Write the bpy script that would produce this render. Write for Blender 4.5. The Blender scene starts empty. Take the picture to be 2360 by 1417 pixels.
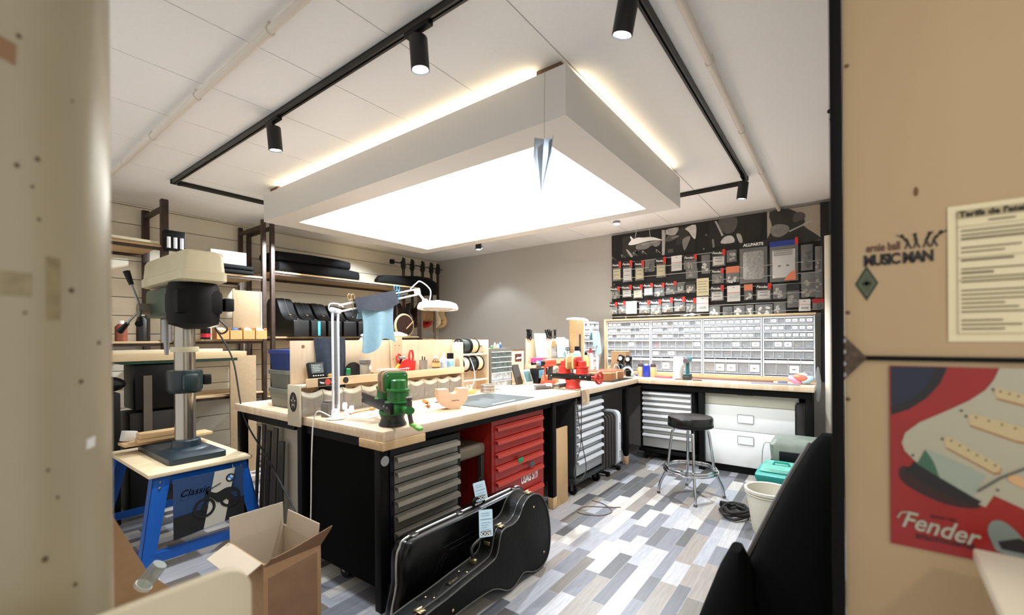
import bpy, bmesh, math, random
from mathutils import Vector, Matrix
from math import pi, sin, cos, radians as R
random.seed(7)
SC = bpy.context.scene
COL = SC.collection
# ------------------------------------------------------------ camera
cd = bpy.data.cameras.new('camera'); cam = bpy.data.objects.new('camera', cd); COL.objects.link(cam)
YAW, ROLL = R(36.662), R(0.4255)
cd.sensor_width = 36.0; cd.lens = 36.0*1009.9/2360; cd.clip_start = .02; cd.clip_end = 60
cd.shift_y = (780.0-708.5)/2360
fw = Vector((-sin(YAW), cos(YAW), 0)); r0 = Vector((cos(YAW), sin(YAW), 0)); u0 = Vector((0, 0, 1))
rt = r0*cos(ROLL)-u0*sin(ROLL); up = u0*cos(ROLL)+r0*sin(ROLL)
cam.matrix_world = Matrix(((rt.x, up.x, -fw.x, 0), (rt.y, up.y, -fw.y, 0), (rt.z, up.z, -fw.z, 1.5), (0, 0, 0, 1)))
cd.dof.use_dof = True; cd.dof.focus_distance = 3.6; cd.dof.aperture_fstop = 1.6
SC.camera = cam
# ------------------------------------------------------------ world: dim hallway light reaching in from behind the camera
w = bpy.data.worlds.new('world'); SC.world = w; w.use_nodes = True
w.node_tree.nodes['Background'].inputs[0].default_value = (1.0, .98, .95, 1)
w.node_tree.nodes['Background'].inputs[1].default_value = .46
SC.view_settings.view_transform = 'Standard'; SC.view_settings.look = 'None'
SC.view_settings.exposure = 1.12; SC.view_settings.gamma = 1.0; SC.view_settings.use_curve_mapping = False

def lin(c):
    return tuple(((x/255)/12.92 if x/255 <= .04045 else ((x/255+.055)/1.055)**2.4) for x in c)
# ------------------------------------------------------------ materials
MATS = {}
def mat(name, rgb, rough=.5, metal=0., spec=.5, noise=0., nscale=8., stretch=(1, 1, 1), bump=0., trans=0., emit=0., emc=None, alpha=1., coat=0.):
    if name in MATS: return MATS[name]
    m = bpy.data.materials.new(name); m.use_nodes = True; MATS[name] = m
    nt = m.node_tree; b = nt.nodes['Principled BSDF']; c = lin(rgb)
    b.inputs['Base Color'].default_value = (*c, 1); b.inputs['Roughness'].default_value = rough
    b.inputs['Metallic'].default_value = metal; b.inputs['Specular IOR Level'].default_value = spec
    b.inputs['Coat Weight'].default_value = coat
    if trans: b.inputs['Transmission Weight'].default_value = trans
    if alpha < 1: b.inputs['Alpha'].default_value = alpha
    if emit:
        b.inputs['Emission Color'].default_value = (*(emc or c), 1); b.inputs['Emission Strength'].default_value = emit
    if noise or bump:
        tc = nt.nodes.new('ShaderNodeTexCoord'); mp = nt.nodes.new('ShaderNodeMapping'); n = nt.nodes.new('ShaderNodeTexNoise')
        mp.inputs['Scale'].default_value = stretch; n.inputs['Scale'].default_value = nscale; n.inputs['Detail'].default_value = 5
        nt.links.new(tc.outputs['Object'], mp.inputs['Vector']); nt.links.new(mp.outputs[0], n.inputs['Vector'])
        if noise:
            rp = nt.nodes.new('ShaderNodeValToRGB'); e = rp.color_ramp.elements
            e[0].position = .3; e[1].position = .7
            e[0].color = (*[max(0, x*(1-noise)) for x in c], 1); e[1].color = (*[min(1, x*(1+noise*.6)) for x in c], 1)
            nt.links.new(n.outputs['Fac'], rp.inputs[0]); nt.links.new(rp.outputs[0], b.inputs['Base Color'])
        if bump:
            bp = nt.nodes.new('ShaderNodeBump'); bp.inputs['Strength'].default_value = bump; bp.inputs['Distance'].default_value = .004
            nt.links.new(n.outputs['Fac'], bp.inputs['Height']); nt.links.new(bp.outputs[0], b.inputs['Normal'])
    return m
def glassy(name, rgb, a=.35, rough=.15):
    """thin clear plastic: partly see-through"""
    if name in MATS: return MATS[name]
    m = mat(name, rgb, rough); nt = m.node_tree; b = nt.nodes['Principled BSDF']
    tr = nt.nodes.new('ShaderNodeBsdfTransparent'); mx = nt.nodes.new('ShaderNodeMixShader'); out = nt.nodes['Material Output']
    tr.inputs[0].default_value = (*[.6+.4*x for x in lin(rgb)], 1)
    mx.inputs[0].default_value = a
    nt.links.new(tr.outputs[0], mx.inputs[1]); nt.links.new(b.outputs[0], mx.inputs[2]); nt.links.new(mx.outputs[0], out.inputs[0])
    return m
# ------------------------------------------------------------ mesh builder
def rotm(rot):
    if rot is None: return Matrix.Identity(3)
    if isinstance(rot, (int, float)): return Matrix.Rotation(rot, 3, 'Z')
    if isinstance(rot, tuple): return (Matrix.Rotation(rot[2], 3, 'Z') @ Matrix.Rotation(rot[1], 3, 'Y') @ Matrix.Rotation(rot[0], 3, 'X'))
    return rot
class MB:
    def __init__(self): self.bm = bmesh.new()
    def _set(self, fs, mi):
        for f in fs: f.material_index = mi
    def box(self, c, s, rot=None, bev=0., mi=0, seg=2):
        t = bmesh.new(); bmesh.ops.create_cube(t, size=1)
        for v in t.verts: v.co = Vector((v.co.x*s[0], v.co.y*s[1], v.co.z*s[2]))
        if bev: bmesh.ops.bevel(t, geom=t.edges[:], offset=min(bev, min(s)*.49), segments=seg, affect='EDGES', profile=.5)
        m = rotm(rot); c = Vector(c)
        for v in t.verts: v.co = m @ v.co + c
        return self.merge(t, mi)
    def b2(self, a, b, bev=0., mi=0):
        """box from min corner a to max corner b"""
        return self.box([(a[i]+b[i])/2 for i in range(3)], [abs(b[i]-a[i]) for i in range(3)], None, bev, mi)
    def merge(self, t, mi=None):
        mp = {}
        for v in t.verts: mp[v] = self.bm.verts.new(v.co)
        for f in t.faces:
            try: g = self.bm.faces.new([mp[v] for v in f.verts]); g.material_index = f.material_index if mi is None else mi
            except ValueError: pass
        t.free(); return self
    def cyl(self, p0, p1, r, r2=None, n=16, mi=0):
        p0 = Vector(p0); p1 = Vector(p1); r2 = r if r2 is None else r2
        d = p1-p0; L = d.length; q = d.to_track_quat('Z', 'Y').to_matrix()
        return self.lathe([(0, 0), (r, 0), (r2, L), (0, L)], p0, n, mi, q)
    def lathe(self, prof, o=(0, 0, 0), n=24, mi=0, q=None, sx=1., sy=1.):
        q = q or Matrix.Identity(3); o = Vector(o); rings = []
        for r, z in prof:
            if r < 1e-6: rings.append([self.bm.verts.new(o + q @ Vector((0, 0, z)))])
            else: rings.append([self.bm.verts.new(o + q @ Vector((sx*r*cos(2*pi*i/n), sy*r*sin(2*pi*i/n), z))) for i in range(n)])
        for a, b in zip(rings, rings[1:]):
            for i in range(n):
                j = (i+1) % n
                if len(a) == 1 and len(b) == 1: continue
                if len(a) == 1: vs = [a[0], b[j], b[i]]
                elif len(b) == 1: vs = [a[i], a[j], b[0]]
                else: vs = [a[i], a[j], b[j], b[i]]
                f = self.bm.faces.new(vs); f.material_index = mi
        return self
    def tube(self, pts, r, n=8, mi=0, closed=False, smooth=0):
        P = [Vector(p) for p in pts]
        if smooth: P = spline(P, smooth, closed)
        N = len(P); rings = []; nrm = None
        for i, p in enumerate(P):
            a = P[(i-1) % N] if (closed or i > 0) else p; b = P[(i+1) % N] if (closed or i < N-1) else p
            t = (b-a).normalized() if (b-a).length > 1e-9 else Vector((0, 0, 1))
            if nrm is None:
                nrm = t.cross(Vector((0, 0, 1)));
                if nrm.length < .05: nrm = t.cross(Vector((1, 0, 0)))
            nrm = (nrm - t*nrm.dot(t)).normalized(); bn = t.cross(nrm)
            rr = r(i/(N-1)) if callable(r) else r
            rings.append([self.bm.verts.new(p + nrm*rr*cos(2*pi*k/n) + bn*rr*sin(2*pi*k/n)) for k in range(n)])
        pr = list(zip(rings, rings[1:])) + ([(rings[-1], rings[0])] if closed else [])
        for a, b in pr:
            for k in range(n):
                f = self.bm.faces.new([a[k], b[k], b[(k+1) % n], a[(k+1) % n]]); f.material_index = mi
        if not closed:
            for rg, rev in ((rings[0], False), (rings[-1], True)):
                f = self.bm.faces.new(rg[::-1] if rev else rg); f.material_index = mi
        return self
    def torus(self, c, R_, r, q=None, n=32, m=8, mi=0, sx=1., sy=1.):
        q = q or Matrix.Identity(3)
        return self.tube([Vector(c)+q @ Vector((sx*R_*cos(2*pi*i/n), sy*R_*sin(2*pi*i/n), 0)) for i in range(n)], r, m, mi, True)
    def prism(self, pts, t, o=(0, 0, 0), ax=(1, 0, 0), ay=(0, 1, 0), mi=0, bev=0., mi_side=None):
        """2-D outline pts in plane (ax, ay) at o, extruded by t along ax x ay"""
        ax = Vector(ax); ay = Vector(ay); az = ax.cross(ay).normalized(); o = Vector(o)
        tb = bmesh.new(); vs = [tb.verts.new((p[0], p[1], 0)) for p in pts]; f = tb.faces.new(vs)
        if f.normal.z < 0 or sum(pts[i][0]*pts[(i+1) % len(pts)][1]-pts[(i+1) % len(pts)][0]*pts[i][1] for i in range(len(pts))) < 0: bmesh.ops.reverse_faces(tb, faces=[f])
        if abs(t) > 0:
            g = bmesh.ops.extrude_face_region(tb, geom=[f]); 
            for v in [e for e in g['geom'] if isinstance(e, bmesh.types.BMVert)]: v.co.z += t
            bmesh.ops.recalc_face_normals(tb, faces=tb.faces[:])
            if bev:
                ed = [e for e in tb.edges if abs(e.verts[0].co.z-e.verts[1].co.z) < 1e-6]
                bmesh.ops.bevel(tb, geom=ed, offset=bev, segments=3, affect='EDGES', profile=.5)
        tb.normal_update()
        for f in tb.faces: f.material_index = mi if (mi_side is None or abs(f.normal.z) > .9) else mi_side
        for v in tb.verts: v.co = o + ax*v.co.x + ay*v.co.y + az*v.co.z
        return self.merge(tb)
    def sph(self, c, r, mi=0, n=16, rot=None):
        r = (r, r, r) if isinstance(r, (int, float)) else r; m = rotm(rot)
        t = bmesh.new(); bmesh.ops.create_uvsphere(t, u_segments=n, v_segments=max(6, n//2+2), radius=1)
        for v in t.verts: v.co = m @ Vector((v.co.x*r[0], v.co.y*r[1], v.co.z*r[2])) + Vector(c)
        return self.merge(t, mi)
    def surf(self, fn, nu, nv, th=.002, mi=0):
        t = bmesh.new(); g = [[t.verts.new(fn(i/nu, j/nv)) for j in range(nv+1)] for i in range(nu+1)]
        for i in range(nu):
            for j in range(nv): t.faces.new([g[i][j], g[i+1][j], g[i+1][j+1], g[i][j+1]])
        t.normal_update()
        if th: bmesh.ops.solidify(t, geom=t.faces[:], thickness=th)
        return self.merge(t, mi)
    def loft(self, rings, mi=0, cap=True):
        rr = [[self.bm.verts.new(p) for p in r] for r in rings]; n = len(rr[0])
        for a, b in zip(rr, rr[1:]):
            for k in range(n):
                f = self.bm.faces.new([a[k], a[(k+1) % n], b[(k+1) % n], b[k]]); f.material_index = mi
        if cap:
            self.bm.faces.new(rr[0][::-1]).material_index = mi; self.bm.faces.new(rr[-1]).material_index = mi
        return self
    def text(self, s, size, o, ax, ay, mi=0, shear=0., bold=0., ext=.0006, align='CENTER', spacing=1.):
        cu = bpy.data.curves.new('t', 'FONT'); cu.body = s; cu.size = size; cu.shear = shear; cu.offset = bold; cu.extrude = ext
        cu.align_x = align; cu.align_y = 'CENTER'; cu.space_character = spacing; cu.resolution_u = 3
        ob = bpy.data.objects.new('t', cu); me = ob.to_mesh(); t = bmesh.new(); t.from_mesh(me)
        ax = Vector(ax); ay = Vector(ay); az = ax.cross(ay); o = Vector(o)
        for v in t.verts: v.co = o+ax*v.co.x+ay*v.co.y+az*v.co.z
        ob.to_mesh_clear(); bpy.data.objects.remove(ob); bpy.data.curves.remove(cu)
        return self.merge(t, mi)
    def build(self, name, m, parent=None, smooth=True, kind=None, label=None, cat=None, group=None, loc=None):
        me = bpy.data.meshes.new(name); bmesh.ops.recalc_face_normals(self.bm, faces=self.bm.faces[:]) if smooth != 'raw' else None
        self.bm.to_mesh(me); self.bm.free()
        for x in (m if isinstance(m, (list, tuple)) else [m]): me.materials.append(x)
        if smooth:
            me.polygons.foreach_set('use_smooth', [True]*len(me.polygons)); me.set_sharp_from_angle(angle=R(38))
        o = bpy.data.objects.new(name, me); COL.objects.link(o)
        if loc is not None: o.location = loc
        if parent is not None: o.parent = parent
        if kind: o['kind'] = kind
        if label: o['label'] = label
        if cat: o['category'] = cat
        if group: o['group'] = group
        return o
def spline(P, k, closed=False):
    out = []; N = len(P); rg = range(N if closed else N-1)
    for i in rg:
        p0, p1, p2, p3 = (P[(i-1) % N] if (closed or i > 0) else P[i]), P[i], P[(i+1) % N], (P[(i+2) % N] if (closed or i < N-2) else P[i+1])
        for j in range(k):
            t = j/k
            out.append(.5*((2*p1)+(p2-p0)*t+(2*p0-5*p1+4*p2-p3)*t*t+(3*p1-p0-3*p2+p3)*t**3))
    if not closed: out.append(P[-1])
    return out
def sp2(pts, k=5, closed=True):
    return [(p.x, p.y) for p in spline([Vector((a, b, 0)) for a, b in pts], k, closed)]
def rrect(w, h, r, n=5, cx=0, cy=0):
    o = []
    for (sx, sy, a) in ((1, 1, 0), (-1, 1, 90), (-1, -1, 180), (1, -1, 270)):
        for i in range(n+1):
            t = R(a+90*i/n); o.append((cx+sx*(w/2-r)+r*cos(t), cy+sy*(h/2-r)+r*sin(t)))
    return o
def circ(r, n=24, cx=0, cy=0, sy=1.): return [(cx+r*cos(2*pi*i/n), cy+sy*r*sin(2*pi*i/n)) for i in range(n)]
def T(name, label, cat, loc=(0, 0, 0), rz=0., group=None, rot=None):
    o = bpy.data.objects.new(name, None); COL.objects.link(o); o.empty_display_size = .05
    o.location = loc; o.rotation_euler = rot if rot else (0, 0, rz); o['label'] = label; o['category'] = cat
    if group: o['group'] = group
    return o
def kids(o): return [c for c in bpy.data.objects if c.parent == o]
def dup(root, loc, rz=None, label=None, group=None):
    r = root.copy(); COL.objects.link(r); r.location = loc
    if rz is not None: r.rotation_euler = (0, 0, rz)
    if label: r['label'] = label
    if group: r['group'] = group
    for ch in root.children:
        c = ch.copy(); COL.objects.link(c); c.parent = r
        for g in ch.children:
            d = g.copy(); COL.objects.link(d); d.parent = c
    return r
# palette
BLACK = mat('black_steel', (9, 8, 8), .55, 0., .15, noise=.2)
BLACKP = mat('black_plastic', (8, 8, 9), .45, 0, .25)
DARK = mat('dark_grey', (48, 46, 44), .5)
WHITE = mat('white_plastic', (232, 234, 240), .35)
PAPER = mat('white_paper', (238, 236, 232), .8)
CREAM = mat('cream_paper', (232, 222, 184), .75)
CHROME = mat('chrome', (200, 202, 206), .12, 1.)
STEEL = mat('brushed_steel', (150, 150, 150), .3, .9, noise=.08, nscale=20, stretch=(1, 1, 12))
GOLD = mat('brass', (206, 188, 146), .25, .9)
PLY = mat('birch_plywood', (226, 200, 168), .6, noise=.09, nscale=5, stretch=(1, 6, 1))
PINE = mat('pine_board', (204, 170, 124), .6, noise=.16, nscale=4, stretch=(12, 1, 12))
CARD = mat('brown_cardboard', (168, 132, 96), .85, noise=.07, nscale=30)
RED = mat('red_enamel', (200, 52, 38), .35, noise=.08)
CLEAR = glassy('clear_plastic', (228, 232, 236), .3)
CLEARB = glassy('clear_bag', (226, 226, 224), .15, .12)
# ============================================================ lamps that light the room
def light_spot(name, loc, target, power, ang, parent=None, col=(.84, .92, 1.0), rad=.03, blend=.4):
    l = bpy.data.lights.new(name, 'SPOT'); l.energy = power; l.spot_size = R(ang); l.spot_blend = blend; l.color = col; l.shadow_soft_size = rad
    o = bpy.data.objects.new(name, l); COL.objects.link(o)
    d = Vector(target)-Vector(loc); o.rotation_euler = d.to_track_quat('-Z', 'Y').to_euler(); o.location = loc
    if parent: o.parent = parent; o.location = Vector(loc)-parent.location
    return o
H = 3.0; YB = 5.95; XL = -6.19; XR = .045; BZ = 1.0
# ============================================================ room shell
def floor_mat():
    m = bpy.data.materials.new('vinyl_plank_floor'); m.use_nodes = True; nt = m.node_tree; N = nt.nodes; Lk = nt.links; b = N['Principled BSDF']
    def nd(t, **k):
        n = N.new(t)
        for a, v in k.items(): setattr(n, a, v)
        return n
    def mth(op, a, c=None):
        n = nd('ShaderNodeMath', operation=op)
        for i, v in enumerate((a, c)):
            if v is None: continue
            if isinstance(v, (int, float)): n.inputs[i].default_value = v
            else: Lk.new(v, n.inputs[i])
        return n.outputs[0]
    tc = nd('ShaderNodeTexCoord'); sx = nd('ShaderNodeSeparateXYZ'); Lk.new(tc.outputs['Object'], sx.inputs[0]); X, Y = sx.outputs[0], sx.outputs[1]
    X2 = mth('ADD', X, mth('MULTIPLY', mth('SINE', mth('MULTIPLY', X, 41.)), .009))
    u = mth('DIVIDE', X2, .088); row = mth('FLOOR', u); fu = mth('FRACT', u)
    wn = nd('ShaderNodeTexWhiteNoise', noise_dimensions='1D'); Lk.new(row, wn.inputs['W'])
    v = mth('DIVIDE', mth('ADD', Y, mth('MULTIPLY', wn.outputs['Value'], 3.7)), .40)
    v = mth('ADD', v, mth('MULTIPLY', mth('SINE', mth('ADD', mth('MULTIPLY', v, 2.4), row)), .16))
    cell = mth('FLOOR', v); fv = mth('FRACT', v)
    cb = nd('ShaderNodeCombineXYZ'); Lk.new(row, cb.inputs[0]); Lk.new(cell, cb.inputs[1])
    w2 = nd('ShaderNodeTexWhiteNoise', noise_dimensions='2D'); Lk.new(cb.outputs[0], w2.inputs['Vector'])
    rp = nd('ShaderNodeValToRGB'); rp.color_ramp.interpolation = 'CONSTANT'; e = rp.color_ramp.elements
    cols = [(0, (160, 161, 167)), (.16, (120, 121, 128)), (.3, (190, 185, 178)), (.42, (100, 100, 104)), (.56, (142, 134, 126)), (.66, (174, 172, 174)), (.76, (114, 107, 99)), (.85, (88, 87, 87)), (.93, (200, 196, 190))]
    e[0].position = 0; e[0].color = (*lin(cols[0][1]), 1); e[1].position = cols[1][0]; e[1].color = (*lin(cols[1][1]), 1)
    for p, c in cols[2:]: x = e.new(p); x.color = (*lin(c), 1)
    Lk.new(w2.outputs['Value'], rp.inputs[0])
    # wood grain, shifted per plank
    mp = nd('ShaderNodeCombineXYZ'); Lk.new(mth('ADD', mth('MULTIPLY', X, 60.), mth('MULTIPLY', w2.outputs['Value'], 90.)), mp.inputs[0]); Lk.new(mth('MULTIPLY', Y, 5.), mp.inputs[1])
    nz = nd('ShaderNodeTexNoise'); nz.inputs['Scale'].default_value = 1.; nz.inputs['Detail'].default_value = 6; nz.inputs['Roughness'].default_value = .7; Lk.new(mp.outputs[0], nz.inputs['Vector'])
    mx = nd('ShaderNodeMix', data_type='RGBA', blend_type='MULTIPLY'); mx.inputs[0].default_value = .55
    r2 = nd('ShaderNodeValToRGB'); r2.color_ramp.elements[0].position = .3; r2.color_ramp.elements[0].color = (.5, .49, .48, 1); r2.color_ramp.elements[1].position = .62
    Lk.new(nz.outputs['Fac'], r2.inputs[0]); Lk.new(rp.outputs[0], mx.inputs[6]); Lk.new(r2.outputs[0], mx.inputs[7])
    # narrow joints
    j = mth('MAXIMUM', mth('LESS_THAN', fu, .022), mth('LESS_THAN', fv, .006))
    mj = nd('ShaderNodeMix', data_type='RGBA'); Lk.new(j, mj.inputs[0]); Lk.new(mx.outputs[2], mj.inputs[6]); mj.inputs[7].default_value = (*lin((150, 148, 146)), 1)
    Lk.new(mj.outputs[2], b.inputs['Base Color']); b.inputs['Roughness'].default_value = .42
    bp = nd('ShaderNodeBump'); bp.inputs['Strength'].default_value = .12; bp.inputs['Distance'].default_value = .003; Lk.new(nz.outputs['Fac'], bp.inputs['Height']); Lk.new(bp.outputs[0], b.inputs['Normal'])
    return m
WALLM = mat('grey_wall_paint', (188, 184, 177), .9, noise=.03, nscale=40, bump=.05)
SLAT = mat('cream_wall_boards', (226, 217, 196), .75, noise=.05, nscale=3, stretch=(1, .4, 6))
CEIL = mat('white_ceiling_panel', (245, 244, 243), .9, noise=.02, nscale=60)
SEAM = mat('ceiling_seam', (128, 120, 108), .9)
m = MB(); m.b2((-6.5, -.9, -.08), (2.2, 6.2, 0)); m.build('floor', floor_mat(), smooth=False, kind='structure')
m = MB(); m.b2((XL-.1, -.9, H+.006), (2.2, YB+.1, H+.06), mi=1)
x = -6.57
while x < 2.1:
    a, b = max(x+.0025, XL), min(x+.597, 2.2)
    m.b2((a, -.9, H), (b, YB, H+.008), bev=.0015); x += .6
m.build('ceiling', [CEIL, SEAM], smooth=False, kind='structure')
m = MB(); m.b2((XL-.1, YB, -.02), (XR+.1, YB+.1, H)); m.build('wall_back', WALLM, smooth=False, kind='structure')
m = MB(); m.b2((XL-.1, -.9, -.02), (XL-.02, YB, H), mi=1)
z = -.02
while z < H:
    m.b2((XL-.02, -.9, z+.003), (XL, YB, min(z+.197, H)), bev=.004); z += .2
m.build('wall_left', [SLAT, mat('wall_board_gap', (110, 100, 82), .9)], kind='structure')
m = MB(); m.b2((XR, 1.36, -.02), (XR+.1, YB, H)); m.build('wall_right', WALLM, smooth=False, kind='structure')
m = MB(); m.b2((XL, YB-.012, H-.055), (-2.62, YB, H), bev=.003); m.build('trim_1', CEIL, kind='structure') if False else m.bm.free()
# pillar beside the viewer: painted wood with filled screw holes, tape residue, wear
PIL = mat('cream_painted_pillar', (166, 155, 128), .32, noise=.08, nscale=3)
m = MB()
# slim round-cornered post
pw = [(-1.9, -.25), (-1.0, -.25)] + [(-1.14+.14*cos(R(a)), .078+.14*sin(R(a))) for a in range(0, 91, 5)] + [(-1.9, .218)]
m.prism(pw, H, (0, 0, 0))
wn_ = m.build('wall_near', PIL, kind='structure')
def decal(name, pts, mt):
    mm = MB(); mm.prism(pts, .0006, (-1.0, 0, 0), (0, 1, 0), (0, 0, 1))
    for v in mm.bm.verts:
        if v.co.y > .078: v.co.x += -.14+math.sqrt(max(0, .0196-(v.co.y-.078)**2))
        v.co.x += .0004
    mm.build(name, mt, wn_, smooth=False)
TAPE = mat('old_tape', (150, 136, 102), .45, noise=.25, nscale=40)
decal('tape_strip', [(.117, 1.636), (.133, 1.634), (.133, 1.536), (.117, 1.534)], TAPE)
decal('tape_strip', [(.055, 1.962), (.086, 1.952), (.085, 1.92), (.055, 1.93)], mat('brown_tape', (140, 104, 72), .6))
decal('tape_strip', [(.06, 1.608), (.101, 1.606), (.100, 1.57), (.06, 1.57)], TAPE)
decal('white_mark', [(.166, 1.333), (.179, 1.336), (.178, 1.318), (.165, 1.316)], PAPER)
for y_, z_, r_ in ((.089, 1.967, .003), (.108, 1.786, .003), (.086, 1.769, .003), (.159, 1.433, .003), (.147, 1.585, .0035), (.113, 1.158, .004), (.149, 1.097, .003), (.109, 1.692, .0022), (.102, 1.741, .002), (.117, 1.297, .0022), (.186, 1.498, .003), (.093, 1.545, .002), (.15, 1.9, .0018), (.128, 1.25, .0022)):
    decal('filled_hole', circ(r_, 10, y_, z_, 1.25), mat('dark_filler', (96, 78, 56), .8))
# ============================================================ ceiling light box
LBX = T('ceiling_light_box', 'big white rectangular light box hanging under the ceiling with a glowing panel', 'ceiling light', (-2.857, 3.0685, 2.675))
hx, hy, hz = 1.713, 1.0435, .272
BOXW = mat('white_lacquer_box', (214, 211, 206), .6)
m = MB()
m.b2((-hx, -hy, .012), (-hx+.02, hy, hz)); m.b2((hx-.02, -hy, .012), (hx, hy, hz))
m.b2((-hx+.02, -hy, .012), (hx-.02, -hy+.02, hz)); m.b2((-hx+.02, hy-.02, .012), (hx-.02, hy, hz))
m.b2((-hx+.02, -hy+.02, hz-.02), (hx-.02, hy-.02, hz-.005))
m.build('housing', BOXW, LBX)
m = MB(); ix, iy0, iy1 = 1.453, -.8235, .881
m.b2((-hx, -hy, 0), (-ix, hy, .012)); m.b2((ix, -hy, 0), (hx, hy, .012)); m.b2((-ix, -hy, 0), (ix, iy0, .012)); m.b2((-ix, iy1, 0), (ix, hy, .012))
m.build('bottom_frame', BOXW, LBX)
PAN = bpy.data.materials.new('lit_diffuser'); PAN.use_nodes = True; nt = PAN.node_tree; b = nt.nodes['Principled BSDF']
b.inputs['Base Color'].default_value = (.8, .78, .7, 1); b.inputs['Emission Color'].default_value = (1, .985, .94, 1)
tc = nt.nodes.new('ShaderNodeTexCoord'); mp = nt.nodes.new('ShaderNodeMapping'); mp.inputs['Scale'].default_value = (.35, .9, 1); mp.inputs['Location'].default_value = (.5, .2, 0)
nz = nt.nodes.new('ShaderNodeTexNoise'); nz.inputs['Scale'].default_value = 1.6; nz.inputs['Detail'].default_value = 1
mr = nt.nodes.new('ShaderNodeMapRange'); mr.inputs['From Min'].default_value = .3; mr.inputs['From Max'].default_value = .7; mr.inputs['To Min'].default_value = 2.8; mr.inputs['To Max'].default_value = 3.8
nt.links.new(tc.outputs['Object'], mp.inputs[0]); nt.links.new(mp.outputs[0], nz.inputs['Vector']); nt.links.new(nz.outputs['Fac'], mr.inputs[0]); nt.links.new(mr.outputs[0], b.inputs['Emission Strength'])
m = MB(); m.b2((-ix, iy0, .006), (ix, iy1, .010)); m.build('diffuser', PAN, LBX, smooth=False, label='glowing warm white panel')
LED = mat('warm_led_strip', (255, 214, 150), emit=8., emc=(1, .84, .58))
m = MB()
m.b2((-hx+.16, -hy+.045, hz), (hx-.2, -hy+.06, hz+.006)); m.b2((-hx+.16, hy-.06, hz), (hx-.16, hy-.045, hz+.006))
m.b2((-hx+.045, -hy+.16, hz), (-hx+.06, hy-.16, hz+.006)); m.b2((hx-.06, -hy+.2, hz), (hx-.045, hy-.16, hz+.006))
m.build('led_strip', LED, LBX, label='warm strip light along the top edge')
for sx in (-1, 1):
    for sy in (-1, 1):
        m = MB(); m.box((sx*(hx-.13), sy*(hy-.08), hz+.026), (.16, .08, .052), None, .004); m.build('mounting_block', mat('brown_wood_block', (112, 84, 60), .7), LBX)
# ---- paper plane on a thread in front of the box
pp = T('paper_plane', 'white paper plane hanging nose down on a thread before the light box', 'paper plane', (-1.262, 1.99, 2.487))
m = MB()
def facet(*p):
    for i_ in range(1, len(p)-1): m.prism([(0, 0), (1, 0), (0, 1)], 0, p[0], Vector(p[i_])-Vector(p[0]), Vector(p[i_+1])-Vector(p[0]))
N_ = (-.016, 0, -.205)
facet((-.044, -.02, .095), (-.058, -.012, .0), N_, (.000, .028, -.06), (.012, .034, .085))
facet((.012, .034, .085), (.000, .028, -.06), N_, (.018, -.03, .02), (.026, -.03, .07))
facet((.026, -.03, .07), (.018, -.03, .02), N_, (.032, .03, -.02), (.036, .032, .085))
facet((.036, .032, .085), (.032, .03, -.02), N_, (.058, -.01, .0), (.074, -.016, .082))
m.build('folded_paper', mat('folded_paper', (172, 180, 190), .8), pp)
m = MB(); m.tube([(0, .01, .09), (0, .012, .3), (0, .02, .455)], .0012, 5); m.build('thread', mat('grey_thread', (150, 140, 125), .8), pp)
# ============================================================ black lighting tracks
TRK = mat('black_track', (40, 38, 35), .38, .4)
def track(name, a, b, label, cat='lighting track'):
    a = Vector(a); b = Vector(b); d = (b-a).normalized(); n = Vector((-d.y, d.x, 0)); L = (b-a).length
    t = T(name, label, cat, a)
    m = MB(); q = Matrix((d, n, Vector((0, 0, 1)))).transposed()
    c = d*L/2
    m.box(c+Vector((0, 0, .029)), (L, .036, .012), q, .002); m.box(c+n*.0155+Vector((0, 0, .014)), (L, .005, .03), q, .001); m.box(c-n*.0155+Vector((0, 0, .014)), (L, .005, .03), q, .001)
    m.box(c+n*.0095+Vector((0, 0, .001)), (L, .009, .004), q); m.box(c-n*.0095+Vector((0, 0, .001)), (L, .009, .004), q)
    m.build('rail', TRK, t)
    m = MB(); m.box(c+Vector((0, 0, .018)), (L, .004, .008), q); m.build('conductor', STEEL, t)
    for s in (0, L):
        m = MB(); m.box(d*s+Vector((0, 0, .016)), (.03, .044, .04), q, .003); m.build('end_cap', BLACKP, t)
    return t
TZ = H-.037
track('lighting_track', (-4.95, 1.395, TZ), (-.1, 1.395, TZ), 'long black ceiling track in front of the light box, carrying two spotlights')
track('lighting_track', (-.685, 1.44, TZ), (-.685, 4.60, TZ), 'black ceiling track running back along the right of the light box')
track('lighting_track', (-4.95, 1.44, TZ), (-4.95, 4.75, TZ), 'ceiling track on the left of the light box, ending behind its left corner')
track('lighting_track', (-4.9, 4.72, TZ), (-.73, 4.72, TZ), 'ceiling track behind the light box, seen at its far right corner')
LENS = mat('lit_spot_lens', (250, 250, 255), emit=14., emc=(.86, .90, 1.0))
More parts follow.
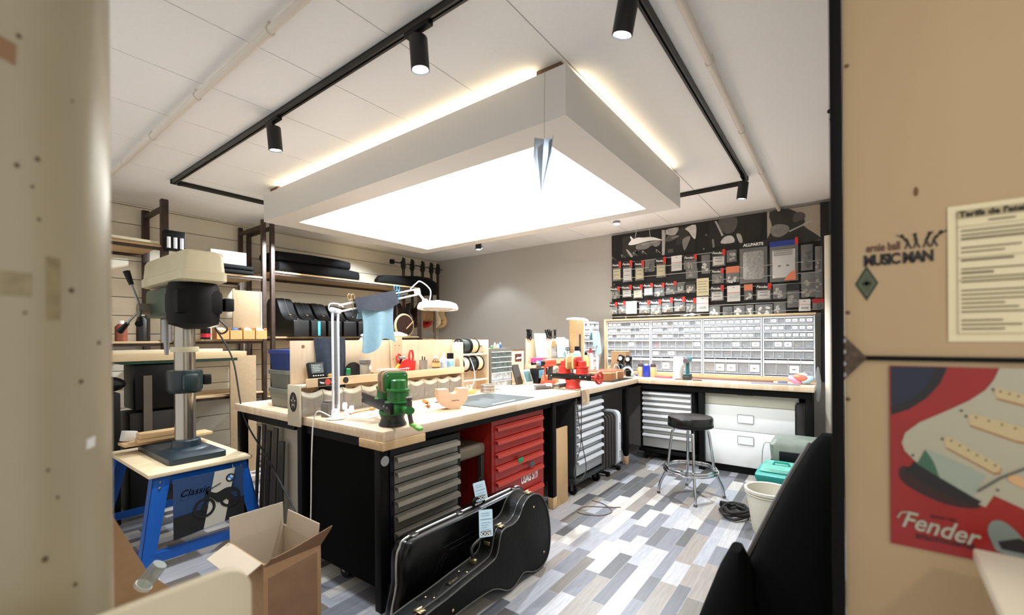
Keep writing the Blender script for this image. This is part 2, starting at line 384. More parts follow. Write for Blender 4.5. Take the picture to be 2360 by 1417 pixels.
def spot(loc, tilt, label, power, target, ang=95, along=0.):
    t = T('track_spotlight', label, 'spotlight', loc)
    rm = Matrix.Rotation(along, 3, 'Z')
    m = MB(); m.box(rm @ Vector((0, 0, -.008)), (.17, .033, .02), along, .003); m.build('track_adapter', BLACKP, t)
    m = MB(); m.cyl((0, 0, -.018), (0, 0, -.05), .009, n=10); m.build('stem', BLACKP, t)
    q = Matrix.Rotation(tilt[0], 3, 'X') @ Matrix.Rotation(tilt[1], 3, 'Y'); o = Vector((0, 0, -.045))
    m = MB(); m.lathe([(0, 0), (.040, 0), (.043, -.004), (.043, -.15), (.039, -.152), (.036, -.14), (0, -.14)], o, 28, 0, q); m.build('lamp_housing', mat('black_powder_coat', (14, 14, 15), .55), t)
    m = MB(); m.lathe([(0, -.146), (.034, -.146), (.034, -.141), (0, -.141)], o, 24, 0, q); m.build('lens', LENS, t, label='lit white lens')
    p = Vector(loc)+o+q @ Vector((0, 0, -.165))
    light_spot('spot_light', p, target, power, ang, t)
    return t
spot((-3.0, 1.395, TZ-.002), (R(6), R(2)), 'left of the two black spotlights on the front track', 95, (-2.7, 2.0, 1.0), 110)
spot((-1.575, 1.395, TZ-.002), (R(3), R(-2)), 'right of the two black spotlights on the front track', 22, (-1.7, 2.0, .3), 120)
spot((-.685, 4.49, TZ-.002), (R(4), R(8)), 'black spotlight at the far end of the right-hand track', 85, (-1.1, 4.7, 0.), 115, R(90))
spot((-.685, 1.75, TZ-.002), (R(4), R(14)), 'spotlight near the front end of the right-hand track above the frame', 34, (-1.5, 2.6, 0.), 105, R(90))
spot((-4.1, 4.72, TZ-.002), (R(-2), R(-4)), 'spotlight on the rear track over the back bench, behind the light box', 60, (-4.0, 3.9, 0.9), 100)
spot((-4.95, 2.75, TZ-.002), (R(-4), R(14)), 'spotlight on the left track behind the light box, aimed at the drill press corner', 105, (-5.5, 1.5, .9), 100, R(90)).scale = (1, 1, .8)
spot((-4.95, 3.95, TZ-.002), (R(4), R(14)), 'spotlight on the left track behind the light box, aimed at the black cases', 55, (-5.9, 3.9, 1.6), 100, R(90)).scale = (1, 1, .8)
for loc, lab, pw, tg in (((-4.66, 5.40, H), 'small round ceiling downlight over the bare grey wall', 12, (-4.5, 5.2, 0)), ((-2.28, 5.34, H), 'small round ceiling downlight beside the black wall panel', 190, (-1.75, 4.45, 0))):
    t = T('downlight', lab, 'downlight', loc)
    m = MB(); m.lathe([(0, 0), (.045, 0), (.045, -.03), (.038, -.032), (.034, -.02), (0, -.02)], (0, 0, 0), 28); m.build('rim', mat('steel_rim', (150, 148, 150), .35, .6), t)
    m = MB(); m.lathe([(0, -.044), (.028, -.042), (.037, -.034), (.033, -.022), (0, -.022)], (0, 0, 0), 24); m.build('lens', LENS, t)
    light_spot('spot_light', Vector(loc)+Vector((0, 0, -.06)), tg, pw, 104, t)
# ---- surface pipes
PIPE = mat('white_pipe', (222, 214, 202), .5)
def pipe(a, b, label, cl):
    t = T('ceiling_pipe', label, 'pipe', a); d = Vector(b)-Vector(a)
    m = MB(); m.cyl((0, 0, 0), d, .019, n=14); m.build('tube', PIPE, t)
    for f in cl:
        p = d*f; q = d.to_track_quat('Z', 'Y').to_matrix()
        m = MB(); m.lathe([(.0195, -.012), (.024, -.012), (.024, .012), (.0195, .012)], p, 16, 0, q); m.box(p+Vector((0, 0, .026)), (.03, .03, .024), None, .002); m.build('clip', PIPE, t)
pipe((-6.15, .985, H-.036), (.0, .985, H-.036), 'white pipe running across the ceiling in front of the track', (.12, .24, .36, .5, .65, .8))
pipe((-.54, 1.05, H-.036), (-.54, 5.93, H-.036), 'white pipe running along the ceiling right of the track', (.1, .3, .5, .7, .9))
t = T('wall_fan_hook', 'small dark bracket on the ceiling next to the door frame', 'bracket', (-.02, 3.6, H-.002))
m = MB(); m.lathe([(0, 0), (.03, 0), (.03, -.01), (.008, -.014), (.008, -.05), (.02, -.06), (0, -.065)], (0, 0, 0), 16); m.build('hook', BLACK, t)
# ============================================================ plywood door on the right, with sheets and stickers
DY = 1.3
DOORP = mat('door_plywood', (180, 154, 117), .55, noise=.07, nscale=3, stretch=(1, 1, .35))
dr = T('door_1', 'plywood door in a black steel frame at the right of the picture', 'door', (0, DY, 0)); del dr['category']; dr['kind'] = 'structure'
m = MB(); m.b2((.012, .004, 0), (1.3, .03, H-.02)); m.build('door_panel', DOORP, dr, smooth=False)
m = MB(); m.b2((-.014, -.012, 0), (.011, .04, H-.01), .002); m.build('frame_stile', BLACK, dr)
m = MB(); m.b2((.012, -.004, 1.444), (1.3, .004, 1.454), .001); m.build('cross_bar', BLACK, dr)
m = MB(); m.prism([(-.002, .068), (-.002, -.068), (.053, 0)], .006, (0, .0, 1.449), (1, 0, 0), (0, 0, 1)); m.bm.verts.ensure_lookup_table(); 
m.build('hinge_plate', mat('worn_steel', (84, 70, 58), .4, .8, noise=.4, nscale=60), dr)
for zz in (-.04, -.014, .014, .04):
    m = MB(); m.lathe([(0, .005), (.006, .004), (.008, 0)], (.009, -.006, 1.449+zz), 12, 0, Matrix.Rotation(R(90), 3, 'X')); m.build('bolt', STEEL, dr)
for px, pz in ((.018, 1.351), (.02, 2.137), (.019, 1.555), (.02, 2.5)):
    m = MB(); m.lathe([(0, .002), (.004, .001), (.005, 0)], (px, .004, pz), 10, 0, Matrix.Rotation(R(90), 3, 'X')); m.build('screw', mat('rusty_screw', (110, 84, 62), .6, .5), dr)
m = MB(); m.prism(circ(.004, 12, 0, 0, 2.6), .0006, (.139, .0035, 1.816), (1, 0, 0), (0, 0, 1)); m.build('wood_knot', mat('dark_knot', (112, 78, 46), .8), dr)
AX, AZ = (1, 0, 0), (0, 0, 1)
INK = mat('black_ink', (20, 17, 15), .6)
# sticker: lettering and four striding figures
st = T('door_sticker', 'black MUSIC MAN lettering sticker on the plywood door', 'sticker', (.109, DY+.003, 1.674))
m = MB(); m.text('MUSIC MAN', .036, (-.002, -.0008, .0), AX, AZ, 0, 0, .0016, .0004, spacing=.86); 
for v in m.bm.verts: v.co.x *= .68; v.co.z = v.co.z*.92-.002
m.build('lettering', INK, st, smooth=False)
m = MB(); m.text('ernie ball', .026, (-.026, -.0008, .027), AX, AZ, 0, 0, .0006, .0004)
for v in m.bm.verts: v.co.x = -.026+(v.co.x+.026)*.62
m.build('small_lettering', mat('faded_ink', (96, 62, 48), .7), st, smooth=False)
m = MB()
for x0, lean in ((.016, -.018), (.030, -.004), (.046, .010), (.058, .02)):
    m.prism([(x0-.006, .018), (x0-.001, .034), (x0+.001, .034), (x0+.007, .018), (x0+.004, .018), (x0, .028), (x0-.003, .018)], .0006, (0, -.0004, 0), AX, AZ)
    m.prism([(x0-.003, .033), (x0+lean*.5-.002, .046), (x0+lean*.5+.002, .046), (x0+.003, .033)], .0006, (0, -.0004, 0), AX, AZ)
    m.prism(circ(.0035, 10, x0+lean*.55, .048), .0006, (0, -.0004, 0), AX, AZ)
    m.prism([(x0, .040), (x0+lean*1.1, .052), (x0+lean*1.1+.001, .050), (x0+.001, .037)], .0006, (0, -.0004, 0), AX, AZ)
m.build('striding_figures', INK, st, smooth=False)
st = T('door_sticker', 'green diamond sticker below the black lettering on the plywood door', 'sticker', (.0535, DY+.003, 1.621))
m = MB(); m.prism([(0, .041), (-.021, 0), (0, -.040), (.021, 0)], .0006, (0, -.0002, 0), AX, AZ); m.build('backing', mat('dark_green_sticker', (44, 58, 42), .6), st, smooth=False)
m = MB()
for k in (.72, .5, .3):
    o = [(0, .041*k), (-.021*k, 0), (0, -.04*k), (.021*k, 0)]; i_ = [(a*.84, b*.84) for a, b in o]
    for q in range(4): m.prism([o[q], o[(q+1) % 4], i_[(q+1) % 4], i_[q]], .0004, (0, -.0008, 0), AX, AZ)
m.b2((-.009, -.0008, -.004), (.009, -.0004, .004))
m.build('diamond_lines', mat('pale_green_print', (100, 108, 78), .6), st, smooth=False)
# price sheet
sh = T('price_sheet', 'white printed price sheet pinned on the plywood door', 'paper sheet', (.188, DY+.003, 1.4865))
m = MB(); m.surf(lambda u, v: Vector((u*.20, -.001-.0015*sin(v*3), v*.2855)), 6, 8, .0004); m.build('sheet', mat('aged_paper', (226, 214, 178), .85), sh)
INKG = mat('grey_print', (104, 94, 74), .8)
m = MB(); m.b2((.0142, -.0042, .258), (.2, -.0036, .274)); m.build('header_band', mat('tan_print', (176, 162, 128), .8), sh, smooth=False)
m = MB(); m.text("Tarifs de l'atelier", .0165, (.017, -.0048, .2655), AX, AZ, 0, 0, .0007, .0003, 'LEFT'); m.build('heading', mat('dark_print', (50, 42, 32), .8), sh, smooth=False)
m = MB(); yy = .248
for i, ln in enumerate((.5, .0, .62, .8, .86, 0, .55, .4, 0, .48, 0, .78, .3, .7, .76, 0, .8, .72, .6, .4, .52, .66, 0, .38, .55, .4)):
    if ln: m.b2((.02+(.04 if i == 0 else 0), -.0042, yy), (.02+.155*ln, -.0037, yy+.0024+(.0016 if i in (4, 9, 12) else 0)))
    yy -= .0089
m.build('text_lines', INKG, sh, smooth=False)
m = MB(); m.b2((.0136, -.0042, .016), (.0146, -.0037, .274)); m.b2((.0136, -.0042, .016), (.2, -.0037, .017))
for zz in (.24, .175, .128): m.b2((.0136, -.0042, zz), (.2, -.0037, zz+.0007))
m.build('ruled_border', mat('pale_rule', (140, 128, 100), .8), sh, smooth=False)
# red guitar picture sign
sg = T('tin_sign', 'red sign picturing a guitar body with Fender lettering on the plywood door', 'sign', (0, DY+.002, 0))
m = MB(); m.b2((.0925, -.003, 1.034), (.40, .0, 1.4325)); m.build('sign_plate', mat('sign_red', (146, 18, 13), .35, noise=.08, nscale=14), sg, smooth=False)
def flat(name, pts, y, mt, smooth=0, label=None):
    mm = MB(); mm.prism(sp2(pts, smooth) if smooth else pts, .0004, (0, y, 0), AX, AZ); return mm.build(name, mt, sg, smooth=False, label=label)
flat('blue_corner', [(.0945,1.431),(.186,1.432),(.174,1.396),(.153,1.364),(.125,1.338),(.0945,1.322)], -.0034, mat('sign_black', (10, 8, 10), .4))
flat('navy_field', [(.0945,1.431),(.168,1.432),(.158,1.401),(.141,1.374),(.12,1.354),(.0945,1.342)], -.0038, mat('sign_navy', (14, 18, 46), .4))
flat('bridge_shadow', [(.107,1.189),(.124,1.210),(.229,1.153),(.211,1.139),(.169,1.144),(.124,1.166)], -.0034, mat('sign_shadow', (44, 6, 6), .4), 4)
flat('pickguard', [(.253,1.408),(.261,1.433),(.399,1.434),(.399,1.10),(.293,1.155),(.252,1.174),(.240,1.147),(.211,1.162),(.137,1.221),(.117,1.245),(.112,1.262),(.118,1.285),(.141,1.310),(.182,1.338),(.218,1.364),(.241,1.387)], -.0038, mat('sign_cream', (172, 167, 146), .4))
PKM = mat('pickup_cream', (190, 172, 130), .4); PKS = mat('pickup_edge', (150, 96, 52), .4)
for a in ([(.179,1.280),(.186,1.286),(.262,1.236),(.260,1.223),(.252,1.220),(.182,1.263)], [(.215,1.333),(.221,1.338),(.330,1.305),(.330,1.285),(.283,1.289),(.218,1.314)], [(.253,1.390),(.258,1.393),(.33,1.370),(.33,1.350),(.256,1.373)]):
    flat('pickup_edge', [(x+.001, z-.004) for x, z in a], -.0042, PKS); m = MB(); m.prism(a, .0004, (0, -.0046, 0), AX, AZ)
    for k in range(6):
        f = (k+.35)/6.; p0 = a[1]; p1 = a[2]; m.prism(circ(.0018, 10, p0[0]+(p1[0]-p0[0])*f, p0[1]+(p1[1]-p0[1])*f-.006), .0003, (0, -.005, 0), AX, AZ, 1)
    m.build('pickup', [PKM, INK], sg, smooth=False)
m = MB()
for x, z in ((.177,1.279),(.206,1.342),(.213,1.331),(.130,1.237),(.257,1.186),(.252,1.389)): m.prism(circ(.0026, 10, x, z), .0003, (0, -.005, 0), AX, AZ)
m.build('screw_dots', mat('sign_dots', (60, 56, 50), .4), sg, smooth=False)
flat('bridge_base', [(.117,1.200),(.134,1.224),(.223,1.164),(.235,1.158),(.226,1.148),(.169,1.166)], -.0046, mat('sign_black', (10, 8, 10)))
flat('bridge_cover', [(.150,1.252),(.156,1.254),(.241,1.213),(.223,1.164),(.137,1.219)], -.005, mat('sign_steel', (150, 160, 146), .3))
flat('bridge_reflection', [(.150,1.252),(.137,1.219),(.172,1.197),(.165,1.222),(.160,1.235)], -.0054, mat('sign_green', (52, 96, 72), .3))
m = MB(); m.tube([(.229, -.006, 1.178), (.262, -.006, 1.212), (.33, -.006, 1.262)], .0022, 8); m.build('arm', mat('sign_grey', (92, 92, 88), .3), sg)
flat('arm_knob', [(.272,1.208),(.276,1.222),(.296,1.212),(.296,1.196)], -.0054, mat('sign_peach', (206, 164, 118), .4), 3)
flat('jack_plate', [(.243,1.100),(.247,1.118),(.258,1.125),(.271,1.120),(.284,1.106),(.293,1.093),(.31,1.06),(.26,1.06),(.248,1.080)], -.0042, mat('sign_steel2', (120, 130, 122), .3), 4)
flat('jack_slot', [(.257,1.082),(.287,1.096),(.31,1.08),(.31,1.066),(.262,1.068)], -.0048, INK)
m = MB(); m.text('Fender', .052, (.17, -.0046, 1.086), AX, AZ, 0, .38, .0007, .0004)
for v in m.bm.verts: v.co.x = .168+(v.co.x-.17)*.80; v.co.z += (v.co.x-.17)*-.12
m.tube([(.104, -.0046, 1.094), (.11, -.0046, 1.107), (.124, -.0046, 1.111), (.135, -.0046, 1.106)], .0017, 6)
m.build('script_lettering', mat('sign_silver', (168, 168, 150), .4), sg, smooth=False)
m = MB(); m.text('STRATOCASTER', .0125, (.18, -.0042, 1.060), AX, AZ, 0, 0, .0008, .0003); st__ = m.build('small_print', mat('sign_darkred', (70, 6, 6), .4), sg, smooth=False); m = MB(); m.text('SINCE 1954', .008, (.178, -.0042, 1.109), AX, AZ, 0, 0, .0003, .0003); m.build('small_print', mat('sign_darkred', (70, 6, 6), .4), sg, smooth=False)
# ============================================================ things close to the viewer
CRM = mat('cream_melamine', (226, 214, 184), .4, noise=.03)
bd = T('melamine_panel', 'cream board with a rounded corner standing at the bottom left in front', 'board', (-.9, 0, 0))
pts = [(-.55, 0), (.3725, 0)]+[(.3725-.05+.05*cos(R(a)), 1.078-.05+.05*sin(R(a))) for a in range(0, 91, 10)]+[(-.55, 1.078)]
m = MB(); m.prism(pts, .022, (-.022, 0, 0), (0, 1, 0), (0, 0, 1), 0, .003); m.build('panel', CRM, bd)
tb = T('white_table', 'white table corner at the bottom right in front of the red sign', 'table', (.211, 1.238, 1.08))
a1 = Vector((.989, .148, 0)).normalized(); a2 = Vector((-.05, -1, 0)).normalized(); a1 = Vector((-a2.y, a2.x, 0))*1
a1 = Vector((.998, .06, 0)).normalized() if a1.x < 0 else a1
m = MB(); q = Matrix((a1, Vector((-a1.y, a1.x, 0)), Vector((0, 0, 1)))).transposed()
m.box(a1*.35+Vector((a1.y, -a1.x, 0))*.35+Vector((0, 0, -.012)), (.7, .7, .024), q, .004); m.build('tabletop', mat('white_melamine', (234, 226, 206), .4), tb)
for f in (.04, .64):
    for g in (.05, .64):
        m = MB(); p = a1*f+Vector((a1.y, -a1.x, 0))*g; m.cyl(p+Vector((0, 0, -.024)), (p.x, p.y, -1.08), .014, n=12); m.build('leg', mat('beige_leg', (150, 128, 98), .5), tb)
sheet = T('cardboard_sheet', 'brown cardboard sheet leaning beside the pillar at lower left', 'cardboard', (-1.9, .32, 0))
m = MB(); m.prism([(-.35, 0), (.27, 0), (.27, .53), (.155, .68), (.055, .935), (-.35, 1.0)], .006, (0, 0, 0), (0, 1, 0), (-.12, 0, .993)); m.build('sheet', CARD, sheet)
# clear jar on its side on top of the cardboard edge
# ============================================================ benches and what stands under them
TOPW = bpy.data.materials.new('maple_butcher_block'); TOPW.use_nodes = True; nt = TOPW.node_tree; b = nt.nodes['Principled BSDF']; b.inputs['Roughness'].default_value = .5
tc = nt.nodes.new('ShaderNodeTexCoord'); mp = nt.nodes.new('ShaderNodeMapping'); mp.inputs['Rotation'].default_value = (0, 0, R(90)); br = nt.nodes.new('ShaderNodeTexBrick')
br.inputs['Scale'].default_value = 1; br.inputs['Brick Width'].default_value = .6; br.inputs['Row Height'].default_value = .045; br.inputs['Mortar Size'].default_value = .0006
br.inputs['Color1'].default_value = (*lin((236, 212, 182)), 1); br.inputs['Color2'].default_value = (*lin((222, 190, 154)), 1); br.inputs['Mortar'].default_value = (*lin((200, 168, 132)), 1)
nz = nt.nodes.new('ShaderNodeTexNoise'); nz.inputs['Scale'].default_value = 6; nz.inputs['Detail'].default_value = 6; m2 = nt.nodes.new('ShaderNodeMapping'); m2.inputs['Scale'].default_value = (8, 1, 8)
mx = nt.nodes.new('ShaderNodeMix'); mx.data_type = 'RGBA'; mx.blend_type = 'MULTIPLY'; mx.inputs[0].default_value = .25
nt.links.new(tc.outputs['Object'], mp.inputs[0]); nt.links.new(mp.outputs[0], br.inputs['Vector']); nt.links.new(tc.outputs['Object'], m2.inputs[0]); nt.links.new(m2.outputs[0], nz.inputs['Vector'])
nt.links.new(br.outputs['Color'], mx.inputs[6]); nt.links.new(nz.outputs['Fac'], mx.inputs[7]); nt.links.new(mx.outputs[2], b.inputs['Base Color'])
XF, Y0, YC = -1.97, 1.475, 5.21          # bench front edge, bench end, wall counter front edge
def bench(name, label, loc): return T(name, label, 'workbench', loc)
bf = bench('workbench', 'long front workbench with a pale wooden top carrying the two vises', (-2.43, 3.6, 0))
L0 = Vector(bf.location)
m = MB(); m.b2((-.47, Y0-3.6, BZ-.055), (.46, 5.93-3.6, BZ), .004); m.build('worktop', TOPW, bf)
m = MB(); m.b2((.25, Y0-3.6-.006, BZ-.103), (.466, Y0-3.6+.30, BZ-.0555), .003); m.build('corner_block', PINE, bf)
m = MB(); m.b2((-.40, Y0-3.6+.03, BZ-.115), (.42, Y0-3.6+.07, BZ-.056)); m.b2((.37, Y0-3.6+.31, BZ-.105), (.41, 2.2, BZ-.056)); m.b2((-.42, Y0-3.6+.05, BZ-.105), (-.38, 2.2, BZ-.056)); m.build('steel_frame', BLACK, bf)
for lx, ly in ((.395, 1.515-3.6), (.395, 3.315-3.6), (.395, 4.98-3.6), (-.42, 1.505-3.6), (-.42, 3.315-3.6)):
    m = MB(); m.b2((lx-.027, ly-.03, .0), (lx+.027, ly+.03, BZ-.056), .003); lg = m.build('leg', BLACK, bf)
    
    if ly > -1 and lx > 0: m = MB(); m.b2((lx-.0275, ly-.032, .004), (lx+.029, ly+.032, .10), .002); m.build('foot_block', PINE, lg)
m = MB(); m.b2((-.38, Y0-3.6+.045, .10), (.36, Y0-3.6+.06, BZ-.116)); m.build('end_panel', mat('underbench_black', (4, 4, 4), .9, 0, .1), bf)
m = MB(); m.b2((-.46, 3.36-3.6, .02), (-.44, 2.3, BZ-.06)); m.build('back_or_shade_panel', mat('underbench_black', (4, 4, 4)), bf)  # black sheet added in place of the deep shade under the bench
m = MB(); m.cyl((.425, 1.515-3.6, .83), (.40, 1.515-3.6, .83), .028); m.build('round_plate', STEEL, bf)
bb = bench('workbench', 'back workbench with pale top behind the plywood organizer, on the drill press side', (-3.38, 3.0, 0))
m = MB(); m.b2((-.47, Y0-3.0, BZ-.055), (.475, 1.6, BZ), .004); m.build('worktop', TOPW, bb)
m = MB(); m.b2((-.42, Y0-3+.035, BZ-.115), (.40, Y0-3+.075, BZ-.056)); m.b2((-.44, Y0-3+.076, BZ-.105), (-.40, 1.5, BZ-.056)); m.build('steel_frame', BLACK, bb)
for lx, ly in ((-.435, 1.52-3), (-.435, 4.4-3), (.40, 4.4-3)):
    m = MB(); m.b2((lx-.027, ly-.03, 0), (lx+.027, ly+.03, BZ-.056), .003); m.build('leg', BLACK, bb)
m = MB(); m.b2((.39, Y0-3+.08, .05), (.41, 1.4, BZ-.12)); m.build('back_or_shade_panel', mat('grey_board', (150, 142, 126), .7, noise=.05), bb)
bc = bench('workbench', 'wall workbench under the small-parts drawers, with a pale wooden top', (-1.08, 5.58, 0))
m = MB(); m.b2((-.885, YC-5.58, BZ-.055), (.89, .36, BZ), .004); m.build('worktop', TOPW, bc)
m = MB(); m.b2((-.86, YC-5.58+.04, BZ-.125), (.86, YC-5.58+.08, BZ-.056)); m.build('steel_frame', BLACK, bc)
for lx in (-.17, .845):
    m = MB(); m.b2((lx-.03, -.32, 0), (lx+.03, -.26, BZ-.056), .003); m.build('leg', BLACK, bc)
m = MB(); m.b2((-.86, .30, .02), (.86, .32, BZ-.06)); m.build('back_or_shade_panel', mat('underbench_black', (4, 4, 4), .9, 0, .1), bc)  # added black sheet stands in for the darkness below the counter
m = MB(); m.b2((.70, -.22, .1), (.80, -.06, .8), .01); m.build('side_panel', DARK, bc)

# ---- drawer cabinets: face towards +X (rz 0) built in local axes: width along y, front at x = 0
def roller(name, label, loc, rz, W, D, z0, z1, rows, body, face, hand, wheels=True, top=None, cat='drawer cabinet', group=None, rim=.04):
    t = T(name, label, cat, loc, rz)
    m = MB(); m.b2((-D, -W/2, z0), (-.02, W/2, z1), .006); 
    if wheels: m.b2((-D-.01, -W/2-.02, z0-.045), (.015, W/2+.02, z0-.001), .008)
    m.b2((-.019, -W/2, z0), (.0, -W/2+rim, z1)); m.b2((-.019, W/2-rim, z0), (.0, W/2, z1)); m.b2((-.019, -W/2+rim, z1-rim*1.3), (.0, W/2-rim, z1))
    m.build('body', body, t)
    tot = sum(rows); zz = z1-rim*1.3-.004; avail = zz-z0-.02
    for r_ in rows:
        h = avail*r_/tot
        m = MB(); m.b2((-.018, -W/2+rim+.002, zz-h+.004), (.004, W/2-rim-.002, zz-.002), .002); d = m.build('drawer', face, t)
        m = MB(); y0 = -W/2+rim+.004; y1 = W/2-rim-.004
        m.prism([(0, 0), (.026, -.006), (.03, -.03), (.022, -.034), (.020, -.012), (0, -.010)], y1-y0, (.0045, y1, zz-.005), (1, 0, 0), (0, 0, 1)); m.build('handle_rail', hand, d)
        zz -= h
    if wheels:
        for sx in (-D+.09, -.05):
            for sy in (-1, 1):
                m = MB(); p = Vector((sx, sy*(W/2-.05), .045)); m.cyl(p+Vector((0, -.014, 0)), p+Vector((0, .014, 0)), .045, n=20); c = m.build('castor', BLACKP, t)
                m = MB(); m.box(p+Vector((0, -.02, .03)), (.03, .004, .07)); m.box(p+Vector((0, .02, .03)), (.03, .004, .07)); m.box(p+Vector((0, 0, .06)), (.04, .05, .006)); m.build('castor_fork', STEEL, c)
    return t
GREYD = mat('grey_drawer_front', (122, 118, 110), .35, .5); ALU = mat('silver_handle', (228, 229, 231), .35, .15)
SILV = mat('silver_drawer_front', (176, 178, 180), .35, .4)
roller('tool_trolley', 'dark tool trolley with grey drawers behind the guitar cases, nearest on the floor', (-2.0, 1.825, 0), 0, .56, .6, .14, .885, (1, 1, 1, 1, 1.15, 1.15, 2), BLACKP, GREYD, mat('grey_handle', (140, 132, 120), .35, .5), rim=.025)
rc = roller('tool_cabinet', 'red metal drawer cabinet under the bench marked USAG 519', (-2.04, 2.83, 0), 0, .70, .6, .10, .90, (1, 1, 1, 1.1, 1.6, 1.6), mat('dark_red_enamel', (150, 30, 22), .4, noise=.1), mat('red_drawer_front', (168, 40, 30), .35, noise=.1), mat('red_handle', (176, 58, 46), .35), wheels=False, rim=.035)
m = MB(); m.text('USAG 519', .088, (.0065, .13, .365), (0, 1, 0), (0, 0, 1), 0, 0, .0035, .0005)
for v in m.bm.verts: v.co.y = .13+(v.co.y-.13)*.62
m.build('lettering', PAPER, rc, smooth=False)
for y, z, c in ((-.03, .545, (40, 130, 84)), (.13, .475, (70, 72, 70))):
    m = MB(); m.b2((.03, y-.035, z-.018), (.036, y+.035, z+.018), .002); m.build('label_plate', mat('plate%d' % c[0], c, .5), rc)
roller('tool_trolley', 'tall trolley with silver drawers next to the white radiator', (-2.0, 3.965, 0), 0, .60, .5, .165, .90, (1, 1, 1, 1.15, 1.25, 1.25, 1.15, 2.2), mat('graphite_body', (44, 46, 46), .4), SILV, ALU, rim=.022)
roller('tool_trolley', 'trolley with silver drawers under the wall bench, behind the bar stool', (-1.66, 5.33, 0), R(-90), .64, .55, .14, .885, (1, 1, 1, 1.15, 1.2, 1.2, 1.3, 2.6), BLACKP, mat('silver_drawer_front2', (186, 186, 182), .35, .4), ALU, rim=.03)
wc = T('white_drawer_cabinet', 'white cabinet with three wide drawers under the wall bench', 'drawer cabinet', (-.815, 5.36, 0))
WCAB = mat('white_cabinet', (240, 242, 240), .4)
m = MB(); m.b2((-.46, 0, .075), (.46, .5, .94), .003); m.build('body', WCAB, wc)
m = MB(); m.b2((-.46, -.005, 0), (.46, .45, .0745)); m.build('plinth', BLACK, wc)
for i, (za, zb) in enumerate(((.745, .93), (.47, .74), (.08, .465))):
    m = MB(); m.b2((-.455, -.02, za), (.455, -.001, zb), .003); d = m.build('drawer', WCAB if i else mat('shaded_drawer_front', (208, 206, 186), .45), wc)  # top front is white too; its darker tint paints the worktop's shadow
    m = MB(); zc = zb-.055 if i == 0 else (za+zb)/2+.03*(i-1)+(.0 if i == 1 else .07)
    if i == 0: m.tube([(-.08, -.021, zc), (-.075, -.04, zc-.012), (.075, -.04, zc-.012), (.08, -.021, zc)], .006, 8); m.build('handle', mat('grey_handle2', (150, 148, 140), .4), d)
    else:
        m.prism(rrect(.155, .09, .008), .006, (0, -.0205, zc), AX, AZ, 0); m.bm.verts.ensure_lookup_table(); h = m.build('handle', WCAB, d)
        m = MB(); m.tube([(x, -.027, zc+z) for x, z in rrect(.155, .09, .01)], .004, 6, 0, True); m.build('handle_rim', mat('grey_rim', (176, 172, 176), .5), d)
# ---- bench stool under the front bench
sb = T('bench_stool', 'brown leather topped stool pushed under the front bench', 'stool', (-2.26, 2.30, 0))
m = MB(); m.box((0, 0, .695), (.36, .34, .09), None, .03, seg=4); m.build('seat', mat('brown_leather', (112, 98, 82), .5, noise=.08), sb)
for sx in (-1, 1):
    for sy in (-1, 1): m = MB(); m.b2((sx*.15-.016, sy*.14-.016, 0), (sx*.15+.016, sy*.14+.016, .65)); m.build('leg', mat('brown_steel', (60, 54, 46), .5), sb)
# ---- plywood offcut
t = T('plywood_offcut', 'tall plywood board standing between the red cabinet and the silver trolley', 'board', (-2.02, 3.45, 0))
m = MB(); m.box((0, 0, .345), (.018, .2, .69), None, .001); m.build('board', mat('tan_board', (196, 160, 116), .7, noise=.05), t)
# ---- oil radiator
rd = T('oil_radiator', 'white-fronted oil radiator with dark fins under the bench corner', 'radiator', (-2.13, 4.62, 0))
for i in range(5):
    m = MB(); m.prism(rrect(.24, .60, .05, 5, 0, .36), .022, (0, -.27+.075*i, 0), (1, 0, 0), (0, 0, 1), 0, .006); m.build('fin', mat('dark_fin', (70, 66, 62), .35), rd)
for zz in (.12, .60): m = MB(); m.cyl((0, -.30, zz), (0, .08, zz), .018, n=12); m.build('connecting_tube', mat('dark_fin', (70, 66, 62)), rd)
m = MB(); m.loft([[(x*k, y, .36+z*(.99 if k < 1 else 1)) for x, z in rrect(.25, .62, .06)] for y, k in ((.085, .94), (.10, 1), (.15, 1.0), (.18, .8))]); m.build('front_cover', WHITE, rd)
for zz in (.47, .555): m = MB(); m.lathe([(0, 0), (.022, 0), (.02, .02), (.012, .03), (0, .03)], (.06, .181, zz), 16, 0, Matrix.Rotation(R(-90), 3, 'X')); m.build('control_knob', WHITE, rd)
m = MB()
for k in range(4): m.b2((.1245, .105, .46+.02*k), (.1265, .135, .468+.02*k)); m.b2((.1245, .105, .14+.02*k), (.1265, .135, .148+.02*k))
m.build('vent_slots', DARK, rd)
for y in (-.2, .08): m = MB(); m.box((0, y, .035), (.28, .04, .02), None, .004); m.cyl((-.12, y-.015, .024), (-.12, y+.015, .024), .024); m.cyl((.12, y-.015, .024), (.12, y+.015, .024), .024); m.build('foot', BLACKP, rd)
m = MB(); m.tube([(.1, .19, .25), (.14, .24, .06), (.2, .2, .006), (.32, .3, .006), (.3, .45, .006), (.16, .5, .05), (.1, .42, .1)], .004, 6, smooth=6); m.build('cord', mat('grey_cord', (120, 112, 104), .6), rd)
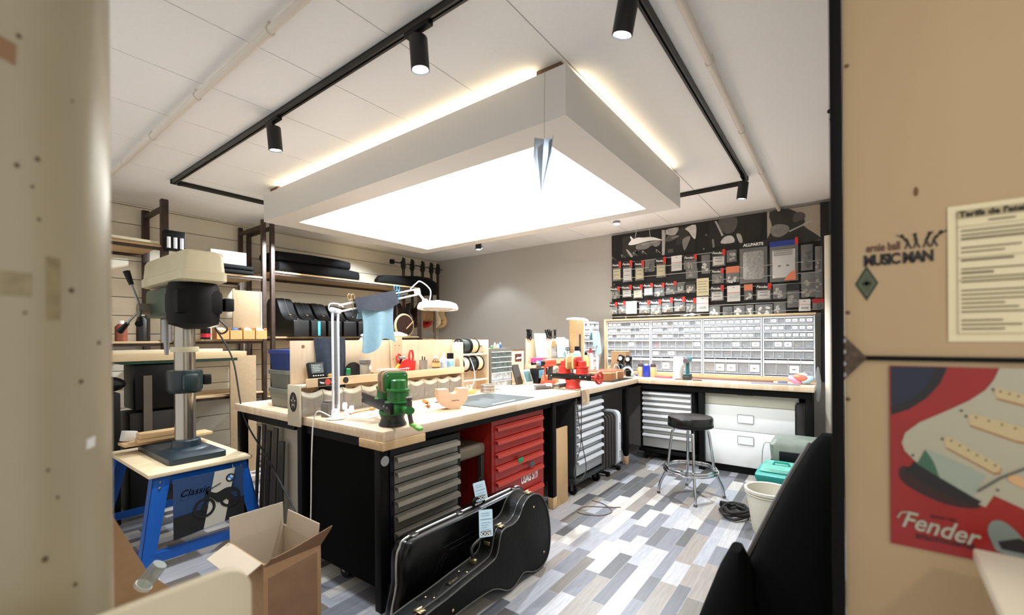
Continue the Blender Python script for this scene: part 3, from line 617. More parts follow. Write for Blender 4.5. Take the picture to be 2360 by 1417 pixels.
# ---- bar stool
bs = T('bar_stool', 'chrome bar stool with a round black seat in front of the white cabinet', 'bar stool', (-1.13, 4.34, 0), R(-23))
m = MB(); m.lathe([(0, .655), (.185, .655), (.197, .663), (.201, .69), (.201, .735), (.193, .75), (.15, .757), (0, .757)], (0, 0, 0), 48); m.build('seat', mat('black_vinyl', (9, 9, 10), .3), bs)
m = MB(); m.lathe([(.2015, .66), (.2035, .668), (.2035, .676), (.2015, .684)], (0, 0, 0), 48); m.build('seat_band', BLACKP, bs)
for k in range(4):
    a = R(45+90*k); c, s = cos(a), sin(a)
    m = MB(); m.tube([(c*r, s*r, z) for r, z in ((.03, .645), (.10, .645), (.15, .62), (.168, .56), (.195, .35), (.21, .25), (.275, .10), (.29, .01))], .0125, 10, smooth=5); m.build('leg', CHROME, bs)
    m = MB(); m.lathe([(0, 0), (.016, 0), (.017, .02), (0, .022)], (c*.2905, s*.2905, 0), 14); m.build('foot_cap', mat('grey_rubber', (90, 88, 86), .7), bs)
for zz, rr in ((.265, .222), (.243, .236)):
    m = MB(); m.torus((0, 0, zz), rr, .0115, n=48); m.build('foot_ring', CHROME, bs)
m = MB(); m.torus((0, 0, .64), .06, .012, n=24); m.build('swivel_ring', CHROME, bs)
# ============================================================ guitar cases on the floor
TOLEX = mat('black_tolex', (7, 7, 6), .5, 0, .16, noise=.3, nscale=60, bump=.6)
gc = T('guitar_case', 'black textured guitar-shaped case standing on its side in the foreground, with a white tag', 'guitar case', (-1.56, 2.2, 0))
prof = [(-1.05,.18),(-.78,.208),(-.663,.215),(-.50,.233),(-.33,.25),(-.262,.275),(-.226,.375),(-.18,.398),(-.11,.395),(-.05,.415),(.0,.475),(.06,.507),(.14,.505),(.22,.455),(.285,.34),(.31,.18),(.285,.065),(.21,.012),(.11,.02),(0,.06),(-.1,.022),(-.17,.03),(-.25,.075),(-.33,.10),(-.52,.108),(-.75,.10),(-1.05,.09),(-1.10,.11),(-1.10,.16)]
P2 = sp2(prof, 4)
for nm, xa, xb in (('back_shell', -.135, -.045), ('lid_shell', -.043, .0)):
    m = MB(); m.prism(P2, xb-xa, (xa, 0, 0), (0, 1, 0), (0, 0, 1), 0, .004); m.build(nm, TOLEX, gc)
for xx in (.0015, -.044, -.1365):
    m = MB(); m.tube([(xx, y, z) for y, z in P2], .0035, 6, 0, True); m.build('piping', mat('black_piping', (84, 83, 80), .3), gc)
def topz(y):
    c = [(abs(p[0]-y), p[1]) for p in P2 if p[1] > .15]; return min(c)[1]
for y, rx in ((-.80, 0), (-.185, 0), (.10, 0)):
    z = topz(y); m = MB(); m.box((-.04, y, z+.005), (.05, .034, .008), None, .002); m.box((-.03, y, z+.011), (.03, .024, .006), None, .002); lt = m.build('latch', GOLD, gc)
    m = MB(); m.cyl((-.044, y-.016, z+.013), (-.044, y+.016, z+.013), .004, n=8); m.build('latch_hinge', GOLD, lt)
z = topz(-.27); m = MB(); m.tube([(-.09, -.36, .262), (-.10, -.365, .32), (-.10, -.30, .345), (-.09, -.235, .36), (-.09, -.222, .345)], .011, 10, smooth=5); m.build('handle', mat('black_leather', (20, 19, 19), .35), gc)
for y, zz in ((-.365, .255), (-.24, .305)): m = MB(); m.box((-.088, y, zz), (.045, .02, .03), None, .004); m.build('handle_mount', GOLD, gc)
m = MB(); m.box((-.07, -.545, topz(-.545)+.0015), (.032, .075, .003), (R(6), 0, 0), .001); pl = m.build('name_plate', BLACK, gc)
m = MB(); m.text('Gator', .026, (-.07, -.545, topz(-.545)+.0036), (0, 1, .1), (-1, 0, 0), 0, .3, .0006, .0003); m.build('gold_lettering', GOLD, pl, smooth=False)
for y, xx in ((-.71, -.10), (-.69, -.06), (-.47, -.10), (-.45, -.06)):
    m = MB(); m.sph((xx, y, topz(y)+.002), (.006, .006, .003), n=10); m.build('stud', GOLD, gc)
for y, z in ((.11, .43), (.225, .10), (-.62, .14)):
    m = MB(); m.sph((.003, y, z), (.005, .008, .008), n=12); m.build('stud', GOLD, gc)
# ---- hard plastic case leaning behind
ac = T('guitar_case', 'smooth black plastic guitar case with a metal rim, behind the textured case', 'guitar case', (-1.81, 1.99, 0))
AB = mat('black_abs', (6, 6, 7), .26, 0, .3, bump=.1, nscale=200)
def rim(k=0.): return sp2([(-.555+k, .0+k), (-.555+k, .25), (-.555+k, .37), (-.535+k, .43), (-.46, .4675-k), (0, .4675-k), (.44, .4675-k), (.53-k, .44), (.555-k, .36), (.555-k, .12), (.555-k, k), (0, k)], 5)
m = MB(); rings = []
for x, k in ((0, 0), (.02, .001), (.038, .012), (.048, .03)): rings.append([(x, y*(1-k*1.2), .23+(z-.23)*(1-k*2.2)) for y, z in rim()])
m.loft(rings); m.build('lid_shell', AB, ac)
m = MB(); rings = []
for x, k in ((-.008, 0), (-.04, .001), (-.058, .012), (-.066, .03)): rings.append([(x, y*(1-k*1.2), .23+(z-.23)*(1-k*2.2)) for y, z in rim()])
m.loft(rings[::-1]); m.build('back_shell', AB, ac)
m = MB(); m.tube([(-.004, y, z) for y, z in rim()], .0065, 8, 0, True); m.build('metal_rim', mat('aluminium_rim', (186, 186, 182), .3, .8), ac)
m = MB()
for dz in (.0, -.028): m.tube([(.0485, -.28+dz*-2, .345+dz*1.1), (.0485, .10, .345+dz*1.1)], .0022, 6)
for r in (.115, .09): m.tube([(.0485, -.22+r*cos(R(a)), .20+r*sin(R(a))) for a in range(110, 185, 8)], .0022, 6)
m.tube([(.0485, -.43+.022*cos(R(a)), .335+.022*sin(R(a))) for a in range(20, 190, 15)], .0022, 6)
m.build('moulded_ridges', AB, ac)
for y in (-.45, -.10, .43):
    m = MB(); m.box((.004, y, .471), (.034, .045, .009), None, .002); m.box((.016, y, .462), (.01, .03, .024), None, .002); m.tube([(.02, y-.012, .47), (.03, y, .474), (.02, y+.012, .47)], .002, 6); m.build('latch', CHROME, ac)
m = MB(); m.tube([(0, .03, .470), (.0, .035, .505), (.0, .12, .505), (.0, .125, .470)], .011, 10, smooth=5); m.build('handle', BLACKP, ac)
# ---- tags with ROCK printed on the black strip
TAG = mat('pale_blue_tag', (206, 232, 246), .5)
def tag(loc, label, rot, w, h):
    t = T('swing_tag', label, 'tag', loc, rot=rot)
    m = MB(); m.prism(rrect(w, h, .006), .0012, (0, 0, 0), (0, 1, 0), (0, 0, 1)); m.build('card', TAG, t, smooth=False)
    m = MB(); m.b2((.0013, -w/2+.006, -h/2+.008), (.0018, w/2-.012, -h/2+.03)); bd_ = m.build('black_strip', INK, t, smooth=False)
    m = MB(); m.text('ROCK', .024, (.0021, -.006, -h/2+.019), (0, -1, 0), (0, 0, -1), 0, 0, .0008, .0003); m.build('lettering', PAPER, bd_, smooth=False)
    m = MB(); m.b2((.0013, -w/2+.008, h/2-.052), (.0018, w/2-.008, h/2-.049))
    for i in range(5): m.b2((.0013, -w/2+.012, h/2-.07-.012*i), (.0018, w/2-.016-.01*(i % 3), h/2-.068-.012*i))
    for i in range(2): m.b2((.0013, -w/2+.012, h/2-.02-.012*i), (.0018, w/2-.02, h/2-.018-.012*i))
    m.build('printed_lines', mat('blue_print', (86, 120, 150), .7), t, smooth=False)
    m = MB(); m.tube([(0, 0, h/2), (-.006, .02, h/2+.02), (-.012, .03, h/2-.01), (-.02, .03, -h*.25)], .0012, 5, smooth=4); m.build('string', INK, t)
tag((-1.585, 1.872, .470), 'front pale blue tag printed ROCK, hanging over the textured guitar case', (R(-6), R(-14), R(-22)), .085, .142)
tag((-1.80, 2.075, .548), 'rear pale tag printed ROCK, standing on the plastic case handle', (R(8), R(-10), R(-30)), .08, .115)
# ============================================================ open cardboard box
bx = T('cardboard_box', 'open brown cardboard box on the floor by the end of the bench', 'box', (-2.245, 1.035, 0))
bw, bl, bh, th = .185, .135, .50, .005
INN = mat('cardboard_inside', (196, 180, 158), .85, noise=.04)
m = MB(); m.b2((-bw, -bl, 0), (bw, bl, th)); m.b2((-bw, -bl, th), (-bw+th, bl, bh)); m.b2((bw-th, -bl, th), (bw, bl, bh)); m.b2((-bw+th, -bl, th), (bw-th, -bl+th, bh)); m.b2((-bw+th, bl-th, th), (bw-th, bl, bh)); m.build('box_walls', CARD, bx, smooth=False)
m = MB(); g = .0006; i_ = th+g; m.b2((-bw+i_, -bl+th+.001, th+g), (-bw+i_+g, bl-th-.001, bh)); m.b2((bw-i_-g, -bl+th+.001, th+g), (bw-i_, bl-th-.001, bh-.002)); m.b2((-bw+.008, -bl+i_, th+g), (bw-.008, -bl+i_+g, bh)); m.b2((-bw+.008, bl-i_-g, th+g), (bw-.008, bl-i_, bh)); m.build('box_lining', INN, bx, smooth=False)
m = MB(); m.box((-bw+.0, 0, bh+.06), (.005, 2*bl-.01, .12), (0, R(-3), 0)); m.build('flap', INN, bx, smooth=False)
m = MB(); m.box((0.02, bl-.006, bh+.045), (2*bw-.06, .005, .09), (R(-6), 0, 0)); m.build('flap', INN, bx, smooth=False)
m = MB(); m.box((0, -bl-.05, bh-.02), (2*bw-.02, .105, .005), (R(25), 0, 0)); m.build('flap', INN, bx, smooth=False)
m = MB(); m.prism([(-bl, 0), (-bl+.03, .03), (-bl+.05, .028), (0, .04), (bl+.05, .085), (bl+.045, .07), (bl, 0)], .005, (bw-.004, 0, bh-.012), (0, 1, 0), (.25, 0, .97)); m.build('torn_flap', mat('cardboard_dark', (124, 92, 66), .85, noise=.1), bx, smooth=False)
m = MB(); m.prism([(-.115, .02), (bl-.02, .05), (bl-.02, .46), (-.115, .43)], .0006, (bw+.0004, 0, 0), (0, 1, 0), (0, 0, 1)); m.build('paper_patch', mat('worn_cardboard', (142, 108, 80), .9, noise=.12, nscale=12), bx, smooth=False)
# ============================================================ white cord from the lamp to the floor
t = T('lamp_cord', 'white cord hanging from the bench lamp down the bench end to the floor', 'cord', (-2.56, 1.47, 1.0))
m = MB(); m.tube([(-.0, .055, .02), (-.045, .0, .055), (-.075, -.012, .006), (-.08, -.018, -.05), (-.075, -.03, -.25), (-.07, -.04, -.6), (-.03, -.08, -.85), (0.0, -.13, -.993)], .0042, 8, smooth=8); m.build('cord', mat('white_cord', (226, 222, 208), .5), t)
# ============================================================ plywood organizers along the middle of the bench
AY = (0, 1, 0)
BIN = glassy('clear_bin', (220, 214, 202), .26, .2); BINTOP = mat('bin_lip', (232, 228, 206), .5)
FILL = [mat('bin_fill%d' % i, c, .7, noise=.3, nscale=60) for i, c in enumerate(((176, 160, 134), (120, 116, 108), (150, 146, 138), (96, 90, 82), (196, 190, 176)))]
def organizer(label, y0, y1, nb, post=None):
    t = T('bench_organizer', label, 'organizer', (-2.94, y0, BZ)); L = y1-y0
    m = MB(); m.b2((0, .016, 0), (.014, L, .495), .001); m.build('backboard', PLY, t)
    m = MB(); m.b2((.0, 0, -.062 if y0 < 2 else 0), (.15, .015, .205), .001); ep = m.build('end_panel', mat('raw_mdf', (196, 182, 156), .7, noise=.04), t)
    m = MB(); m.b2((.0145, .016, .19), (.15, L-.016, .202)); m.build('shelf', PLY, t)
    m = MB(); m.b2((.1505, .016 if y0 > 2 else .045, .188), (.164, L, .245), .001); rl = m.build('front_rail', mat('pale_pine_rail', (226, 196, 154), .6, noise=.08, nscale=4, stretch=(6, 1, 6)), t)
    m = MB(); m.b2((.0145, L-.015, 0), (.155, L, .47 if y0 < 2 else .3), .001); m.build('side_panel', PLY, t)
    bw = (L-.04)/nb
    for i in range(nb):
        a = .02+bw*i+.002; b_ = a+bw-.004
        m = MB()
        m.b2((.02, a, .004), (.140, a+.0025, .15)); m.b2((.02, b_-.0025, .004), (.140, b_, .15)); m.b2((.02, a, .002), (.142, b_, .0035))
        m.surf(lambda u, v: Vector((.141+.006*sin(v*pi/2), a+(b_-a)*u, .004+v*(.138-.022*sin(u*pi)))), 8, 4, .002)
        o = m.build('bin', BIN, t)
        m = MB(); m.surf(lambda u, v: Vector((.147-.02*v, a+(b_-a)*u, .134-.020*sin(u*pi)+.034*v)), 8, 2, .0015); m.build('bin_lip', BINTOP, o)
        m = MB(); rr = random.Random(i+nb)
        for k in range(9): m.sph((.03+.09*rr.random(), a+.02+(b_-a-.04)*rr.random(), .014+.03*rr.random()), (.02, .02+.01*rr.random(), .012), 0, 8, (rr.random(), rr.random(), 0))
        m.build('bin_contents', FILL[(i*3+nb) % 5], o)
    return t, ep, rl
o1, ep, rl = organizer('plywood organizer with clear bins on the near end of the front bench', 1.445, 2.985, 10)
m = MB(); m.prism(circ(.048, 28, .075, .095, 1.35), .0006, (0, -.0003, 0), AX, AZ); sk = m.build('round_sticker', INK, ep, smooth=False)
m = MB()
for k in range(5):
    a = R(90+72*k); m.prism([(.075+.014*cos(a-.5), .095+.019*sin(a-.5)), (.075+.034*cos(a), .095+.046*sin(a)), (.075+.014*cos(a+.5), .095+.019*sin(a+.5))], .0004, (0, -.0011, 0), AX, AZ)
m.build('star', mat('sticker_tan', (190, 176, 150), .6), ep, smooth=False)
m = MB(); m.b2((.1645, .12, .190), (.1648, .26, .242)); m.build('band_sticker', INK, rl, smooth=False)
m = MB(); m.prism(circ(.022, 18, .19, .216), .0004, (.1650, 0, 0), AY, AZ); m.build('red_emblem', mat('sticker_red', (196, 72, 64), .5), rl, smooth=False)
m = MB(); m.prism([(.13, .222), (.165, .214), (.165, .206), (.14, .208)], .0004, (.1650, 0, 0), AY, AZ); m.prism([(.25, .222), (.215, .214), (.215, .206), (.24, .208)], .0004, (.1650, 0, 0), AY, AZ); m.build('white_wings', PAPER, rl, smooth=False)
m = MB(); m.prism(circ(.022, 18, .325, .217), .0004, (.1646, 0, 0), AY, AZ); m.build('round_badge', mat('badge_dark', (40, 34, 30), .5), rl, smooth=False)
m = MB(); m.prism(circ(.012, 12, .10, .455), .0005, (.0142, 0, 0), AY, AZ); m.build('screw_hole', mat('wood_plug', (150, 118, 84), .8), o1, smooth=False)
m = MB(); m.b2((.0145, .82, .20), (.034, .93, .52), .001); po = m.build('lamp_post_board', mat('post_board', (214, 186, 150), .6, noise=.06), o1)
for dy, dz in ((.84, .34), (.91, .34), (.86, .45), (.90, .45)): m = MB(); m.prism(circ(.004, 8, dy, dz), .0005, (.0343, 0, 0), AY, AZ); m.build('screw', mat('dark_screw', (90, 76, 62), .6), po, smooth=False)
S1 = BZ+.203
def P(name, label, cat, loc, rz=0., group=None): return T(name, label, cat, loc, rz, group)
# things on the first organizer
t = P('battery_tester', 'black tester with a grey screen leaning on the organizer shelf', 'tester', (-2.855, 1.60, S1+.0))
m = MB(); m.box((0, 0, .072), (.035, .115, .145), (0, R(-16), 0), .006); m.build('housing', BLACKP, t)
q = Matrix.Rotation(R(-16), 3, 'Y')
m = MB(); m.box(q @ Vector((.0185, .0, .028))+Vector((0, 0, .072)), (.001, .085, .065), (0, R(-16), 0)); m.build('screen', mat('lcd_grey', (104, 112, 110), .3), t, smooth=False)
m = MB(); 
for k in range(5): m.box(q @ Vector((.019, -.034+.017*k, -.022))+Vector((0, 0, .072)), (.003, .01, .007), (0, R(-16), 0), .001)
m.build('buttons', PAPER, t)
m = MB()
for k in range(4): m.box(q @ Vector((.0195, -.005-.004*(k % 2), .048-.012*k))+Vector((0, 0, .072)), (.0004, .06-.012*(k % 2), .004), (0, R(-16), 0))
m.build('screen_text', mat('lcd_light', (190, 196, 190), .5), t, smooth=False)
def cloth(name, label, cat, loc, W, Ht, m_, fold=.02, nf=3., rag=.03, th=.004, drape=.03, seed=1, top=.0):
    rr = random.Random(seed); ph = [rr.random()*6 for _ in range(4)]
    t = T(name, label, cat, loc)
    m = MB()
    def f(u, v):
        y = (u-.5)*W*(1-.12*v+.05*sin(v*4+ph[0])); x = fold*(.3+v)*sin(u*nf*2*pi+ph[1]+v*1.5)+drape*sin(v*pi/2)
        z = -v*(Ht+rag*sin(u*5+ph[2]))+top*sin(u*pi)
        return Vector((x, y, z))
    m.surf(f, 30, 20, th); 
    m.surf(lambda u, v: Vector((-.045*v+fold*.3*sin(u*nf*2*pi+ph[1])*(1-v), (u-.5)*W*.98, -.002-.10*v*v)), 20, 6, th)
    m.build('cloth', m_, t); return t
cloth('work_jacket', 'dark blue work jacket hung over the organizer backboard behind the bench lamp', 'jacket', (-2.915, 1.735, BZ+.515), .23, .42, mat('navy_cloth', (44, 52, 66), .9, noise=.2, nscale=30), .022, 2.2, .06, .006, .05, 3)
t = P('yellow_sponge', 'small yellow object between the tester and the jacket', 'sponge', (-2.86, 1.70, S1)); m = MB(); m.box((0, 0, .03), (.04, .05, .06), .3, .008); m.build('sponge', mat('ochre', (190, 150, 70), .8, noise=.2), t)
t = P('bottle', 'bottle with a green cap right of the dark jacket', 'bottle', (-2.845, 1.835, S1)); m = MB(); m.lathe([(0, 0), (.02, 0), (.02, .045), (.012, .055), (0, .055)]); m.build('bottle_body', DARK, t); m = MB(); m.lathe([(.013, .048), (.016, .05), (.016, .085), (.012, .09), (0, .09)]); m.build('cap', mat('green_cap', (20, 140, 74), .4), t)
t = P('sanding_disc', 'dark round disc standing against the backboard', 'disc', (-2.88, 1.905, S1)); m = MB(); m.prism(circ(.065, 28, 0, .0655), .012, (0, 0, 0), AY, (-.15, 0, .988)); m.build('disc', mat('grit_black', (40, 36, 32), .95), t)
t = P('plastic_jar', 'grey plastic jar beside the dark disc', 'jar', (-2.855, 1.985, S1)); m = MB(); m.lathe([(0, 0), (.038, 0), (.04, .01), (.04, .115), (.034, .125)], n=20); m.build('jar_body', mat('smoky_jar', (160, 146, 128), .4), t); m = MB(); m.lathe([(.033, .118), (.043, .12), (.043, .145), (0, .148)], n=20); m.build('lid', mat('grey_lid', (126, 122, 116), .4), t)
t = P('label_strip', 'white tags hanging from the jar', 'tag', (-2.808, 1.995, S1+.10)); m = MB(); m.tube([(0, 0, .06), (.006, .003, .03), (.002, 0, 0)], .0012, 5); m.build('string', PAPER, t); m = MB(); m.prism(circ(.013, 12, 0, -.012, 1.4), .001, (.002, 0, 0), AY, AZ); m.build('tag', PAPER, t)
t = P('wooden_block', 'small tan wood block on the organizer shelf left of the wire basket', 'block', (-2.845, 2.06, S1)); m = MB(); m.box((0, 0, .025), (.05, .06, .05), .1, .003); m.build('block', PINE, t)
t = P('wire_basket', 'white wire basket on the organizer shelf', 'basket', (-2.855, 2.245, S1))
m = MB(); w_, l_, h_ = .048, .13, .062
for z in (.004, h_): m.tube([(x, y, z) for x, y in rrect(2*w_, 2*l_, .012)], .0026, 6, 0, True)
for k in range(11):
    y = -l_+.018+k*(2*l_-.036)/10; m.tube([(w_, y, h_), (w_, y, .004), (-w_, y, .004), (-w_, y, h_)], .0018, 5)
m.build('wire', WHITE, t)
t = P('hammer', 'small hammer with a yellow handle sticking out of the wire basket', 'hammer', (-2.85, 2.255, S1+.02))
m = MB(); d = Vector((.02, .055, .125)); m.tube([(0, -.02, .0), d*.62], .011, 10); m.build('handle', mat('yellow_grip', (226, 172, 44), .5), t); m = MB(); m.tube([d*.6, d], .008, 10); m.build('shaft', BLACKP, t)
m = MB(); m.cyl(d+Vector((0, .03, .002)), d+Vector((0, -.03, .004)), .011, n=14); m.build('head', STEEL, t)
t = P('tool_tray', 'red plastic tray of tools behind the wire basket', 'tray', (-2.892, 2.41, S1))
m = MB(); m.lathe([(0, 0), (.062, 0), (.07, .115), (.066, .115), (.058, .006), (0, .006)], n=28, sx=.52, sy=1.35); m.build('tray', mat('red_plastic', (222, 44, 36), .35), t)
t = P('pliers', 'red handled pliers standing in the red tray', 'pliers', (-2.895, 2.46, S1+.012))
for s in (-1, 1): m = MB(); m.tube([(0, s*.003, .08), (0, s*.018, .12), (0, s*.02, .16), (0, s*.008, .195)], .0085, 8, smooth=4); m.build('handle', mat('red_grip', (214, 58, 40), .4), t)
m = MB(); m.box((0, 0, .045), (.012, .02, .09), None, .003); m.build('jaws', STEEL, t)
t = P('pliers', 'red looped pliers standing at the left of the red tray', 'pliers', (-2.895, 2.33, S1+.012)); m = MB(); m.torus((0, 0, .135), .022, .007, Matrix.Rotation(R(90), 3, 'Y'), n=18, sx=1.3); m.build('handle', mat('red_grip', (214, 58, 40)), t); m = MB(); m.box((0, 0, .055), (.01, .016, .11), None, .002); m.build('jaws', STEEL, t)
t = P('tape_roll', 'round red reel lying in the red tray', 'reel', (-2.885, 2.405, S1+.082)); m = MB(); m.lathe([(.012, -.012), (.03, -.012), (.03, .012), (.012, .012), (.012, -.012)], (0, 0, .02), 20, 0, Matrix.Rotation(R(80), 3, 'Y')); m.build('reel', mat('crimson', (206, 30, 50), .4), t)
t = P('pen_cup', 'grey cup with small tools right of the red tray', 'cup', (-2.86, 2.565, S1)); m = MB(); m.lathe([(0, 0), (.034, 0), (.036, .118), (.033, .118), (.031, .005), (0, .005)], n=24); m.build('cup', mat('smoke_cup', (140, 132, 118), .4), t)
for y, z in ((-.01, .15), (.012, .145)): m = MB(); m.tube([(0, y, .01), (0, y*1.2, z)], .005, 8); m.build('tool', mat('dark_brown', (66, 48, 36), .5), t)
t = P('parts_case', 'flat clear case at the right end of the organizer shelf under three bottles', 'case', (-2.86, 2.80, S1)); m = MB(); m.box((0, 0, .02), (.09, .27, .038), None, .004); m.build('case', glassy('clear_case', (200, 206, 200), .5), t); m = MB(); m.box((.0, 0, .039), (.092, .272, .004), None, .001); m.build('lid', glassy('clear_case', (200, 206, 200)), t)
S1b = S1+.0415
def bottle(label, loc, prof, mb, cap, mc, band=None, ml=None):
    t = P('bottle', label, 'bottle', loc); m = MB(); m.lathe(prof, n=22); m.build('bottle_body', mb, t); m = MB(); m.lathe(cap, n=18); m.build('cap', mc, t)
    if band: m = MB(); m.lathe(band, n=22); m.build('paper_label', ml, t, smooth=True)
    return t
AMB = mat('amber_glass', (120, 84, 44), .15)
bottle('small dark bottle with tan label, left of three on clear case', (-2.855, 2.705, S1b), [(0, 0), (.034, 0), (.035, .006), (.035, .052), (.028, .068), (.013, .082), (.013, .09), (0, .09)], AMB, [(.014, .084), (.016, .084), (.016, .102), (0, .103)], PAPER, [(.0352, .012), (.0356, .012), (.0356, .05), (.0352, .05)], mat('tan_label', (196, 170, 110), .7))
bottle('white squeeze bottle with pointed nozzle, middle of three', (-2.855, 2.80, S1b), [(0, 0), (.03, 0), (.032, .006), (.032, .075), (.02, .09), (0, .092)], mat('milky_plastic', (224, 228, 236), .4), [(.02, .088), (.01, .1), (.003, .142), (0, .143)], WHITE, [(.0322, .03), (.0325, .03), (.0325, .07), (.0322, .07)], mat('pale_label', (190, 200, 224), .6))
bottle('white bottle with black cap, right of three on the clear case', (-2.855, 2.885, S1b), [(0, 0), (.031, 0), (.032, .005), (.032, .075), (0, .075)], WHITE, [(.031, .0752), (.031, .126), (0, .127)], BLACKP, [(.0322, .01), (.0326, .01), (.0326, .05), (.0322, .05)], mat('sky_label', (150, 206, 232), .6))
# grey crates and a blue one on the back bench behind the organizer end
for i, (z, h, c, lab) in enumerate(((BZ, .14, (112, 112, 98), 'lower of two grey plastic crates on the back bench'), (BZ+.1415, .135, (106, 106, 94), 'upper of two grey plastic crates on the back bench'), (BZ+.278, .15, (16, 44, 110), 'blue plastic crate on top of the two grey crates'))):
    t = P('plastic_crate', lab, 'crate', (-3.36, 1.78, z), 0, 'crates stacked on the back bench')
    m = MB(); a, b_ = .15, .20
    m.loft([[(x*k, y*k, zz) for x, y in rrect(2*a, 2*b_, .03)] for zz, k in ((0, .93), (h-.03, 1.), (h-.028, 1.04), (h, 1.04))]); m.build('crate', mat('crate%d' % i, c, .5), t)
# ---- cable reel rack
sr = P('spool_rack', 'plywood rack with two wooden rails for cable reels on the front bench', 'rack', (-2.94, 2.99, BZ))
m = MB(); m.b2((0, .34, 0), (.16, .355, .49), .001); m.build('side_panel', PLY, sr)
m = MB(); m.b2((0, 0, .475), (.014, .34, .49)); m.build('top_strip', PLY, sr); m = MB(); m.b2((0, 0, 0), (.012, .34, .2)); m.build('back_board', PLY, sr)
for z in (.352, .105): m = MB(); m.cyl((.145, -.002, z), (.145, .34, z), .009, n=12); m.build('wooden_rail', mat('pale_dowel', (232, 222, 200), .6), sr)
for z in (.43, .262): m = MB(); m.cyl((.08, -.002, z), (.08, .34, z), .008, n=12); m.build('axle', STEEL, sr)
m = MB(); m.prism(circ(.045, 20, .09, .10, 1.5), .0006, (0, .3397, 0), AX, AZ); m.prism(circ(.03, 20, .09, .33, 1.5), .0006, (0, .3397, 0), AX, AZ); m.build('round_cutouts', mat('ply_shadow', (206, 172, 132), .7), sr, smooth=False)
WIRES = [('black', (34, 38, 38)), ('white', (222, 218, 206)), ('cream', (232, 214, 170)), ('dark green', (52, 60, 58))]
def spool(label, y, z, w, wire, r=.074):
    t = P('cable_reel', label, 'cable reel', (-2.86, y, z), 0, 'cable reels on the bench rack')
    q = Matrix.Rotation(R(-90), 3, 'X')
    for yy in (0, w):
        m = MB(); m.lathe([(.0095, 0), (r, 0), (r+.003, .003), (r, .006), (.0095, .006), (.0095, 0)], (0, yy, 0), 32, 0, q); fl = m.build('flange', mat('reel_black', (22, 21, 21), .4), t)
        if yy == 0:
            m = MB()
            for k in range(9):
                a = 2*pi*k/9; m.prism([(r*.35*cos(a-.18), r*.35*sin(a-.18)), (r*.8*cos(a-.2), r*.8*sin(a-.2)), (r*.8*cos(a+.2), r*.8*sin(a+.2)), (r*.35*cos(a+.18), r*.35*sin(a+.18))], .0006, (0, -.0012, 0), AX, AZ)
            m.build('spoke_openings', mat('reel_grey', (126, 122, 116), .6), fl, smooth=False)
    m = MB(); k = 14
    prof = [(.03, .006)]
    for i in range(k): 
        yy = .008+(w-.008)*i/k; st_ = (w-.008)/k
        prof += [(r*.86, yy+.0005), (r*.875, yy+st_*.5), (r*.86, yy+st_-.0005)]
    prof += [(.03, w)]; m.lathe(prof, (0, 0, 0), 28, 0, q); m.build('wound_wire', mat('wire_'+wire[0], wire[1], .5), t)
for i, (y, w, wi) in enumerate(((3.0, .10, 3), (3.118, .095, 2),)): spool(['front upper reel of dark wire on the rack', 'rear upper reel of cream wire on the rack'][i], y, BZ+.43, w, WIRES[wi])
for i, (y, w, wi) in enumerate(((2.998, .085, 1), (3.095, .095, 0), (3.202, .08, 2))): spool(['front lower reel of white wire on the rack', 'middle lower reel of black wire on the rack', 'rear lower reel of cream wire on the rack'][i], y, BZ+.262, w, WIRES[wi])
t = P('loose_cable', 'white cable end hanging down from the lower reels to the bench', 'cable', (-2.78, 3.05, BZ)); m = MB(); m.tube([(-.01, .03, .32), (.02, .05, .22), (.03, .05, .12), (.02, .0, .02), (.03, -.04, .006)], .0042, 8, smooth=6); m.build('cable', PAPER, t)
# ---- small drawer cabinet
sc_ = P('mini_drawer_cabinet', 'small grey cabinet with six clear drawers beside the cable reels', 'drawer cabinet', (-2.83, 3.61, BZ))
m = MB(); m.b2((-.16, -.18, 0), (-.004, .18, .40), .004); m.b2((-.003, -.18, 0), (.004, -.165, .40)); m.b2((-.003, .165, 0), (.004, .18, .40)); m.b2((-.003, -.165, .37), (.004, .165, .40)); m.build('body', mat('grey_cabinet', (112, 108, 100), .5), sc_)
z = .366
for i, h in enumerate((.05, .05, .05, .05, .078, .078)):
    m = MB(); m.b2((-.003, -.163, z-h+.003), (.004, .163, z-.008)); d = m.build('drawer', mat('drawer_green_grey' if i < 4 else 'drawer_pale', (96, 110, 104) if i < 4 else (176, 182, 182), .25, noise=.5, nscale=22), sc_)
    m = MB(); m.b2((-.002, -.163, z-.0075), (.016, .163, z+.0), .002); m.build('handle_lip', WHITE, d); z -= h+.004
for i, (y, h, c, lab) in enumerate(((-.08, .03, (60, 150, 84), 'green capped vial on the small drawer cabinet'), (-.03, .06, (210, 180, 150), 'tan dropper bottle on the small drawer cabinet'), (.02, .045, (226, 222, 214), 'white vial on the small drawer cabinet'), (.06, .06, (40, 110, 170), 'blue bottle on the small drawer cabinet'))):
    bottle(lab, (-2.89, 3.61+y, BZ+.4005), [(0, 0), (.015, 0), (.016, h*.6), (.007, h*.75), (0, h*.75)], mat('vial%d' % i, c, .4), [(.008, h*.7), (.006, h), (0, h)], PAPER)
t = P('white_box', 'white box at the back of the small drawer cabinet', 'box', (-2.95, 3.46, BZ+.4005)); m = MB(); m.box((0, 0, .04), (.06, .08, .08), None, .003); m.build('carton', CREAM, t)
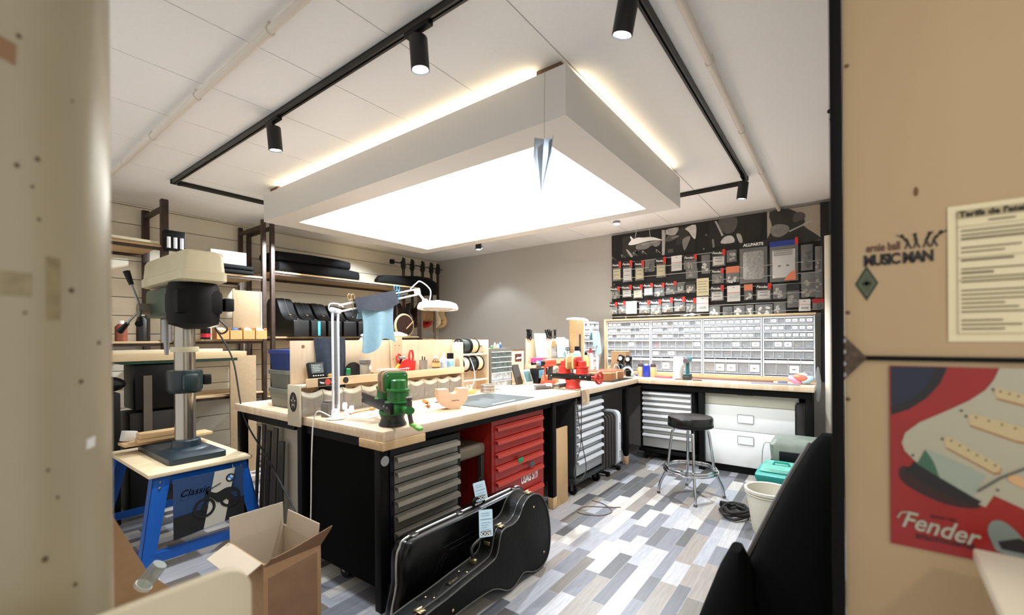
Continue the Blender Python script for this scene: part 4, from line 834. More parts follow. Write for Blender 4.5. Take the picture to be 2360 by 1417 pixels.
# ---- plywood panel with plaque
t = P('plaque_board', 'plywood board with a dark plaque and a white oval behind the orange drill', 'panel', (-2.95, 3.81, BZ)); m = MB(); m.b2((0, 0, 0), (.014, .36, .365), .001); m.build('panel', PLY, t)
m = MB(); m.b2((-.012, -.01, .366), (.02, .37, .372)); m.build('dark_top_strip', mat('dark_wood', (92, 66, 46), .6), t)
m = MB(); m.prism(circ(.048, 24, .085, .255, 1.45), .0008, (.0142, 0, 0), AY, AZ); m.build('white_oval', PAPER, t, smooth=False)
m = MB(); m.b2((.0142, .19, .24), (.018, .31, .325)); pq = m.build('plaque', mat('plaque_brown', (88, 44, 40), .5), t, smooth=False)
m = MB(); m.prism(sp2([(.20, .268), (.235, .29), (.27, .284), (.30, .29), (.30, .272), (.25, .266)], 3), .0006, (.0184, 0, 0), AY, AZ); m.build('pale_emblem', PAPER, pq, smooth=False)
# ---- second organizer with its things
o2, e2, r2 = organizer('second plywood organizer with clear bins, behind the red vise', 4.20, 5.16, 6)
def clamp(label, loc, s=1., rz=0.):
    t = P('spring_clamp', label, 'clamp', loc, rz, 'black spring clamps on the second organizer')
    m = MB()
    for k in (-1, 1): m.tube([(0, k*.022*s, .10*s), (0, k*.006*s, .055*s), (0, -k*.016*s, .03*s), (0, -k*.018*s, .012*s), (0, -k*.004*s, -.006*s)], lambda u: .0075*s*(1-.35*u), 8, smooth=4)
    m.cyl((-.01*s, 0, .05*s), (.01*s, 0, .05*s), .012*s, n=12); m.build('clamp', BLACKP, t)
for i, (dy, dz, lab) in enumerate(((.03, .50, 'nearest spring clamp on top of the second organizer'), (.055, .50, 'second spring clamp in the first bunch on the second organizer'), (.085, .49, 'third spring clamp in the first bunch on the second organizer'), (.43, .50, 'first spring clamp of the middle bunch, above the orange packet'), (.49, .505, 'second spring clamp of the middle bunch on the second organizer'), (.54, .49, 'third spring clamp of the middle bunch on the second organizer'), (.64, .505, 'single spring clamp at the far end of the second organizer'))): clamp(lab, (-2.915, 4.20+dy, BZ+dz), 1.05)
def card(name, label, cat, loc, w, h, mt, lean=8, rz=0., th=.002, r=.004):
    t = P(name, label, cat, loc, rz); m = MB(); a = R(lean); m.prism(rrect(w, h, r, 3, 0, h/2), th, (0, 0, 0), AY, (-sin(a), 0, cos(a))); m.build('sheet', mt, t); return t
card('clear_template', 'large pale green clear template leaning on the second organizer', 'template', (-2.855, 4.46, S1), .26, .36, glassy('green_acrylic', (196, 232, 222), .6), 7)
t = P('pink_box', 'bright pink box on the second organizer shelf', 'box', (-2.835, 4.30, S1)); m = MB(); m.box((0, 0, .034), (.07, .17, .068), None, .003); m.build('carton', mat('pink', (236, 60, 120), .5), t)
t = P('small_red_boxes', 'small red and white box right of the pink box', 'box', (-2.83, 4.44, S1)); m = MB(); m.box((0, 0, .032), (.05, .07, .064), None, .003); m.build('carton', mat('dull_red', (186, 62, 60), .5), t)
t = card('clear_bag', 'clear bag with an orange label hanging below the middle clamps', 'bag', (-2.86, 4.70, S1+.07), .16, .22, CLEARB, 4); m = MB(); m.b2((.004, -.03, .13), (.007, .05, .19)); m.build('orange_label', mat('orange_label', (206, 130, 74), .6), t)
card('clear_bag', 'clear bag of small screws standing on the second organizer shelf', 'bag', (-2.82, 4.72, S1), .15, .13, CLEARB, 6)
t = card('info_card', 'pale blue and green card on the second organizer', 'card', (-2.86, 4.92, S1+.05), .22, .26, mat('pale_cyan_card', (170, 200, 200), .5), 5); m = MB(); m.prism([(-.07, .25), (.09, .25), (.09, .10)], .0006, (-.012, 0, 0), AY, (-.09, 0, .99)); m.b2((-.004, -.08, .12), (-.0033, .03, .126)); m.build('print', mat('sky_print', (180, 216, 240), .6), t, smooth=False)
card('white_card', 'white card at the far end of the second organizer', 'card', (-2.875, 5.08, S1+.02), .13, .26, PAPER, 4)
t = P('scissors', 'dark scissors hanging at the far end of the second organizer', 'scissors', (-2.835, 5.02, S1+.02)); m = MB(); m.torus((0, -.02, .14), .02, .006, Matrix.Rotation(R(90), 3, 'Y'), n=16); m.torus((0, .02, .135), .02, .006, Matrix.Rotation(R(90), 3, 'Y'), n=16); m.build('handles', BLACKP, t); m = MB(); m.tube([(0, -.008, .12), (0, .008, .0)], .004, 6); m.tube([(0, .008, .12), (0, -.008, .0)], .004, 6); m.build('blades', STEEL, t)
t = P('clear_case', 'flat clear case on the second organizer shelf', 'case', (-2.86, 4.92, S1)); m = MB(); m.box((0, 0, .022), (.085, .24, .044), None, .004); m.build('case', glassy('clear_case', (200, 206, 200)), t)
bottle('dark bottle with a black cap in front of the side drawer rack', (-2.74, 5.10, BZ), [(0, 0), (.05, 0), (.052, .01), (.052, .30), (.03, .335), (0, .335)], mat('pale_bottle', (214, 222, 236), .4), [(.031, .33), (.031, .39), (0, .392)], BLACKP, [(.0525, .12), (.053, .12), (.053, .30), (.0525, .30)], mat('sky_label', (150, 206, 232)))
bottle('amber glue bottle in front of the side drawer rack', (-2.68, 5.23, BZ), [(0, 0), (.04, 0), (.042, .008), (.042, .24), (.02, .275), (0, .275)], mat('pale_amber', (206, 170, 96), .4), [(.021, .27), (.021, .31), (0, .312)], BLACKP)
bottle('pale pink spray bottle in front of the side drawer rack', (-2.67, 5.35, BZ), [(0, 0), (.04, 0), (.042, .008), (.042, .27), (.02, .30), (0, .30)], mat('pale_pink', (236, 206, 204), .4), [(.018, .3), (.02, .33), (.012, .36), (0, .362)], mat('red_nozzle', (206, 50, 50), .4))
t = P('black_strip', 'upright dark bar standing in front of the side drawer rack', 'bar', (-2.75, 5.22, BZ)); m = MB(); m.b2((0, -.04, 0), (.02, .04, .55), .002); m.build('bar', mat('charcoal_bar', (52, 56, 54), .6), t)
# ============================================================ vises
def vise(label, loc, rz, col, bar_l, bar_h, wheel, liner, k=1.):
    t = T('bench_vise', label, 'vise', loc, rz); t.scale = (1, 1, .78); G = mat(col[0], col[1], .35, noise=.12, nscale=20); GD = mat(col[0]+'_base', col[2], .4)
    m = MB(); m.lathe([(0, 0), (.078*k, 0), (.08*k, .012), (.072*k, .03), (.066*k, .06), (.072*k, .075), (.074*k, .10), (0, .10)], n=32); m.build('base', GD, t)
    m = MB(); m.lathe([(.074*k, .085), (.078*k, .088), (.078*k, .112), (0, .112)], n=32); m.build('turntable', G, t)
    m = MB(); m.box((.0 if wheel else -.14, -.055*k, .155), (bar_l, .02, bar_h), None, .003); b_ = m.build('guide_bar', BLACKP, t)
    m = MB(); m.box((.0 if wheel else -.14, .05*k, .155), (bar_l, .02, bar_h), None, .003); m.build('guide_bar', BLACKP, t)
    x0 = (0 if wheel else -.14)-bar_l/2
    for xx in (x0+.015, x0+bar_l-.05, x0+bar_l-.11): m = MB(); m.sph((xx, -.066*k, .155), (.009, .005, .009), n=12); m.build('bolt', STEEL, b_)
    for xx, mt, hh in ((-.095*k, G, 0), (.105*k, G, 0)):
        m = MB(); m.box((xx, 0, .15), (.125*k, .098*k, .075), None, .012); m.lathe([(.074*k, .188), (.076*k, .194), (.062*k, .20), (.060*k, .262), (.066*k, .268), (.066*k, .282), (.044*k, .286), (.042*k, .345), (.036*k, .352), (0, .352)], (xx, 0, 0), 28); m.build('jaw_post', mt, t)
    for xx, s in ((-.05*k, 1), (.06*k, -1)):
        m = MB(); m.prism(rrect(.135*k, .15, .03, 5, 0, .325), .016*k, (xx-.008*k, 0, 0), AY, AZ, 0, .003); jp = m.build('jaw_plate', G, t)
        for yy, zz in ((-.05, .28), (.05, .28), (-.05, .375), (.05, .375)): m = MB(); m.sph((xx-s*.008*k, yy*k, zz), (.004, .007, .007), n=10); m.build('screw', STEEL, jp)
        m = MB(); m.prism(rrect(.150*k, .165, .035, 5, 0, .328), .02*k, (xx+s*.019*k-.01*k, 0, 0), AY, AZ, 0, .004); m.build('jaw_liner', liner, jp)
    m = MB(); m.cyl((.16*k, 0, .155), (.25*k, 0, .155), .017*k, n=16); m.cyl((.245*k, 0, .155), (.285*k, 0, .155), .027*k, n=18); m.build('screw_spindle', G, t)
    if wheel:
        m = MB(); q = Matrix.Rotation(R(90), 3, 'Y'); m.torus((.29, 0, .15), .068, .013, q, n=32)
        for a in range(0, 360, 120): m.tube([(.285, 0, .155), (.29, .066*cos(R(a)), .15+.066*sin(R(a)))], .011, 8)
        m.cyl((.27, 0, .152), (.3, 0, .152), .02, n=16); m.build('hand_wheel', G, t)
    else:
        m = MB(); m.tube([(.272, 0, .235), (.272, 0, .155), (.275, .01, .075), (.282, .012, .055)], .013, 10, smooth=4); m.sph((.272, 0, .238), (.02, .02, .014)); ca = m.build('crank_arm', GD if col[0] != 'green_cast' else mat('dark_crank', (70, 56, 48), .4), t)
        m = MB(); q = Vector((1, .15, -.12)).to_track_quat('Z', 'Y').to_matrix(); m.lathe([(0, 0), (.014, .0), (.012, .03), (.017, .06), (.018, .085), (.010, .105), (0, .108)], (.275, .012, .058), 16, 0, q); m.build('crank_handle', mat('light_green', (112, 176, 74), .4), ca)
    return t
vise('green cast luthier vise with black bars on the near corner of the bench', (-2.09, 1.635, BZ), R(-20), ('green_cast', (26, 100, 32), (26, 30, 24)), .60, .085, False, mat('cork_liner', (150, 124, 96), .8))
vise('red cast vise with a hand wheel on the middle of the front bench', (-2.12, 3.86, BZ), R(-3), ('red_cast', (184, 44, 34), (184, 46, 36)), .46, .062, True, mat('leather_liner', (190, 158, 108), .8))
# ============================================================ lamps on the bench
LW = mat('white_enamel', (240, 242, 248), .3)
la = T('magnifier_lamp', 'white jointed magnifier lamp clamped at the near end of the bench, cloths over its arm', 'lamp', (-2.545, 1.55, BZ))
m = MB(); m.lathe([(0, .0), (.036, 0), (.036, .004), (.026, .008), (.024, .06), (.018, .064), (.010, .066), (0, .066)], n=24); m.build('base', LW, la)
m = MB(); m.b2((-.03, -.056, -.09), (.03, -.0625, .0)) if False else m.lathe([(0, .0042), (.055, .0042), (.055, .0075), (0, .008)], n=28); m.build('base_plate', LW, la)
for dy, x_ in ((-.016, .0), (.022, .0)):
    m = MB(); m.box((x_, dy, .37), (.012, .012, .62), None, .002); m.build('lower_arm', LW, la)
m = MB(); m.tube([(0, .003, .09), (0, .003, .62)], .008, 8); m.build('spring', STEEL, la)
m = MB(); m.box((0, .004, .685), (.022, .07, .03), (R(-10), 0, 0), .004); m.cyl((-.018, .004, .685), (.018, .004, .685), .012); m.build('elbow', LW, la)
e0 = Vector((0, .035, .70)); e1 = Vector((.02, .66, .855))
dv = (e1-e0).normalized(); up_ = Vector((0, -dv.z, dv.y))
for k in (-.02, .02):
    m = MB(); m.tube([e0+up_*k, e1+up_*k], .0062, 8); m.build('upper_arm', LW, la)
m = MB(); m.tube([e0+dv*.35, e0+dv*.55], .008, 8); m.build('upper_spring', DARK, la)
m = MB(); m.tube([(0, -.016, .67), (-.0, -.04, .69), (0, -.03, .725), (0, .03, .727), (0, .06, .71)], .004, 8, smooth=6); m.build('lower_cable', LW, la)
m = MB(); m.tube([e1-dv*.06+up_*.03, e1+up_*.06, e1+dv*.05+up_*.07, e1+dv*.1+Vector((0, .03, .0)), e1+Vector((0, .12, -.07))], .0048, 8, smooth=6); m.build('upper_cable', LW, la)
m = MB(); m.box(e1, (.02, .05, .05), (R(14), 0, 0), .005); m.tube([e1, e1+Vector((.0, .07, -.06))], .009, 8); m.cyl(e1+Vector((-.018, .075, -.062)), e1+Vector((.018, .075, -.062)), .014); m.build('head_joint', LW, la)
hc = Vector((.02, .868, .735))
m = MB(); m.lathe([(0, .07), (.02, .07), (.024, .06), (.11, .056), (.145, .044), (.158, .022), (.160, 0), (.153, -.004), (.145, .0), (.13, .012), (0, .014)], hc, 48, 0, Matrix.Rotation(R(-2), 3, 'X')); m.build('lamp_head', LW, la)
m = MB(); m.lathe([(0, -.012), (.08, -.012), (.115, .0), (.11, .013), (0, .013)], hc, 36); m.build('magnifier_lens', glassy('lens_glass', (216, 212, 196), .5, .1), la)
mid = e0+dv*.29
cl = cloth('grey_cloth', 'grey cloth wrapped over the upper arm of the magnifier lamp', 'cloth', Vector(la.location)+e0+dv*.26+Vector((.012, 0, .045)), .36, .10, mat('slate_cloth', (84, 88, 100), .95, noise=.12, nscale=30), .008, 1.3, .02, .004, .012, 5); cl.rotation_euler = (R(14), 0, 0)
cl = cloth('blue_cloth', 'light blue cloth hanging from the upper arm of the magnifier lamp', 'cloth', Vector(la.location)+e0+dv*.285+Vector((.0, 0, -.028)), .27, .285, mat('light_blue_cloth', (152, 188, 204), .95, noise=.06, nscale=40), .02, 1.6, .05, .004, .012, 9)
for dd, lab, c in ((.085, 'tan cord clip at the left end of the grey cloth', (196, 160, 100)), (.455, 'bright blue cord clip at the right end of the grey cloth', (60, 176, 226))):
    t = T('cord_clip', lab, 'clip', Vector(la.location)+e0+dv*dd+up_*.02); m = MB()
    for s in (-1, 1): m.torus((.004, s*.012, .036), .013, .0028, Matrix.Rotation(R(90), 3, 'Y'), n=16, sx=1.6)
    m.tube([(.0185, -.004, .03), (.02, 0, .0), (.0165, .006, -.03), (.0165, .004, -.05)], .0028, 6); m.build('clip', mat('clip%d' % c[0], c, .4), t)
def desk_lamp(label, loc, rz):
    t = T('desk_lamp', label, 'lamp', loc, rz)
    m = MB(); m.box((0, -.03, .008), (.14, .24, .016), None, .006); m.build('base', LW, t)
    m = MB(); m.tube([(0, 0, .016), (0, 0, .46)], .019, 12); m.build('lower_arm', LW, t)
    m = MB(); m.cyl((-.02, 0, .47), (.02, 0, .47), .022); m.tube([(0, 0, .47), (0, -.30, .72)], .015, 10); m.build('upper_arm', LW, t)
    m = MB(); m.cyl((-.02, -.30, .72), (.02, -.30, .72), .02); m.tube([(0, -.30, .72), (0, -.36, .745)], .014, 8); m.build('joint', LW, t)
    m = MB(); m.loft([[(x, y, z) for x, y in rrect(w_, l_, .035, 5, 0, -.55)] for z, w_, l_ in ((.725, .09, .40), (.728, .105, .42), (.74, .105, .42), (.755, .05, .30))]); m.build('lamp_head', LW, t)
    return t
dl = desk_lamp('white flat-headed desk lamp in front of the side drawer rack, blue cloth on its arm', (-2.63, 5.46, BZ), 0)
cl = cloth('blue_cloth', 'light blue cloth draped over the arm of the far desk lamp', 'cloth', (-2.608, 5.38, BZ+.58), .20, .24, mat('light_blue_cloth', (150, 206, 226)), .016, 1.4, .06, .004, .02, 21)
t = T('desk_lamp', 'white flat lamp head resting above the first organizer, arm behind its backboard', 'lamp', (-3.02, 1.98, BZ)); m = MB(); m.lathe([(0, 0), (.07, 0), (.07, .015), (0, .018)]); m.build('base', LW, t); m = MB(); m.tube([(0, 0, .015), (0, 0, .42), (0, .12, .53)], .015, 10); m.build('arm', LW, t)
m = MB(); m.loft([[(x, y, z) for x, y in rrect(w_, l_, .035, 5, .04, .28)] for z, w_, l_ in ((.525, .09, .38), (.53, .105, .42), (.54, .105, .42), (.562, .06, .3))]); m.build('lamp_head', LW, t)
# ============================================================ things lying on the front bench
t = P('cutting_mat', 'dark grey cutting mat lying on the front bench', 'mat', (-2.31, 2.745, BZ), R(1)); m = MB(); m.b2((-.255, -.335, 0), (.255, .335, .005), .001); m.build('mat', mat('mat_grey', (62, 70, 72), .6), t)
m = MB(); m.b2((.205, -.19, .0051), (.222, .10, .0056)); m.build('ruler_mark', PAPER, t, smooth=False)
t = P('wooden_cradle', 'half-round pale wooden neck cradle on the bench beside the mat', 'cradle', (-2.235, 2.27, BZ), R(62))
def hr(r, n=22): return [(r*cos(R(a)), r*sin(R(a))+r) for a in [180+180*i/n for i in range(n+1)]]
pts = hr(.112)+[(.112, .145), (.036, .145)]+[(.036*cos(R(a)), .145+.036*sin(R(a))) for a in range(-15, -166, -15)]+[(-.036, .145), (-.112, .145)]
m = MB(); m.prism(pts, .085, (0, .0425, 0), AX, AZ, 0, .002); m.build('block', mat('pinkish_maple', (228, 190, 158), .5, noise=.06, nscale=4, stretch=(1, 1, 8)), t)
m = MB(); m.prism(sp2([(-.012, .056), (-.004, .061), (.006, .057), (.02, .061), (.042, .058), (.041, .063), (.02, .066), (.004, .063), (-.004, .066), (-.013, .062)], 3), .0006, (0, -.0426, 0), AX, AZ); m.build('printed_mark', mat('burnt_print', (110, 80, 60), .7), t, smooth=False)
t = P('wooden_mallet', 'small wooden tool lying beside the half-round cradle', 'tool', (-2.50, 2.28, BZ)); m = MB(); m.tube([(0, 0, .02), (.06, -.09, .045)], .014, 10); m.build('handle', mat('honey_wood', (196, 140, 84), .5), t); m = MB(); m.tube([(.0, .01, .014), (.12, -.10, .012)], .011, 8); m.build('shaft', mat('reddish_wood', (150, 96, 70), .5), t)
t = P('magazine', 'stack of printed sheets on the bench near the lamp', 'papers', (-2.50, 1.75, BZ), R(20)); m = MB(); m.b2((-.1, -.13, 0), (.1, .13, .006)); m.build('sheets', PAPER, t, smooth=False)
m = MB(); m.b2((-.06, -.10, .0061), (.06, .10, .0065)); m.build('printed_cover', mat('pale_rose_print', (214, 186, 172), .6, noise=.2), t, smooth=False)
t = P('metal_block', 'grey metal block on the bench in front of the first bins', 'block', (-2.66, 1.57, BZ), R(10)); m = MB(); m.box((0, 0, .045), (.07, .06, .09), None, .003); m.b2((-.03, -.02, .0905), (.03, .04, .105)); m.build('block', mat('grey_metal', (104, 98, 90), .5), t)
t = P('power_plug', 'white plug cluster beside the lamp base', 'plug', (-2.60, 1.66, BZ), R(30))
for dx, dz in ((0, .02), (.03, .04), (-.02, .06)): m = MB(); m.box((dx, dz*.3, dz), (.03, .05, .036), (R(20), 0, .4), .008); m.build('plug', WHITE, t)
t = P('paint_brush', 'small brush lying on the bench behind the plugs', 'brush', (-2.62, 1.76, BZ)); m = MB(); m.tube([(0, -.06, .008), (0, .05, .012), (0, .09, .012)], .006, 8); m.build('handle', mat('honey_wood', (196, 140, 84)), t); m = MB(); m.sph((0, .115, .014), (.008, .03, .012)); m.build('bristles', mat('bristle', (170, 140, 90), .9), t)
t = P('paper_sheet', 'white sheet of paper lying in front of the small drawer cabinet', 'paper', (-2.56, 3.52, BZ)); m = MB(); m.surf(lambda u, v: Vector(((u-.5)*.38, (v-.5)*.30, .003+.05*max(0, .3-u)**1.2+.003*sin(v*4))), 10, 6, .001); m.build('sheet', PAPER, t)
t = P('small_wooden_block', 'orange-tan wood block at the foot of the reel rack', 'block', (-2.68, 2.93, BZ), R(8)); m = MB(); m.box((0, 0, .018), (.06, .17, .036), None, .003); m.build('block', mat('orange_wood', (222, 168, 96), .6), t)
t = P('wire_coil', 'coil of bare wire at the foot of the reel rack', 'coil', (-2.65, 3.17, BZ))
m = MB()
for k in range(5): m.torus((0, 0, .008+.014*k), .062-.004*(k % 2), .0075, n=28, m=6)
m.build('coil', mat('grey_wire', (150, 138, 126), .4, .4), t)
t = P('small_bottles', 'pair of small white topped bottles behind the wooden block', 'bottle', (-2.72, 2.99, BZ)); 
for y in (-.022, .022): m = MB(); m.lathe([(0, 0), (.018, 0), (.018, .04), (.01, .05), (.012, .075), (0, .078)], (0, y, 0), 14); m.build('bottle_body', mat('rosy_plastic', (222, 190, 180), .5), t)
t = P('cordless_drill', 'orange cordless drill standing on its battery in front of the plywood panel', 'drill', (-2.53, 4.05, BZ), R(-10))
DO = mat('drill_orange', (206, 70, 40), .4); 
m = MB(); m.box((0, 0, .022), (.10, .15, .044), None, .012); m.build('battery', DO, t)
m = MB(); m.tube([(0, .03, .04), (0, .035, .12), (0, .045, .20)], lambda u: .027, 12, smooth=4); m.build('grip', DARK, t)
m = MB(); m.tube([(0, -.03, .045), (0, -.055, .11), (0, -.045, .19)], .010, 8, smooth=4); m.build('hand_guard', DO, t)
m = MB(); m.loft([[(r*cos(R(a)), y, .235+r*1.05*sin(R(a))) for a in range(0, 360, 24)] for y, r in ((.10, .028), (.09, .042), (.0, .046), (-.07, .042), (-.08, .032))]); m.build('motor_housing', DO, t)
m = MB(); m.cyl((0, -.082, .235), (0, -.14, .235), .034, n=20); m.build('clutch_ring', BLACKP, t); m = MB(); m.cyl((0, -.141, .235), (0, -.148, .235), .03, n=20); m.build('blue_ring', mat('blue_ring', (100, 150, 220), .4), t)
m = MB(); m.cyl((0, -.149, .235), (0, -.20, .235), .022, .012, n=16); m.build('chuck', STEEL, t); m = MB(); m.cyl((0, -.201, .235), (0, -.25, .235), .016, n=14); m.build('bit_holder', BLACKP, t)
t = P('rotary_tool', 'grey rotary tool lying on the front bench by the red vise', 'rotary tool', (-2.33, 3.62, BZ), R(-28))
m = MB(); m.tube([(0, .12, .027), (0, .06, .028), (0, -.02, .028), (0, -.08, .024)], lambda u: .027-.006*abs(u-.4), 14, smooth=3); m.build('body', mat('tool_grey', (92, 90, 86), .4), t); m = MB(); m.tube([(0, .10, .03), (0, .03, .032)], .0265, 14); m.build('pale_sleeve', mat('pale_grip', (196, 194, 190), .4), t)
m = MB(); m.cyl((0, .14, .025), (0, .12, .026), .012, .02); m.cyl((0, .19, .025), (0, .14, .025), .016, .014); m.build('nose', STEEL, t)
m = MB(); m.tube([(0, .19, .024), (.005, .28, .03), (.01, .33, .028)], .02, 12, smooth=4); m.build('handpiece_grip', mat('charcoal_bar', (52, 56, 54)), t)
t = P('power_cable', 'dark cord looping from the bench edge down beside the silver trolley', 'cord', (-1.95, 3.60, BZ)); m = MB(); m.tube([(-.33, .0, .024), (-.16, .06, .01), (-.03, .08, .008), (.012, .085, -.01), (.014, .08, -.25), (.015, .06, -.5), (.03, -.10, -.72), (.05, -.02, -.80), (.05, .10, -.72), (.03, .07, -.5), (.02, .0, -.2), (.015, -.02, -.06)], .0042, 8, smooth=8); m.build('cord', mat('grey_cord2', (70, 62, 56), .5), t)
t = P('floor_cable', 'thin brown cable looping on the floor in front of the silver trolley', 'cable', (-1.75, 3.55, 0)); m = MB(); m.tube([(-.08, .12, .004), (.05, .10, .004), (.18, -.02, .004), (.12, -.16, .004), (-.05, -.20, .004), (-.06, -.05, .004), (.12, .06, .004), (.2, .12, .004)], .0035, 6, smooth=8); m.build('cable', mat('brown_cable', (110, 92, 74), .6), t)
t = P('tablet', 'small tablet with a grey-green screen leaning by the plywood panel', 'tablet', (-2.72, 3.97, BZ)); m = MB(); m.prism(rrect(.14, .16, .012, 4, 0, .081), .008, (0, 0, 0), AY, (-.35, 0, .937)); m.build('frame', PAPER, t); m = MB(); m.prism(rrect(.12, .12, .004, 3, 0, .085), .0008, (.0085, 0, .003), AY, (-.35, 0, .937)); m.build('screen', mat('teal_screen', (96, 128, 128), .2), t)
t = P('picture_frame', 'dark frame leaning beside the small drawer cabinet', 'frame', (-2.78, 3.86, BZ)); m = MB(); m.prism(rrect(.12, .22, .006, 3, 0, .112), .012, (0, 0, 0), AY, (-.3, 0, .954)); m.build('frame', mat('dark_frame', (62, 56, 50), .5), t)
t = P('blue_box', 'box with a blue front on the bench behind the orange drill', 'box', (-2.70, 4.14, BZ+.0)); m = MB(); m.b2((-.06, -.1, 0), (.05, .10, .165), .003); m.build('box', BLACKP, t); m = MB(); m.b2((.0503, -.09, .06), (.052, .05, .15)); m.build('blue_front', mat('print_blue', (110, 180, 210), .5), t, smooth=False)
t = P('cardboard_tray', 'small torn cardboard box in front of the blue-fronted box', 'box', (-2.58, 4.17, BZ)); m = MB(); m.b2((-.05, -.11, 0), (.05, .11, .09), .003); m.box((.052, 0, .085), (.003, .2, .05), (0, R(25), 0)); m.build('box', CARD, t, smooth=False)
t = P('black_mat', 'thin black pad under the guitar body at the bench corner', 'mat', (-2.22, 4.90, BZ)); m = MB(); m.b2((-.21, -.30, 0), (.20, .30, .006), .002); m.build('mat', BLACKP, t)
gb = P('unfinished_guitar', 'reddish brown unfinished guitar body lying flat at the bench corner', 'guitar body', (-2.24, 4.90, BZ+.0065), R(-4))
fo = sp2([(-.17, -.235), (-.09, -.265), (.06, -.26), (.155, -.20), (.175, -.11), (.135, -.02), (.12, .03), (.14, .11), (.135, .18), (.07, .225), (-.03, .23), (-.11, .19), (-.13, .11), (-.115, .03), (-.14, -.03), (-.185, -.12)], 4)
m = MB(); m.prism(fo, .098, (0, 0, 0)); m.build('sides', mat('brown_rim', (146, 92, 52), .45, noise=.25, nscale=14), gb)
m = MB(); m.prism([(a*1.012, b*1.012) for a, b in fo], .008, (0, 0, .0985)); m.build('soundboard', mat('red_brown_top', (176, 84, 52), .4, noise=.1), gb)
m = MB(); m.prism([(a*1.004, b*1.004) for a, b in fo], .012, (0, 0, .086), mi=0); m.build('binding', mat('cream_binding', (224, 206, 160), .5), gb)
m = MB(); m.b2((.122, -.004, .002), (.132, .03, .086)); m.build('waist_strip', mat('cream_binding', (224, 206, 160)), gb)
t = P('edge_note', 'paper note stuck on the front edge of the bench below the red vise', 'note', (XF+.001, 3.74, BZ-.10)); m = MB(); m.surf(lambda u, v: Vector((.002+.004*sin(u*3)*v, u*.17, .098-v*.14)), 6, 6, .0008); m.build('paper', mat('tan_note', (206, 180, 148), .8), t)
# ============================================================ black wall panel with photo prints, rails and hanging packets
pb = T('display_wall_panel', 'black wall panel with photo prints and rails of packets above the small-parts drawers', 'wall panel', (0, 5.915, 0))
PBK = mat('panel_black', (24, 21, 20), .6, noise=.1)
m = MB(); m.b2((-2.605, 0, 1.765), (-.02, .032, 2.965), .002); m.build('board', PBK, pb)
GR = [mat('photo_grey%d' % i, (v, v-3, v-7), .6, noise=.18, nscale=16) for i, v in enumerate((52, 92, 140, 186, 214))]
def photo(name, x0, x1, z0, z1, bg, shapes):
    m = MB(); m.b2((x0, -.004, z0), (x1, -.0005, z1)); o = m.build(name, bg, pb, smooth=False)
    for i in range(5):
        m = MB(); n = 0
        for g, pts, sm in shapes:
            if g == i: m.prism(sp2([(x0+(x1-x0)*a, z0+(z1-z0)*b) for a, b in pts], 3) if sm else [(x0+(x1-x0)*a, z0+(z1-z0)*b) for a, b in pts], .0006, (0, -.0046-.0007*i, 0), AX, AZ); n += 1
        if n: m.build('printed_tone', GR[i], o, smooth=False)
        else: m.bm.free()
photo('photo_print', -2.44, -1.90, 2.63, 2.945, PBK, [(0, [(.0, .02), (.28, .02), (.4, .95), (.0, .9)], 0), (2, [(.36, .33), (.43, .52), (.95, .56), (.97, .36), (.86, .3), (.78, .38), (.64, .26), (.48, .26)], 1), (1, [(.3, .02), (.36, .05), (.5, .33), (.44, .36)], 0), (3, [(.10, .34), (.16, .3), (.28, .02), (.22, .0)], 1), (1, [(.28, .18), (.36, .28), (.42, .2), (.36, .1)], 1), (3, [(.52, .48), (.9, .53), (.9, .5), (.52, .45)], 0)])
photo('photo_print', -1.885, -1.455, 2.60, 2.945, PBK, [(3, [(.0, .0), (.08, .0), (.12, .95), (.0, .98)], 0), (3, [(.12, .95), (.5, .98), (.4, .72), (.14, .78)], 1), (4, [(.7, .9), (1, .98), (1, .5), (.93, .5), (.8, .76)], 1), (1, [(.12, .5), (.42, .56), (.42, .74), (.18, .72)], 1), (2, [(.3, .58), (.5, .62), (.48, .68), (.3, .64)], 1), (2, [(.62, .5), (.85, .58), (.74, .2), (.66, .1)], 1), (0, [(.45, .3), (.78, .6), (.72, .9), (.5, .88)], 1), (1, [(.18, .06), (.34, .06), (.34, .2), (.18, .2)], 0)])
photo('photo_print', -1.30, -.72, 2.62, 2.955, mat('photo_dark', (32, 29, 26), .6), [(1, [(.2, .98), (.55, .98), (.5, .5), (.3, .5)], 1), (3, [(.12, .98), (.16, .96), (.30, .4), (.26, .38)], 0), (4, [(.24, .12), (.32, .34), (.46, .34), (.50, .1)], 1), (3, [(.54, .38), (.62, .36), (.66, .08), (.60, .06)], 1), (2, [(.06, .3), (.1, .32), (.12, 0), (.08, 0)], 0)])
photo('photo_print', -.66, -.15, 2.56, 2.96, mat('photo_pale', (176, 164, 146), .6), [(0, [(0, 0), (.1, .5), (.05, .98), (.45, .98), (.72, .62), (.7, .45), (.98, .1), (.9, 0)], 1), (2, [(.1, .3), (.06, .5), (.2, .6), (.4, .52), (.42, .36), (.25, .22)], 1), (1, [(.5, .6), (.55, .85), (.7, .82), (.72, .66)], 1), (3, [(.42, .36), (.86, .6), (.88, .56), (.44, .33)], 0)])
for z, xa, xb in ((2.452, -2.31, -1.2), (2.555, -2.31, -1.1), (2.335, -2.55, -.06), (2.21, -2.60, -.06), (2.10, -2.60, -.06), (1.995, -2.60, -.06), (1.895, -2.60, -.06), (1.797, -2.60, -.06)):
    m = MB(); m.cyl((xa, -.022, z), (xb, -.022, z), .0042, n=8); m.build('rail', mat('rail_white', (196, 192, 186), .4), pb)
for x, z in ((-1.33, 2.79), (-1.36, 2.62), (-2.57, 2.26), (-2.40, 1.778), (-1.3, 2.02)): m = MB(); m.sph((x, -.002, z), (.011, .005, .011), n=12); m.build('screw', STEEL, pb)
